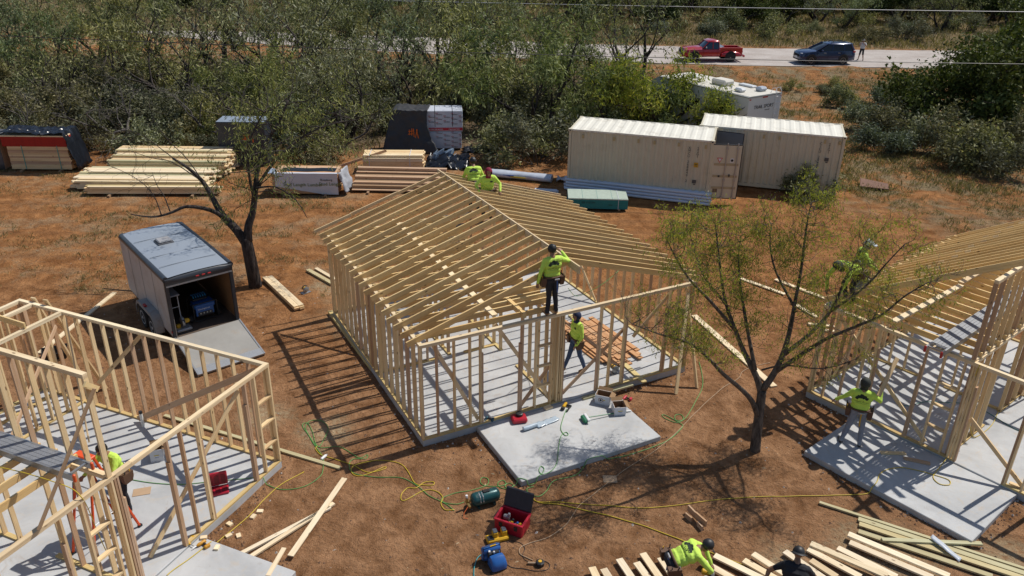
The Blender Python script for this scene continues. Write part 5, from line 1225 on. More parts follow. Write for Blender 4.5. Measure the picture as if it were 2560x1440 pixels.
# fan of cut rafters along the bottom edge
cut = [((1.564, 11.156, 0), (1.648, 10.847, 0)), ((1.78, 11.161, 0), (1.896, 10.853, 0)), ((2.099, 11.42, 0), (2.312, 10.862, 0)), ((2.406, 11.295, 0), (2.582, 10.868, 0)), ((2.565, 11.575, 0), (2.824, 10.873, 0)), ((2.883, 11.469, 0), (3.13, 10.757, 0)), ((3.632, 11.364, 0), (4.115, 10.94, 0)), ((3.922, 11.555, 0), (4.675, 10.982, 0)), ((4.448, 11.443, 0), (4.962, 10.959, 0)), ((4.648, 11.571, 0), (5.17, 10.993, 0)), ((5.292, 11.691, 0), (5.821, 11.007, 0)),
       ((5.76, 11.765, 0), (6.507, 11.071, 0)), ((5.842, 11.873, 0), (6.983, 11.062, 0)), ((6.346, 11.81, 0), (7.178, 11.086, 0)), ((6.636, 11.967, 0), (7.84, 11.081, 0)), ((6.674, 12.155, 0), (8.139, 11.088, 0)), ((5.718, 11.472, 0), (6.061, 11.061, 0))]
for k, (p, q) in enumerate(cut):
    loose(p, q, .139, .038, WHITEW if k % 4 else LUMP, 'freshly cut pale rafter laid out along the bottom edge', .05 if k % 3 else .09, group='cut rafters along the bottom edge')
for k, (x0, y0, x1, y1) in enumerate(((4.4, 10.75, 8.2, 10.6), (2.0, 10.95, 3.6, 10.6))): tag(board('bearer', (x0, y0, .025), (x1, y1, .025), .089, .05, OLDW, None, (0, 1, 0)), 'bearer board under the cut rafters, %s one' % ('right' if k == 0 else 'left'), 'board')
for k, (p, q, m) in enumerate((((6.473, 13.182, 0), (9.721, 11.401, 0), TREATG), ((7.092, 12.689, -0), (9.704, 11.241, 0), TREATG), ((7.05, 12.537, 0), (9.571, 11.139, 0), TREATG), ((6.95, 12.318, 0), (8.998, 11.175, 0), TREATG))): loose(p, q, .12 if k else .07, .038, m, 'green treated board in the fanned pile at the bottom right', .0 + .005 * k, group='green treated boards bottom right')
loose((7.304, 12.059, 0), (9.219, 11.996, 0), .089, .038, TREATG, 'green treated batten lying across the fanned boards', .05)
o = crumple('strap_strip', 3, 14, lambda u, v: (Vector((8.29, 12.127, 0)).lerp(Vector((8.57, 11.538, 0)), v) + Vector((.09 * (u - .5), .09 * (u - .5), .12 - .05 * v)))[:], plain('pale_strip', (.48, .52, .58), .4), .02, seed=3); tag(o, 'pale plastic strip draped over the green boards', 'strip')
loose((8.379, 14.768, 0), (8.925, 14.753, 0), .089, .038, LUM, 'short offcut on the right porch slab, farther one', .12); loose((8.812, 14.577, 0), (9.318, 14.392, 0), .10, .038, LUMK, 'short pinkish offcut on the right porch slab, nearer one', .12)
loose((1.799, 16.757, -0), (3.121, 17.441, 0), .10, .05, TREATG, 'treated batten lying behind the white boxes on the central porch', .122)
loose((1.016, 16.574, 0), (1.19, 16.703, 0), .14, .05, LUMP, 'pale block against the wall on the central porch, farther one', .122); loose((0.84, 16.292, 0), (1.01, 16.4, -0), .13, .045, LUMP, 'pale block against the wall on the central porch, nearer one', .122)
loose((1.753, 21.241, 0), (3.441, 17.526, 0), .14, .038, TREAT, 'treated plank on the floor of the central frame in front of the cedar pile', .152)
offs = [(650, 1278)]
for k, p in enumerate(((-5.02, 12.651, 0), (-5.111, 12.495, 0), (-5.51, 12.266, 0), (-5.416, 11.933, 0), (-5.224, 11.937, 0), (-5.81, 11.728, 0), (-5.47, 11.472, 0))):
    mb = MB(); mb.box((0, 0, .02), (.12, .085, .04)); o = mb.build('offcut_block', LUMP, loc=(p[0], p[1], gz(p[0], p[1]) if k < 5 else .121), rz=k * 1.3); tag(o, 'small pale offcut block near the door of the left frame', 'offcut', 'offcut blocks by the left frame')
# cedar pile on the slab of the central frame
r_ = thing('cedar_pile', 'pile of orange cedar boards on the slab of the central frame', 'boards', (-1.956, 14.893, .152), radians(28.0))
for k in range(19):
    a0 = 5.45 + (k % 8) * .165 + q6.uniform(-.02, .02); lv = k // 8; b0 = 3.7 - q6.uniform(0, .5) - .1 * (k % 8 < 3); b1 = .95 + q6.uniform(-.25, .35)
    board('cedar_board', (a0 + lv * .07, b0, .02 + .04 * lv), (a0 + .10 + lv * .07, b1, .02 + .04 * lv), .14, .036, CEDAR, r_, (1, 0, 0))
# aluminium scaffold planks
def scaffold(house_root, loc, rz, a, b0, b1, z, lab):
    c, s = cos(rz), sin(rz); wp = lambda aa, bb: (loc[0] + aa * c - bb * s, loc[1] + aa * s + bb * c)
    r = thing('scaffold_plank', lab, 'scaffold plank', (*wp(a, b0), z), rz, 'aluminium scaffold planks')
    AL = plain('aluminium', (.40, .42, .44), .38, .75, var=.1); TR = plain('aluminium_tread', (.27, .28, .30), .55, .4, var=.5, scale=45); L = b1 - b0; OR = plain('orange_cap', (.72, .10, .02), .5) if 'left' in lab else plain('red_cap', (.45, .03, .03), .5)
    for x in (-.17, .17):
        mb = MB(); mb.box((x, L / 2, .06), (.035, L, .12)); mb.build('side_rail', AL, r)
        mb = MB(); mb.box((x, -.012, .06), (.05, .05, .15), bev=.015); mb.build('end_cap', OR, r)
    for k in range(4):
        mb = MB(); mb.box((-.114 + k * .076, L / 2 + .15, .112), (.070, L - .3, .016)); mb.build('tread', TR, r)
    mb = MB(); mb.box((0, .10, .09), (.31, .04, .03)); mb.build('cross_bar', AL, r)
    return r
scaffold(hA, (-7.816, 7.17), radians(67.5), 3.25, .28, 6.4, ZT + .141, 'aluminium scaffold plank with orange end caps on the left frame')
scaffold(hC, (7.508, 17.26), radians(-50), 2.86, -.62, 6.6, ZT + .141, 'aluminium scaffold plank with red end caps on the right frame')

# ------------------------------------------------------------------ hoses and cords
HS = (((-7.816, 7.17), 67.5), ((-1.956, 14.893), 28.0), ((7.508, 17.26), -50.0))
def surf(x, y):
    for (ox, oy), yw in HS:
        c, s = cos(radians(yw)), sin(radians(yw)); a = (x - ox) * c + (y - oy) * s; b = -(x - ox) * s + (y - oy) * c
        if 0 <= a <= W_ and 0 <= b <= D_: return Z0
        if 1.33 <= a <= 5.01 and -2.23 <= b <= 0: return .12
    return gz(x, y)
def smooth(P, k=6):
    P = [Vector(p) for p in P]; Q = []
    for i in range(len(P) - 1):
        a = P[max(0, i - 1)]; b = P[i]; c = P[i + 1]; d = P[min(len(P) - 1, i + 2)]
        for j in range(k):
            t = j / k; Q.append(.5 * ((2 * b) + (c - a) * t + (2 * a - 5 * b + 4 * c - d) * t * t + (3 * b - a - 3 * c + d) * t ** 3))
    return Q + [P[-1]]
def hose(pts, r, mat, label, cat='hose', free=False, lift=0.0):
    Q = smooth(pts)
    if not free: Q = [Vector((p.x + .012 * noise.noise((p.x * 3, p.y * 3, 1)), p.y, max(surf(p.x, p.y), surf(p.x + .02, p.y + .02)) + r + .004 + lift)) for p in Q]
    mb = MB(); mb.tube(Q, r, 6); return tag(mb.build('air_hose' if cat == 'hose' else 'power_cord', mat, smooth=True, sharp=180), label, cat)
GH = plain('green_hose', (.12, .33, .085), .5); YH = plain('yellow_cord', (.58, .42, .03), .5); TC = plain('tan_cord', (.42, .29, .18), .6); TEALH = plain('teal_hose', (.03, .35, .38), .45)
hose([(1.377, 16.308, 0), (1.258, 15.868, -0), (1.2, 15.464, 0), (1.281, 15.232, 0), (1.357, 15.265, -0), (1.307, 15.357, 0), (1.187, 15.198, 0), (1.113, 14.774, -0), (1.054, 14.268, -0), (0.936, 13.948, 0), (0.724, 13.807, 0), (0.65, 13.94, 0), (0.697, 14.078, 0), (0.764, 13.998, 0), (0.69, 13.806, 0), (0.455, 13.615, 0), (0.241, 13.662, 0), (0.114, 13.58, 0), (-0.013, 13.485, 0), (-0.082, 13.575, 0), (0.002, 13.669, 0), (0.105, 13.593, 0), (-0.013, 13.472, 0), (-0.183, 13.533, 0), (-0.229, 13.676, 0), (-0.119, 13.758, 0), (-0.066, 13.627, 0), (-0.269, 13.557, 0), (-0.508, 13.577, 0), (-0.615, 13.706, 0), (-0.569, 13.84, 0), (-0.447, 13.79, 0), (-0.474, 13.591, 0), (-0.772, 13.414, 0), (-1.102, 13.316, 0), (-1.356, 13.145, 0), (-1.345, 13.009, 0), (-1.076, 12.942, 0), (-0.916, 13.02, 0)], .008, GH, 'green air hose curling over the central porch slab to the compressor tank')
hose([(5.142, 18.892, 0), (5.005, 17.768, 0), (4.633, 16.897, 0), (4.24, 16.189, 0), (4.013, 16.115, 0), (4.03, 16.318, 0), (4.174, 16.357, 0), (4.194, 16.154, 0), (3.995, 16.014, 0), (3.753, 16.174, 0), (3.707, 16.309, 0), (3.828, 16.278, 0), (4.086, 15.984, 0), (4.104, 15.82, 0), (3.816, 15.428, 0), (3.447, 15.109, 0), (2.679, 14.699, 0), (1.796, 14.387, -0), (1.458, 13.961, 0), (0.981, 13.761, 0), (0.798, 13.416, 0), (0.617, 13.233, 0), (0.426, 13.355, 0), (0.394, 13.483, 0), (0.53, 13.564, 0)], .009, GH, 'green air hose running round the right side of the central porch slab')
hose([(-4.14, 14.455, 0), (-4.493, 14.977, 0), (-4.799, 15.563, 0), (-4.736, 15.858, -0), (-4.464, 15.833, 0), (-4.261, 15.514, 0), (-4.279, 14.999, 0), (-4.359, 14.83, 0), (-4.679, 15.296, 0), (-4.897, 15.657, 0), (-4.808, 15.757, 0), (-4.623, 15.456, -0), (-4.329, 14.816, 0), (-3.839, 14.815, 0), (-3.355, 14.447, 0), (-3.18, 14.568, 0), (-3.19, 14.423, -0), (-3.45, 14.387, 0), (-3.519, 14.187, 0), (-3.363, 13.915, 0), (-2.858, 13.793, 0), (-2.339, 13.78, 0), (-1.969, 13.552, 0), (-1.644, 13.201, 0), (-1.326, 12.985, 0), (-1.103, 12.748, 0)], .008, GH, 'green air hose with loose loops between the left and central frames')
hose([(-5.239, 13.545, 0), (-4.797, 13.323, 0), (-4.304, 13.439, 0), (-4.056, 13.762, 0), (-4.047, 14.034, 0), (-4.106, 14.341, -0)], .008, GH, 'green air hose arc at the corner of the left slab')
hose([(-8.209, 13.441, 0), (-7.466, 13.28, -0), (-6.783, 13.246, 0), (-6.155, 13.365, 0), (-5.674, 13.442, 0), (-5.261, 13.531, 0)], .008, GH, 'green air hose lying across the slab of the left frame')
hose([(-4.363, 14.845, 0), (-4.375, 14.741, 0), (-4.279, 14.596, 0), (-4.146, 14.483, 0), (-3.833, 14.348, 0), (-3.409, 14.162, 0), (-3.057, 13.951, -0), (-2.727, 14.069, 0), (-2.723, 14.153, 0), (-2.97, 13.953, 0), (-3.24, 13.81, 0), (-3.425, 13.968, 0), (-3.361, 14.192, 0), (-2.863, 14.375, -0), (-2.354, 14.219, 0), (-2.012, 13.629, 0), (-1.799, 13.556, 0), (-1.613, 13.561, 0), (-1.606, 13.666, -0), (-1.808, 13.635, 0), (-1.957, 13.448, -0), (-2.125, 13.444, 0), (-2.246, 13.211, 0), (-2.159, 13.05, -0), (-1.78, 13.375, 0), (-1.526, 13.356, 0), (-1.357, 13.158, 0), (-1.39, 12.959, 0), (-1.291, 12.767, 0), (-1.096, 12.772, 0)], .009, YH, 'yellow cord with loops left of the compressor tank', 'cord')
hose([(0.426, 13.33, 0), (0.492, 13.255, 0), (0.588, 13.083, 0), (1.069, 13.07, 0), (1.892, 13.017, 0), (2.707, 12.94, 0), (3.551, 13.059, 0), (4.77, 13.301, 0), (6.143, 13.399, 0), (7.174, 13.451, 0), (7.604, 13.514, 0), (7.86, 13.728, 0), (8.039, 13.999, 0), (8.275, 14.169, 0), (8.616, 14.247, 0), (8.929, 14.159, 0), (9.251, 14.004, 0), (9.463, 13.849, 0), (9.403, 13.689, 0), (9.199, 13.71, 0), (9.182, 13.948, 0), (9.471, 14.284, 0), (9.905, 14.722, 0), (10.311, 15.178, 0)], .009, YH, 'thin yellow cord running from the tool box to the right porch slab', 'cord')
hose([(0.492, 13.281, -0), (0.613, 13.059, 0), (1.065, 12.996, 0), (1.389, 12.907, 0), (1.867, 12.75, 0), (2.295, 12.584, 0), (2.789, 12.376, 0), (3.293, 12.074, 0), (3.775, 11.761, 0), (4.25, 11.5, 0), (4.463, 11.383, 0)], .011, YH, 'thick yellow cord running under the bending cutter at the bottom', 'cord')
hose([(7.092, 18.957, 0), (6.522, 18.663, 0), (6.197, 18.404, 0), (6.008, 18.075, 0), (5.39, 17.492, 0), (4.305, 16.123, 0), (3.919, 15.589, 0), (3.343, 14.91, 0), (2.525, 14.168, 0), (1.939, 13.523, 0), (1.478, 13.006, 0), (1.358, 12.809, 0), (1.157, 12.405, 0), (0.785, 12.036, 0), (0.377, 11.831, 0), (0.238, 11.721, 0), (0.238, 11.573, 0), (0.374, 11.473, 0), (0.478, 11.414, 0)], .008, TC, 'tan power cord running from behind the mesquite to the splitter block', 'cord')
hose([(-4.437, 13.914, 0), (-4.887, 13.346, 0), (-5.218, 12.504, 0), (-5.502, 11.909, 0), (-5.774, 11.372, 0), (-6.052, 10.926, 0), (-6.136, 10.77, 0)], .009, YH, 'yellow cord beside the left porch slab', 'cord')
hose([(-8.248, 10.411, 2.78), (-7.786, 10.281, 2.78), (-7.225, 10.074, 2.79), (-6.862, 9.96, 2.74), (-6.68, 9.867, 2.64), (-6.855, 10.21, 2.1), (-7.087, 10.61, 1.4), (-7.165, 10.826, 0.7), (-6.92, 10.668, 0.2), (-6.756, 10.523, 0.16)], .008, YH, 'yellow cord hanging over the top plate of the left frame', 'cord', free=True)
hose([(9.804, 14.484, 2.63), (9.786, 14.493, 2.4), (10.044, 14.82, 1.8), (10.36, 15.168, 1), (10.695, 15.395, 0.3), (10.839, 15.392, 0.17), (11.477, 15.89, 0.17), (12.213, 16.798, 0.17), (12.826, 17.271, 0.17), (13.236, 17.191, 0.17)], .008, YH, 'yellow cord hanging from the top plate of the right frame', 'cord', free=True)
hose([(9.648, 17.721, 0), (9.644, 16.977, 0), (9.778, 16.662, 0), (10.342, 16.855, 0), (10.831, 16.834, 0), (11.403, 16.78, 0), (11.685, 16.373, 0), (11.935, 15.77, -0), (12.231, 15.462, 0)], .008, plain('dark_green_hose', (.02, .20, .15), .5), 'dark green air hose on the slab of the right frame')
hose([(-0.604, 10.912, 0), (-0.611, 11.207, 0), (-0.563, 11.451, 0), (-0.447, 11.568, 0), (-0.356, 11.591, 0)], .008, TEALH, 'teal air hose running from the blue compressor to the bottom edge', lift=.01)
hose([(0.06, 11.932, 0), (0.238, 11.871, 0), (0.33, 11.723, 0), (0.283, 11.554, 0), (0.328, 11.431, 0), (0.462, 11.352, 0)], .005, plain('black_cord', (.02, .02, .022), .6), 'black cord from the yellow charger to the splitter block', 'cord')
hose([(-0.033, 11.341, 0), (0.088, 11.243, 0), (0.311, 11.208, 0), (0.533, 11.153, 0), (0.742, 11.197, 0), (0.777, 11.339, 0), (0.659, 11.418, 0)], .006, plain('black_cord', (.02, .02, .022), .6), 'black cord from the blue compressor to the splitter block', 'cord')
hose([(1.375, 17.757, 2.7), (1.635, 18.348, 2.2), (1.948, 18.016, 2.5), (2.41, 18.269, 2.7), (2.974, 18.891, 2.9), (3.384, 18.937, 3)], .007, GH, 'green air hose looping in the air beside the worker on the front wall', free=True)

# ------------------------------------------------------------------ tools
YEL = plain('tool_yellow', (.62, .35, .015), .45); BLKP = plain('tool_black', (.018, .018, .02), .5); REDP = plain('tool_red', (.42, .012, .03), .4); BLUP = plain('tool_blue', (.02, .10, .33), .35); GRNP = plain('tank_green', (.018, .085, .09), .3, .2, dirt=.25, dirtcol=(.30, .28, .25))
def at(p, z=None): return (p[0], p[1], surf(p[0], p[1]) if z is None else z)
r = thing('compressor_tank', 'dark green compressor tank with hose fittings lying on the soil', 'compressor', at((-0.478, 13.006, 0)), .42); r.scale = (.86,) * 3
MX = Matrix.Rotation(pi / 2, 4, 'Y')
mb = MB(); mb.lathe([(.02, -.36), (.10, -.35), (.15, -.31), (.165, -.26), (.165, .26), (.15, .31), (.10, .35), (.02, .36)], 20, MX, (0, 0, .21)); mb.build('tank', GRNP, r, smooth=True, sharp=60)
mb = MB(); mb.box((.02, .0, .385), (.17, .10, .03), bev=.01); mb.build('mount_plate', BLKP, r)
for x in (-.2, .2):
    mb = MB(); mb.box((x, 0, .03), (.05, .26, .06)); mb.build('foot', GRNP, r)
for x in (-.17, -.10):
    mb = MB(); mb.tube([(x, -.12, .12 + .01), (x, -.165, .21), (x, -.12, .33), (x, 0, .38)], .012, 6); mb.build('weld_band', plain('bare_metal', (.45, .45, .46), .4, .6), r)
mb = MB(); mb.box((-.42, 0, .20), (.10, .05, .05)); mb.box((-.47, 0, .26), (.05, .05, .16)); mb.box((-.45, -.09, .16), (.05, .16, .05)); mb.build('fittings', plain('brass', (.42, .30, .12), .35, .8), r)
mb = MB(); mb.tube([(-.47, .0, .33), (-.47, 0, .40)], .03, 8); mb.build('gauge', WHITEP, r); mb = MB(); mb.tube([(-.50, -.15, .18), (-.62, -.22, .1), (-.66, -.30, .03), (-.58, -.35, .02)], .009, 5); mb.build('orange_lead', plain('orange_lead', (.65, .12, .02), .5), r)
mb = MB(); mb.tube([(.37, 0, .22), (.48, .02, .16), (.6, .05, .05)], .012, 5); mb.build('outlet', plain('brass', (.42, .30, .12), .35, .8), r)
# open red tool box
r = thing('tool_box', 'red open tool box with black lid standing on the soil', 'tool box', at((0.088, 12.311, 0)), -.42)
for nm, c, d in (('wall', (0, -.20, .15), (.58, .03, .29)), ('wall', (0, .20, .15), (.58, .03, .29)), ('wall', (-.28, 0, .15), (.03, .37, .29)), ('wall', (.28, 0, .15), (.03, .37, .29)), ('bottom', (0, 0, .02), (.56, .38, .03))):
    mb = MB(); mb.box(c, d, bev=.008); mb.build(nm, REDP, r)
mb = MB(); 
for c, d in (((0, -.205, .285), (.62, .05, .04)), ((0, .205, .285), (.62, .05, .04)), ((-.29, 0, .285), (.05, .38, .04)), ((.29, 0, .285), (.05, .38, .04))): mb.box(c, d, bev=.008)
mb.build('rim', REDP, r)
M = Matrix.Rotation(radians(-66), 4, 'X'); mb = MB(); mb.box(Vector((0, .22, .30)) + M @ Vector((0, .19, 0)) * 1.0 + Vector((0, 0, .36)), (.60, .40, .05), M=Matrix.Rotation(radians(68), 4, 'X'), bev=.02); mb.build('lid', plain('lid_black', (.022, .024, .032), .6, var=.4, scale=12), r)
for x in (-.16, .16):
    mb = MB(); mb.box((x, -.222, .20), (.07, .02, .10), bev=.006); mb.build('latch', BLKP, r)
mb = MB(); mb.tube([(-.31, -.1, .2), (-.36, -.1, .22), (-.36, .1, .22), (-.31, .1, .2)], .014, 6); mb.build('handle', BLKP, r)
for k, (x, y, m) in enumerate(((-.05, .02, BLKP), (.08, -.05, BLUP), (-.02, -.1, YEL), (.15, -.1, YEL), (-.15, .05, plain('grey_tool', (.35, .35, .36), .5)))):
    mb = MB(); mb.box((x, y, .10 + .02 * k), (.14, .09, .09), rz=k * .8, bev=.02); mb.box((x + .05, y, .16 + .02 * k), (.05, .06, .1), rz=k * .8, bev=.015); o = mb.build('tool', m, r)
# charger with two batteries
r = thing('battery_charger', 'yellow twin battery charger lying before the tool box', 'charger', at((-0.205, 11.969, 0)), .32)
mb = MB(); mb.box((0, 0, .045), (.44, .20, .09), bev=.025); mb.build('base', YEL, r)
for x in (-.04, .14):
    mb = MB(); mb.box((x, .03, .14), (.10, .14, .12), bev=.015); b_ = mb.build('battery', YEL, r); mb = MB(); mb.box((x, .03, .205), (.085, .12, .02), bev=.006); mb.build('battery_top', plain('slate_plastic', (.06, .07, .09), .5), b_)
mb = MB(); mb.box((-.14, -.02, .092), (.12, .12, .01)); mb.build('empty_bay', BLKP, r)
r = thing('battery', 'yellow battery pack lying beside the red tool box', 'battery', at((-0.109, 12.261, 0)), .5); mb = MB(); mb.box((0, 0, .04), (.13, .09, .08), bev=.015); mb.build('case', YEL, r); mb = MB(); mb.box((0, .0, .085), (.11, .07, .02)); mb.build('contact_plate', BLKP, r)
# blue twin tank compressor
r = thing('air_compressor', 'small blue air compressor with twin tanks and motor shroud', 'compressor', at((-0.25, 11.316, 0)), .45); r.scale = (.74,) * 3
for y, z in ((.20, .34), (.20, .14)):
    mb = MB(); mb.lathe([(.02, -.25), (.07, -.245), (.105, -.21), (.105, .21), (.07, .245), (.02, .25)], 16, MX, (0, y, z)); mb.build('tank', BLUP, r, smooth=True, sharp=60)
mb = MB(); mb.loft([[(x, y, z) for y, z in ((-.26 - .04 * k, .04), (-.27 - .04 * k, .16), (-.22 - .03 * k, .22 + .06 * k), (-.12, .28 + .08 * k), (-.02, .27 + .07 * k), (.03, .2 + .05 * k), (.02, .04))] for x, k in ((-.16, 0), (-.13, .7), (-.06, 1), (.14, 1), (.21, .7), (.24, 0))]); mb.build('motor_shroud', BLUP, r, smooth=True, sharp=40)
mb = MB(); mb.box((0, .05, .30), (.30, .10, .14), bev=.02); mb.build('manifold', BLKP, r); mb = MB(); mb.box((.05, .17, .447), (.16, .05, .004)); mb.build('yellow_decal', YEL, r)
mb = MB(); mb.tube([(-.1, .06, .38), (-.1, .06, .42)], .028, 8); mb.tube([(.0, .02, .40), (.0, -.02, .40)], .025, 8); mb.build('gauges', WHITEP, r)
mb = MB(); mb.tube([(-.23, .1, .1), (-.23, .16, .5), (.23, .16, .5), (.23, .1, .1)], .013, 6); mb.build('handle', BLKP, r)
for x in (-.2, .2):
    for y in (-.26, .26): mb = MB(); mb.box((x, y, .02), (.05, .05, .045)); mb.build('foot', BLACK, r)
# splitter block
r = thing('splitter_block', 'black and yellow power splitter block at the end of the tan cord', 'splitter', at((0.612, 11.315, 0)), .2)
mb = MB(); mb.lathe([(.06, 0), (.085, .01), (.085, .07), (.06, .085)], 8); mb.build('body', BLKP, r); mb = MB(); mb.lathe([(.035, .086), (.035, .095)], 10); mb.build('yellow_ring', YEL, r); mb = MB(); mb.tube([(-.08, .02, .04), (-.22, .06, .03)], .02, 6); mb.build('plug', TC, r)
def drill(p, rz, body, label, z=None):
    r = thing('cordless_drill', label, 'drill', at(p, z), rz)
    mb = MB(); mb.lathe([(.012, -.02), (.022, 0), (.034, .03), (.036, .15), (.028, .17)], 12, MX, (0, 0, .04)); mb.build('motor', body, r, smooth=True, sharp=50)
    mb = MB(); mb.box((.11, -.07, .035), (.045, .12, .04), bev=.012); mb.build('grip', BLKP, r); mb = MB(); mb.box((.11, -.15, .035), (.11, .06, .07), bev=.012); mb.build('battery', body, r); mb = MB(); mb.tube([(-.02, 0, .04), (-.10, 0, .04)], .008, 6); mb.build('bit', STEEL, r)
    return r
drill((-0.588, 15.684, 0), 1.2, plain('driver_teal', (.015, .07, .10), .5), 'dark teal cordless driver at the corner of the central porch'); drill((-5.998, 11.533, 0), 2.6, YEL, 'yellow cordless drill on the left porch, left of a pair'); drill((-5.841, 11.495, 0), .9, plain('driver_orange', (.55, .26, .02), .5), 'orange cordless drill on the left porch, right of a pair')
drill((2.837, 16.95, 0), 1.0, plain('driver_red', (.48, .03, .05), .5), 'red driver lying behind the white boxes on the central porch')
r = thing('nail_gun', 'yellow and black nail gun on the plastic sheet of the central porch', 'nail gun', at((1.334, 16.41, 0)), 1.15)
mb = MB(); mb.box((0, 0, .05), (.22, .07, .09), bev=.02); mb.build('body', YEL, r); mb = MB(); mb.box((-.13, 0, .04), (.10, .09, .07), bev=.015); mb.box((.05, -.09, .04), (.05, .14, .05), bev=.012); mb.build('grip', BLKP, r); mb = MB(); mb.box((-.06, -.13, .03), (.24, .03, .04)); mb.build('magazine', BLKP, r)
# red cases
r = thing('tool_case', 'closed red tool case with a black reel on top on the central porch', 'tool case', at((0.217, 15.805, 0)), .25); mb = MB(); mb.box((0, 0, .06), (.36, .30, .12), bev=.03); mb.build('case', REDP, r); mb = MB(); mb.lathe([(.07, .12), (.09, .13), (.09, .18), (.07, .19)], 14, None, (.02, .05, 0)); mb.build('reel', BLKP, r)
r = thing('tool_case', 'open red tool case on the slab of the left frame', 'tool case', at((-5.994, 13.09, 0)), .38)
mb = MB(); mb.box((0, -.05, .03), (.42, .28, .06), bev=.015); mb.build('tray', REDP, r)
mb = MB(); mb.box((.0, .14, .19), (.42, .05, .28), M=Matrix.Rotation(radians(-16), 4, 'X'), bev=.015); mb.build('lid', REDP, r)
mb = MB()
for x in (-.13, 0, .13): mb.box((x, -.05, .063), (.09, .2, .012)); mb.box((x, .105, .19), (.09, .012, .18), M=Matrix.Rotation(radians(-16), 4, 'X'))
mb.build('moulded_bay', plain('dark_red', (.20, .006, .012), .5), r)
# circular saws
def circ_saw(p, rz, label, z=None):
    r = thing('circular_saw', label, 'saw', at(p, z), rz)
    mb = MB(); mb.lathe([(.02, -.02), (.10, -.02), (.10, .03), (.04, .05)], 18, Matrix.Rotation(pi / 2, 4, 'X'), (0, 0, .11)); mb.build('blade_guard', plain('guard_grey', (.28, .29, .3), .4, .5), r)
    mb = MB(); mb.lathe([(.045, .03), (.055, .05), (.055, .16), (.03, .18)], 14, Matrix.Rotation(-pi / 2, 4, 'X'), (.02, 0, .13)); mb.build('motor', YEL, r, smooth=True, sharp=50)
    mb = MB(); mb.box((0, .03, .015), (.30, .16, .012)); mb.build('shoe', STEEL, r); mb = MB(); mb.tube([(-.1, .03, .16), (-.12, .03, .22), (-.03, .03, .26), (.06, .03, .22)], .018, 6); mb.build('handle', BLKP, r)
    mb = MB(); mb.lathe([(.088, -.026), (.088, -.023)], 24, Matrix.Rotation(pi / 2, 4, 'X'), (0, 0, .09)); mb.build('blade', STEEL, r)
    return r
circ_saw((2.74, 17.991, 0), .6, 'yellow circular saw standing on the slab inside the central frame'); circ_saw((-6.516, 22.801, 0), .9, 'circular saw on the soil behind the central frame')
# broom
r = thing('push_broom', 'green bristled broom with long green handle on the central porch', 'broom', at((1.829, 15.852, 0)), .30)
mb = MB(); mb.box((0, 0, .09), (.07, .30, .05), bev=.01); mb.build('head', WHITEP, r); mb = MB(); mb.box((-.06, 0, .055), (.12, .28, .09), bev=.03); mb.build('bristles', plain('bristle_green', (.03, .17, .09), .8, var=.4, scale=40), r)
mb = MB(); mb.tube([(.03, 0, .09), (1.05, .06, .035)], .014, 7); mb.build('handle', plain('handle_green', (.02, .16, .07), .4), r); mb = MB(); mb.tube([(1.05, .06, .035), (1.18, .068, .03)], .016, 7); mb.build('handle_end', WHITEP, r)
# plastic sheet roll
r = thing('plastic_roll', 'roll of pale blue plastic film partly unrolled on the central porch', 'plastic roll', at((0.319, 15.391, 0)), .52)
BF = plain('blue_film', (.42, .50, .58), .25, var=.3, scale=8)
mb = MB(); mb.loft([[(x, .055 * cos(t) * (1 + .1 * sin(14 * x)), .06 + .055 * sin(t)) for t in [2 * pi * k / 10 for k in range(10)]] for x in [i * .04 for i in range(10)]]); mb.build('roll', BF, r, smooth=True, sharp=60)
o = crumple('loose_film', 12, 5, lambda u, v: (.36 + .62 * u, -.09 + .18 * v + .05 * u, .015), BF, .05, r, 8, 7)
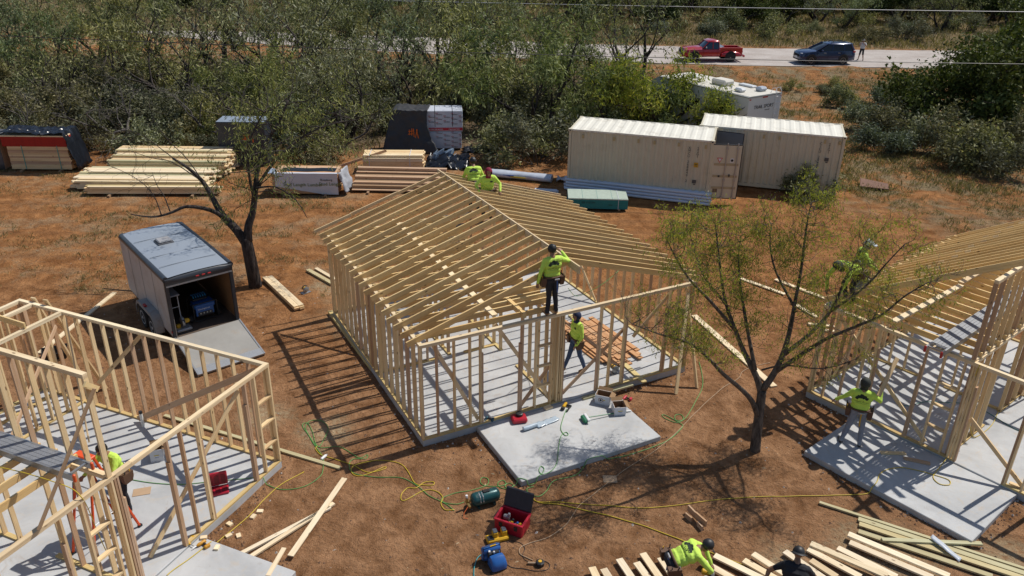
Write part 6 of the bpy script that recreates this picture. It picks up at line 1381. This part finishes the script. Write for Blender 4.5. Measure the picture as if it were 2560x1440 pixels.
# boxes
def nailbox(p, rz, label, L=.30, Wd=.24, H_=.24, z=None, flap=True, round_mark=False):
    r = thing('carton', label, 'box', at(p, z), rz); CB = plain('carton_white', (.62, .63, .66), .7, var=.05); IN = plain('carton_brown', (.28, .17, .085), .85)
    for c, d in (((0, -Wd / 2, H_ / 2), (L, .008, H_)), ((0, Wd / 2, H_ / 2), (L, .008, H_)), ((-L / 2, 0, H_ / 2), (.008, Wd - .01, H_)), ((L / 2, 0, H_ / 2), (.008, Wd - .01, H_))):
        mb = MB(); mb.box(c, d); mb.build('wall', CB, r)
        k = .93; mb = MB(); mb.box((c[0] * k, c[1] * k, c[2] + .004), (d[0] * .9, d[1] * .9, d[2] - .01)); mb.build('lining', IN, r)
    mb = MB(); mb.box((0, 0, .01), (L - .02, Wd - .02, .01)); mb.build('bottom', IN, r)
    mb = MB(); mb.box((0, -Wd / 2 - .0055, H_ * .55), (L * .4, .003, .02)); mb.build('yellow_print', plain('yellow_ink', (.55, .42, .03), .5), r); mb = MB(); mb.box((0, -Wd / 2 - .0055, H_ * .38), (L * .3, .003, .008)); mb.build('blue_print', plain('blue_ink', (.02, .06, .30), .5), r)
    if round_mark:
        for rr, m, dy in ((.062, plain('brown_ring', (.22, .09, .04), .6), .0055), (.048, WHITEP, .0075), (.03, INK, .0095)):
            mb = MB(); mb.lathe([(rr, 0), (rr, .002)], 18, Matrix.Rotation(pi / 2, 4, 'X'), (-L * .1, -Wd / 2 - dy, H_ * .5)); mb.build('round_emblem', m, r)
    if flap:
        for c, d, ax, an in (((0, Wd / 2 + .06, H_ - .0), (L, .13, .006), 'X', .7), ((L / 2 + .05, 0, H_ - .01), (.12, Wd, .006), 'Y', .5)):
            mb = MB(); mb.box(c, d, M=Matrix.Rotation(an, 4, ax)); mb.build('flap', IN, r)
    mb = MB(); mb.box((.03, .02, .07), (L * .5, Wd * .4, .05), bev=.01); mb.build('contents', plain('steel_nails', (.30, .30, .31), .4, .6), r)
    return r
nailbox((2.298, 16.666, 0), -.35, 'white nail carton with round emblem on the central porch', .36, .26, .25, round_mark=True); nailbox((2.627, 16.243, 0), .15, 'smaller white carton with open brown flaps on the central porch', .28, .30, .22); nailbox((-7.65, 14.104, 0), .35, 'white carton standing on the slab of the left frame', .26, .24, .30)
def card(p, rz, sx, sy, label):
    mb = MB(); mb.box((0, 0, .006), (sx, sy, .008)); o = mb.build('cardboard_sheet', plain('cardboard', (.44, .30, .185), .85), loc=at(p), rz=rz); return tag(o, label, 'cardboard')
card((2.187, 13.873, 0), .0, .30, .24, 'square of cardboard on the soil beside the tan cord'); card((-7.532, 13.001, 0), .3, .34, .24, 'cardboard sheet on the slab of the left frame')
# black bin behind the left frame
r = thing('plastic_tub', 'black plastic tub on the soil behind the left frame', 'tub', at((-12.255, 18.591, 0)), .5)
mb = MB(); mb.loft([[(sx * (.26 + .04 * t), sy * (.19 + .04 * t), .02 + .20 * t) for sx, sy in ((-1, -1), (1, -1), (1, 1), (-1, 1))] for t in (0, 1)], cap=False); mb.build('wall', BLKP, r); mb = MB(); mb.box((0, 0, .02), (.5, .36, .02)); mb.build('bottom', BLKP, r)
mb = MB(); mb.tube([(-.31, -.24, .22), (.31, -.24, .22), (.31, .24, .22), (-.31, .24, .22)], .015, 5, closed=True); mb.build('rim', BLKP, r)
# white bottle by the loops
r = thing('spray_can', 'white can lying beside the greenish batten', 'can', at((-4.11, 14.398, 0)), 1.1); mb = MB(); mb.lathe([(.03, -.09), (.033, -.08), (.033, .06), (.02, .085)], 12, MX, (0, 0, .035)); mb.build('can', WHITEP, r, smooth=True, sharp=50); mb = MB(); mb.lathe([(.016, .086), (.016, .115)], 10, MX, (0, 0, .035)); mb.build('cap', plain('grey_cap', (.3, .3, .3), .5), r)
# generator, miter saw and folding table inside the cargo trailer
cr = radians(130); cw_ = lambda x, y, z: (-8.42 + x * cos(cr) - y * sin(cr), 19.50 + x * sin(cr) + y * cos(cr), z)
r = thing('generator', 'blue and black portable generator inside the cargo trailer', 'generator', cw_(.75, -.18, .452), cr)
mb = MB()
for y in (-.33, .33): mb.tube([(-.26, y, .04), (-.26, y, .56), (.26, y, .56), (.26, y, .04)], .016, 6, closed=True)
for x in (-.26, .26):
    for z in (.04, .56): mb.tube([(x, -.33, z), (x, .33, z)], .016, 6)
mb.build('frame', BLKP, r); mb = MB(); mb.box((-.05, 0, .46), (.40, .60, .16), bev=.04); mb.build('fuel_tank', BLUP, r); mb = MB(); mb.box((0, 0, .24), (.42, .52, .26), bev=.03); mb.build('engine', BLKP, r)
mb = MB(); mb.box((-.245, .02, .32), (.04, .50, .26), bev=.01); p_ = mb.build('control_panel', BLUP, r); mb = MB(); mb.box((-.268, .02, .25), (.01, .40, .10)); mb.build('panel_face', DKGREY, p_)
for k in range(4): mb = MB(); mb.lathe([(.02, 0), (.02, .01)], 10, Matrix.Rotation(-pi / 2, 4, 'Y'), (-.272, -.12 + .09 * k, .26)); mb.build('socket', plain('socket_pale', (.5, .5, .45), .5), p_)
text('lettering', 'Westinghouse', .06, WHITEP, r, (-.268, .22, .37), (0, -1, 0), (0, 0, 1))
wheel(r, (-.12, -.38, .11), .11, .07, out=-1); wheel(r, (-.12, .38, .11), .11, .07, out=1)
r = thing('miter_saw', 'yellow and grey miter saw at the trailer door', 'saw', cw_(.32, .55, .452), cr)
mb = MB(); mb.box((0, 0, .05), (.30, .42, .08), bev=.02); mb.build('base', plain('cast_grey', (.36, .37, .38), .4, .4), r); mb = MB(); mb.lathe([(.03, -.02), (.14, -.02), (.14, .04), (.05, .06)], 18, Matrix.Rotation(pi / 2, 4, 'X'), (.0, 0, .26)); mb.build('blade_guard', plain('cast_grey', (.36, .37, .38), .4, .4), r); mb = MB(); mb.lathe([(.05, .04), (.065, .06), (.065, .16), (.04, .2)], 12, Matrix.Rotation(pi / 2, 4, 'X'), (.0, 0, .26)); mb.build('motor', YEL, r); mb = MB(); mb.box((.05, .1, .12), (.10, .12, .14), bev=.02); mb.build('arm', YEL, r); mb = MB(); mb.tube([(-.1, 0, .34), (-.22, 0, .40), (-.28, 0, .34)], .018, 6); mb.build('handle', BLKP, r)
r = thing('folding_table', 'grey folding table with white legs inside the cargo trailer', 'table', cw_(1.1, .62, .452), cr)
mb = MB(); mb.box((0, 0, .93), (1.0, .42, .04), bev=.015); mb.build('top', plain('table_grey', (.36, .37, .40), .5), r)
for x in (-.42, .42):
    for y in (-.16, .16): mb = MB(); mb.tube([(x, y, 0), (x * .95, y, .92)], .014, 6); mb.build('leg', WHITEP, r)
    mb = MB(); mb.tube([(x * .97, -.16, .55), (x * .97, .16, .55)], .010, 6); mb.build('cross_bar', WHITEP, r)
r = thing('storage_tray', 'bright blue tray of hose on top of the generator', 'tray', cw_(.80, -.12, 1.035), cr)
mb = MB(); mb.box((0, 0, .03), (.3, .42, .06), bev=.02); mb.build('tray', BLKP, r)
for k in range(6): mb = MB(); mb.tube([(.12 * cos(t), -.17 + .066 * k, .09 + .05 * sin(t)) for t in [pi * q / 6 for q in range(7)]], .014, 5); mb.build('hose_turn', plain('sky_hose', (.04, .24, .48), .4), r)
# orange step ladder inside the left frame
OR2 = plain('ladder_orange', (.72, .085, .015), .45); hr = radians(67.5); hw_ = lambda a, b, z: (-7.816 + a * cos(hr) - b * sin(hr), 7.17 + a * sin(hr) + b * cos(hr), z)
r = thing('step_ladder', 'orange fibreglass step ladder inside the left frame', 'ladder', hw_(4.17, 1.5, Z0), hr + pi)
for s in (-1, 1):
    mb = MB(); mb.tube([(-.55, .28 * s, .0), (-.04, .17 * s, 1.95)], .028, 6); mb.build('rail', OR2, r); mb = MB(); mb.tube([(.50, .28 * s, .0), (.04, .17 * s, 1.95)], .026, 6); mb.build('rear_rail', OR2, r)
    for x in (-.55, .50): mb = MB(); mb.box((x, .28 * s, .02), (.07, .06, .05)); mb.build('foot', BLKP, r)
    mb = MB(); mb.tube([(-.38, .24 * s, .7), (.33, .24 * s, .7)], .008, 4); mb.build('spreader', STEEL, r)
for k in range(6):
    z = .28 + .29 * k; t = z / 1.95
    mb = MB(); mb.box((-.55 + .51 * t, 0, z), (.09, .52 - .20 * t, .025)); mb.build('step', STEEL, r)
for k in range(3): z = .4 + .5 * k; t = z / 1.95; mb = MB(); mb.tube([(.50 - .46 * t, -.26 + .1 * t, z), (.50 - .46 * t, .26 - .1 * t, z)], .012, 5); mb.build('rear_bar', STEEL, r)
mb = MB(); mb.box((0, 0, 1.97), (.16, .40, .06), bev=.015); mb.build('top_cap', OR2, r)
mb = MB(); mb.box((.20, -.255, 1.25), (.03, .006, .35), M=Matrix.Rotation(-.23, 4, 'Y')); mb.build('rail_label', INK, r)
# concrete blocks supporting the right container are the bearers
for k, (x, y) in enumerate(((8.6, 35.1), (10.9, 34.5))): tag(board('bearer', (x, y - .15, .025), (x, y + 2.2, .025), .14, .05, OLDW, None, (1, 0, 0)), 'timber bearer under the right container, %s one' % ('left' if k == 0 else 'middle'), 'board')

# ------------------------------------------------------------------ people
HIVIS = plain('hi_vis_cloth', (.56, .80, .11), .8, var=.08, scale=14); SKIN = plain('skin', (.30, .155, .085), .55, var=.06); JEANS = plain('blue_jeans', (.045, .075, .15), .85, var=.25, scale=20); BJEANS = plain('black_trousers', (.018, .019, .026), .85, var=.3, scale=16); GJEANS = plain('grey_trousers', (.24, .26, .31), .85, var=.15, scale=12); BOOT = plain('tan_boot', (.26, .14, .06), .7, var=.2, scale=20); BBOOT = plain('black_shoe', (.02, .02, .02), .6); BLKSH = plain('black_shirt', (.016, .017, .022), .85, var=.3, scale=10); WSHIRT = plain('white_shirt', (.62, .62, .62), .85, var=.06); LEATH = plain('brown_leather', (.11, .055, .03), .7, var=.3, scale=18); HAIRM = plain('black_hair', (.010, .009, .009), .55, var=.4, scale=30)
def rx(p, ang, piv): return Matrix.Rotation(-ang, 3, 'X') @ (Vector(p) - Vector(piv)) + Vector(piv)
def person(label, loc, face, shirt, pants, boots, bend=0.0, drop=0.0, lead=.0, arms=None, legs=None, head_yaw=0.0, head_pitch=0.0, hat='hood', hatmat=None, belt=True, logo='back', sleeve='long', shorts=False, scale=1.0, twist=0.0):
    """faces +Y; bend tips the trunk forward about the hips; arms = ((elbow, wrist) right, left) and legs = ((knee, ankle, toe) right, left) in local metres"""
    r = thing('person', label, 'person', loc, radians(face - 90)); r.scale = (scale,) * 3
    pel = Vector((0, -lead, .93 - drop))
    def T(p):       # trunk space to local
        q = rx((p[0], p[1] - lead, p[2] - drop), bend, pel); 
        if twist: q = Matrix.Rotation(twist, 3, 'Z') @ (q - pel) + pel
        return q
    leg = legs or (((.11, .02, .50), (.12, -.02, .09), (.14, .15, .04)), ((-.11, .02, .50), (-.12, -.02, .09), (-.14, .15, .04)))
    arm = arms or (((.25, .0, 1.13), (.27, .06, .88)), ((-.25, .0, 1.13), (-.27, .06, .88)))
    pr = []          # capsules: p0, r0, p1, r1, material index
    SH, PA, BO, SK = 0, 1, 2, 3
    C = lambda a, ra, b, rb, m: pr.append((Vector(a), ra, Vector(b), rb, m))
    C(pel + Vector((-.075, 0, 0)), .118, pel + Vector((.075, 0, 0)), .118, PA)
    C(T((-.075, .005, 1.03)), .118, T((.075, .005, 1.03)), .118, SH)
    C(T((-.085, .01, 1.14)), .118, T((.085, .01, 1.14)), .118, SH)
    C(T((-.105, .0, 1.27)), .122, T((.105, .0, 1.27)), .122, SH)
    C(T((-.13, -.01, 1.37)), .092, T((.13, -.01, 1.37)), .092, SH)
    C(T((0, -.01, 1.42)), .068, T((0, .012, 1.50)), .055, SK)
    hc = T((0, .03, 1.60)); Rh = Matrix.Rotation(radians(head_yaw), 3, 'Z') @ Matrix.Rotation(-(bend * .75 + head_pitch), 3, 'X')
    if twist: Rh = Matrix.Rotation(twist, 3, 'Z') @ Rh
    Hd = lambda p: hc + Rh @ Vector(p)
    C(Hd((0, -.015, .03)), .092, Hd((0, .005, .04)), .088, SK); C(Hd((0, .02, -.03)), .070, Hd((0, .035, -.075)), .045, SK)
    C(Hd((0, .085, .005)), .012, Hd((0, .105, -.02)), .015, SK); C(Hd((.083, -.005, -.01)), .018, Hd((.083, -.005, .02)), .018, SK); C(Hd((-.083, -.005, -.01)), .018, Hd((-.083, -.005, .02)), .018, SK)
    C(Hd((-.02, .082, -.055)), .008, Hd((.02, .082, -.055)), .008, SK)
    for s, (el, wr), (kn, an, to) in ((1, arm[0], leg[0]), (-1, arm[1], leg[1])):
        sh = T((.175 * s, -.01, 1.385)); el = Vector(el); wr = Vector(wr)
        am = SK if sleeve == 'short' else SH
        mid = sh.lerp(el, .62)
        C(sh, .070, mid, .056, SH); C(mid, .052 if sleeve == 'short' else .056, el, .046, am); C(el, .046 if am == SH else .042, wr, .036 if am == SH else .028, am)
        f = (wr - el).normalized(); side = f.cross(Vector((0, 0, 1)) if abs(f.z) < .85 else Vector((0, 1, 0))).normalized(); nrm = side.cross(f)
        for k in (-1, 0, 1): C(wr + side * .018 * k, .018, wr + f * .075 + side * .022 * k, .015, SK)
        for k in range(4):
            b0 = wr + f * .080 + side * (.033 - .022 * k); ln = (.036, .042, .040, .030)[k]; b1 = b0 + f * ln - nrm * .010; C(b0, .0095, b1, .009, SK); C(b1, .009, b1 + f * ln * .55 - nrm * .028, .008, SK)
        t0 = wr + f * .025 + side * .030; t1 = t0 + f * .03 + side * .030 - nrm * .01; C(t0, .012, t1, .0105, SK); C(t1, .0105, t1 + f * .03 + side * .004 - nrm * .012, .009, SK)
        hp = pel + Vector((.085 * s, 0, -.03)); kn = Vector(kn); an = Vector(an); to = Vector(to)
        C(hp, .098, hp.lerp(kn, .55), .078, PA); C(hp.lerp(kn, .55), .082 if shorts else .078, kn, .064 if not shorts else .072, PA)
        cf = kn.lerp(an, .35) + (kn - an).cross(Vector((1, 0, 0))).normalized() * -.012
        lm = SK if shorts else PA
        C(kn, .062 if not shorts else .050, cf, .060 if not shorts else .052, lm); C(cf, .058 if not shorts else .050, an, .050 if not shorts else .034, lm)
        C(an + Vector((0, 0, -.02)), .046, an + Vector((0, 0, -.045)), .044, BO); C(an.lerp(to, .1) + Vector((0, 0, -.045)), .042, to + Vector((0, 0, .0)), .036, BO)
    # one continuous skin over all the capsules
    mb = MB()
    for a, ra, b, rb, m in pr:
        ax = b - a; L = ax.length; q = ax.to_track_quat('Z', 'Y').to_matrix().to_4x4() if L > 1e-6 else Matrix.Identity(4)
        prof = [(ra * sin(t) + 1e-4, -ra * cos(t)) for t in (0.05, .5, 1.0, pi / 2)] + [(rb * sin(t) + 1e-4, L + rb * -cos(t)) for t in (pi / 2, 2.1, 2.6, 3.09)]
        mb.lathe(prof, 10, q, a)
    tmp = bpy.data.objects.new('tmp', mb.mesh('tmp', SKIN)); COL.objects.link(tmp)
    md = tmp.modifiers.new('r', 'REMESH'); md.mode = 'VOXEL'; md.voxel_size = .0105
    ms = tmp.modifiers.new('s', 'SMOOTH'); ms.factor = .5; ms.iterations = 2
    dg = bpy.context.evaluated_depsgraph_get(); dg.update()
    me = bpy.data.meshes.new_from_object(tmp.evaluated_get(dg)); bpy.data.objects.remove(tmp, do_unlink=True)
    n = len(me.vertices); V = np.empty(n * 3); me.vertices.foreach_get('co', V); V = V.reshape(n, 3)
    # cloth folds
    F = np.empty(len(me.polygons) * 3); me.polygons.foreach_get('center', F); F = F.reshape(-1, 3)
    best = np.full(len(F), 9.0); mi = np.zeros(len(F), np.int32)
    for a, ra, b, rb, m in pr:
        A = np.array(a); d = np.array(b) - A; t = np.clip(((F - A) @ d) / (d @ d + 1e-9), 0, 1); dist = np.linalg.norm(F - A - t[:, None] * d, axis=1) - (ra + (rb - ra) * t)
        k = dist < best; best[k] = dist[k]; mi[k] = m
    me.materials.clear()
    for m in (shirt, pants, boots, SKIN): me.materials.append(m)
    me.polygons.foreach_set('material_index', mi)
    Nn = np.empty(n * 3); me.vertices.foreach_get('normal', Nn); Nn = Nn.reshape(n, 3)
    hcn = np.array(hc); far_ = np.linalg.norm(V - hcn, axis=1) > .16
    fold = np.array([noise.noise((p[0] * 12, p[1] * 12, p[2] * 8)) * .008 + noise.noise((p[0] * 30, p[1] * 30, p[2] * 18)) * .004 for p in V]) * (far_ & ((V[:, 2] < hc.z - .14) | (bend > .5)))
    me.vertices.foreach_set('co', (V + Nn * fold[:, None]).ravel()); me.update()
    me.polygons.foreach_set('use_smooth', [True] * len(me.polygons)); me.name = 'body'
    body = bpy.data.objects.new('body', me); link(body, r)
    # eyes
    mb = MB()
    for s in (-1, 1): mb.box(Hd((.032 * s, .083, .012)), (.026, .012, .012), M=Rh.to_4x4(), bev=.004)
    mb.build('eyes', INK, body)
    hatmat = hatmat or BLKP
    def shell(rad, cut, off=(0, -.008, .03), sq=(1, 1.05, 1.06)):
        m_ = MB(); nu, nv = 18, 12; P = []
        for j in range(nv + 1):
            for i in range(nu):
                th = pi * j / nv; ph = 2 * pi * i / nu; jt = (1 + .10 * noise.noise((i * 1.7, j * 1.3, rad * 90))) if hat == 'hair' else 1 + .03 * noise.noise((i * .9, j * .9, 4)); P.append((jt * rad * sq[0] * sin(th) * cos(ph) + off[0], jt * rad * sq[1] * sin(th) * sin(ph) + off[1], jt * rad * sq[2] * cos(th) + off[2]))
        fs = []
        for j in range(nv):
            for i in range(nu):
                q = (j * nu + i, j * nu + (i + 1) % nu, (j + 1) * nu + (i + 1) % nu, (j + 1) * nu + i); c = sum((Vector(P[x]) for x in q), Vector()) / 4
                if cut(c): fs.append(q)
        m_.add([Hd(p) for p in P], fs); return m_
    if hat == 'hair': shell(.102, lambda c: c.z > -.035 and not (c.y > .045 and c.z < .06)).build('hair', HAIRM, r, smooth=True, sharp=180)
    elif hat == 'hood':
        shell(.112, lambda c: not (c.y > .055 and -.09 < c.z < .065), (0, -.008, .015), (1, 1.05, 1.18)).build('hood', hatmat, r, smooth=True, sharp=180)
        m_ = MB(); m_.lathe([(.085, -.0), (.072, .07)], 14, (Rh.to_4x4() @ Matrix.Translation((0, 0, 0))), Hd((0, -.01, -.16))); m_.build('neck_gaiter', hatmat, r, smooth=True)
    else:
        shell(.104, lambda c: c.z > .035 or (c.y < .0 and c.z > .0)).build('cap', hatmat, r, smooth=True, sharp=180)
        if hat == 'cap': shell(.099, lambda c: c.z > -.06 and c.y < .02 and c.z < .05).build('hair', HAIRM, r, smooth=True, sharp=180)
        sg = 1 if hat in ('cap',) else -1; m_ = MB(); P = []
        for j in range(3):
            for i in range(9):
                a = pi * (.14 + .72 * i / 8); rr = .10 + .035 * j; P.append(Hd((rr * cos(a) * .9, sg * (rr * sin(a) + .012 * j), .045 - .010 * j)))
        m_.sheet(P, 9, 3); o = m_.build('brim', hatmat, r, smooth=True, sharp=180); o.modifiers.new('t', 'SOLIDIFY').thickness = .004
    if belt:
        m_ = MB(); ring = []
        bz = T((0, 0, 1.0)); 
        for k in range(20):
            a = 2 * pi * k / 20; ring.append(T((.205 * cos(a), .135 * sin(a), .985)))
        m_.tube(ring, .024, 6, closed=True); b_ = m_.build('tool_belt', LEATH, r, smooth=True, sharp=180)
        for s in (-1, 1):
            m_ = MB(); c = T((.225 * s, .03, .90)); m_.loft([[c + Vector((x * k + .0 * s, y * k, z)) for x, y in ((-.05, -.11), (.055, -.11), (.06, 0), (.055, .11), (-.05, .11))] for z, k in ((.08, 1.05), (-.04, 1.0), (-.14, .75))]); m_.build('pouch', LEATH, b_, smooth=True, sharp=50)
            m_ = MB(); m_.tube([c + Vector((.02 * s, .05, .02)), c + Vector((.05 * s, .07, .15))], .012, 5); m_.build('tool_handle', BLKP, b_); m_ = MB(); m_.tube([c + Vector((.03 * s, -.05, .02)), c + Vector((.03 * s, -.06, .13))], .010, 5); m_.build('tool_handle', BLKP if s > 0 else YEL, b_)
        m_ = MB(); c = T((.05, -.16, .93)); m_.tube([c, c + Vector((.01, -.02, -.30))], .014, 6); m_.build('hammer_handle', YEL if pants is GJEANS else BLUP, b_); m_ = MB(); m_.box(c + Vector((0, -.005, .02)), (.12, .03, .035), bev=.006); m_.build('hammer_head', STEEL, b_)
    # shirt print, laid onto the cloth
    if logo:
        bm = bmesh.new(); bm.from_mesh(me); tree = BVHTree.FromBMesh(bm); bm.free()
        back = logo == 'back'
        def onto(u, v, lift):
            p = T((u if back else u, -.5 if back else .5, v)); dirv = (T((0, 0, 1.2)) - T((0, -.5 if back else .5, 1.2))).normalized()
            h = tree.ray_cast(p, dirv)
            return (h[0] + h[1] * lift) if h[0] is not None else None
        sc_, cu, cv = (1.0, 0.0, 1.27) if back else (.34, -.09, 1.30)
        mg = MB(); mir = 1 if back else -1
        for (x, z, rad) in ((-.105, .02, .036), (-.07, .055, .040), (-.015, .085, .042), (.045, .065, .042), (.09, .03, .036), (-.03, .05, .035), (.02, .045, .035)):
            pts = [onto(cu + mir * x * sc_, cv + z * sc_, .004)] + [onto(cu + (mir * x + rad * cos(2 * pi * k / 9) * (1 + .2 * (k % 2))) * sc_, cv + (z + rad * .8 * sin(2 * pi * k / 9) * (1 + .2 * (k % 2))) * sc_, .004) for k in range(9)]
            if all(q is not None for q in pts): mg.add(pts, [(0, 1 + k, 1 + (k + 1) % 9) for k in range(9)])
        for x0, z0, x1, z1 in ((-.03, -.04, -.07, .03), (0, -.04, 0, .05), (.03, -.04, .06, .03), (.0, -.04, .03, .05)):
            pts = [onto(cu + mir * x * sc_, cv + z * sc_, .005) for x, z in ((x0 - .006, z0), (x0 + .006, z0), (x1 + .006, z1), (x1 - .006, z1))]
            if all(q is not None for q in pts): mg.add(pts, [(0, 1, 2, 3)])
        if mg.v: mg.build('shirt_print', plain('shirt_ink', (.02, .035, .02), .85), body)
        if back:
            for s_, sz, zz in (('CEDAR VALLEY', .042, -.085), ('CONSTRUCTION & FRAMING', .016, -.115)):
                tm = text_mesh(s_, sz, 0, 'CENTER'); ok = True
                for v in tm.vertices:
                    q = onto(v.co.x, cv + zz + v.co.y, .005)
                    if q is None: ok = False; break
                    v.co = q
                if ok:
                    tm.materials.clear(); tm.materials.append(plain('shirt_ink', (.02, .035, .02), .85)); o = bpy.data.objects.new('lettering', tm); link(o, body)
    return r
hb = radians(28.0); HBW = lambda a, b, z: (-1.956 + a * cos(hb) - b * sin(hb), 14.893 + a * sin(hb) + b * cos(hb), z)
hc_ = radians(-50.0); HCW = lambda a, b, z: (7.508 + a * cos(hc_) - b * sin(hc_), 17.26 + a * sin(hc_) + b * cos(hc_), z)
NAVY = plain('navy_hood', (.012, .022, .07), .8, var=.2); MAROON = plain('maroon_hood', (.22, .008, .035), .85, var=.2); CAMO = plain('dark_camo', (.03, .035, .03), .75, var=.7, scale=22)
# worker balancing on the front wall of the central frame
person('black haired worker balancing on the front top plate of the central frame', HBW(3.27, .05, ZT), 112, HIVIS, BJEANS, BOOT, bend=.06, arms=(((.42, .06, 1.27), (.34, .26, 1.42)), ((-.30, -.02, 1.12), (-.33, .04, .86))), legs=(((.10, .03, .50), (.13, .0, .09), (.17, .15, .04)), ((-.06, .02, .50), (-.10, -.01, .09), (-.12, .14, .04))), hat='hair', logo='back')
# worker inside the central frame
person('worker in a navy hood and blue jeans standing on the slab inside the central frame', HBW(4.72, 1.12, Z0), 205, HIVIS, JEANS, BOOT, arms=(((.25, -.04, 1.13), (.26, .08, .88)), ((-.27, .0, 1.12), (-.24, .14, .90))), legs=(((.12, .10, .50), (.14, .24, .09), (.16, .40, .04)), ((-.11, -.06, .50), (-.13, -.22, .09), (-.15, -.06, .04))), head_yaw=8, hat='hood', hatmat=NAVY, logo='front')
# two workers behind the ridge
person('worker seen from behind bending beside the rear end of the ridge', HBW(4.62, 7.10, ZT), 100, HIVIS, BJEANS, BOOT, bend=.40, lead=.05, arms=(((.30, .14, 1.10), (.26, .34, .92)), ((-.30, .16, 1.10), (-.25, .36, .90))), hat='cap', hatmat=BLKP, logo='back')
person('worker in a maroon hood leaning on the rafters behind the ridge', HBW(4.60, 6.15, ZT + .045), 285, HIVIS, BJEANS, BOOT, bend=.35, lead=.06, arms=(((.36, .12, 1.16), (.30, .32, 1.0)), ((-.36, .12, 1.16), (-.32, .32, 1.0))), head_pitch=-.2, hat='hood', hatmat=MAROON, logo='front')
tag(board('board', HBW(3.35, 6.15, ZT + .021), HBW(7.45, 6.15, ZT + .021), .235, .040, OLDW, None, (0, 1, 0)), 'walk board under the worker in the maroon hood', 'board')
# worker on the right porch holding a stud
person('worker in grey trousers and dark camo hood on the right porch holding up a stud', HCW(1.88, -1.17, .12), 66, HIVIS, GJEANS, BBOOT, arms=(((.36, -.02, 1.27), (.34, .12, 1.50)), ((-.34, .0, 1.20), (-.50, .10, 1.02))), legs=(((.13, .02, .50), (.16, -.02, .09), (.19, .15, .04)), ((-.14, .0, .50), (-.22, -.02, .09), (-.27, .14, .04))), hat='hood', hatmat=CAMO, logo='back', scale=1.02)
tag(board('stud', (8.022, 14.798, 1.62), (8.539, 15.372, 2.25), .089, .038, LUM, None, (1, 0, 0)), 'loose stud held up by the worker on the right porch', 'board')
# two workers at the corner of the right frame
person('worker bent double over the rafter tails at the corner of the right frame', HCW(.40, .30, ZT + .141), 205, HIVIS, BJEANS, BOOT, bend=1.25, drop=.10, lead=.10, arms=(((.26, .52, .66), (.16, .58, .38)), ((-.28, .50, .68), (-.20, .56, .40))), legs=(((.12, .10, .44), (.12, -.05, .09), (.14, .12, .04)), ((-.12, .10, .44), (-.12, -.05, .09), (-.14, .12, .04))), hat='hood', hatmat=CAMO, logo='back')
person('worker in a white fronted cap standing among the rafters of the right frame', HCW(.28, .90, ZT + .141), 350, HIVIS, GJEANS, BOOT, drop=.30, bend=.2, lead=.10, arms=(((.28, .10, .86), (.22, .30, .74)), ((-.28, .10, .86), (-.22, .30, .74))), legs=(((.12, .16, .40), (.12, -.06, .09), (.14, .10, .04)), ((-.12, .16, .40), (-.12, -.06, .09), (-.14, .10, .04))), hat='cap', hatmat=plain('pale_cap', (.46, .50, .56), .7), logo='back')
# cutter bending over the rafters at the bottom
person('worker in hi-vis and black cap bending over the cut rafters with a circular saw', (2.98, 10.62, 0), 8, HIVIS, BJEANS, BOOT, bend=1.12, drop=.08, lead=.12, arms=(((.30, .50, .82), (.12, .56, .60)), ((-.24, .58, .84), (-.08, .66, .62))), legs=(((.13, .08, .46), (.15, -.08, .09), (.17, .09, .04)), ((-.12, .10, .46), (-.14, .04, .09), (-.16, .21, .04))), hat='cap', hatmat=BLKP, logo='back')
circ_saw((3.60, 10.60), 1.3, 'circular saw in the hands of the bending cutter', .42)
# worker in black at the bottom edge
person('worker in a black shirt and dark cap crouching at the bottom edge', (4.90, 10.22, 0), 70, BLKSH, BJEANS, BOOT, bend=.62, drop=.34, lead=.08, arms=(((.34, .30, .72), (.28, .54, .56)), ((-.42, .18, .74), (-.48, .02, .50))), legs=(((.17, .28, .42), (.16, -.06, .09), (.19, .10, .04)), ((-.17, .28, .42), (-.16, -.06, .09), (-.19, .10, .04))), hat='cap_back', hatmat=BLKP, belt=False, logo=None, sleeve='short')
# worker on the ladder in the left frame
person('worker in hi-vis on the orange step ladder inside the left frame', hw_(4.69, 1.5, Z0 + .295), 247.5, HIVIS, BJEANS, BOOT, bend=.30, lead=.06, arms=(((.28, .28, 1.12), (.20, .48, 1.14)), ((-.26, .26, 1.10), (-.16, .46, 1.06))), hat='hair', logo='back')
# man on the road taking a picture
person('man in white shirt and dark shorts on the road holding a phone up', (29.05, 69.4, .06), 232, WSHIRT, BJEANS, BBOOT, arms=(((.30, .10, 1.20), (.08, .26, 1.46)), ((-.30, .10, 1.20), (-.08, .26, 1.46))), legs=(((.13, .03, .50), (.19, .02, .09), (.22, .18, .04)), ((-.13, .02, .50), (-.20, -.04, .09), (-.24, .12, .04))), hat='cap', hatmat=plain('grey_cap_cloth', (.16, .15, .14), .8), belt=False, logo=None, sleeve='short', shorts=True)
mb = MB(); mb.box((0, 0, 0), (.16, .012, .08)); ph = mb.build('phone', BLKP, loc=(28.87, 69.22, 1.60), rz=radians(142)); tag(ph, 'dark phone held up by the man on the road', 'phone')
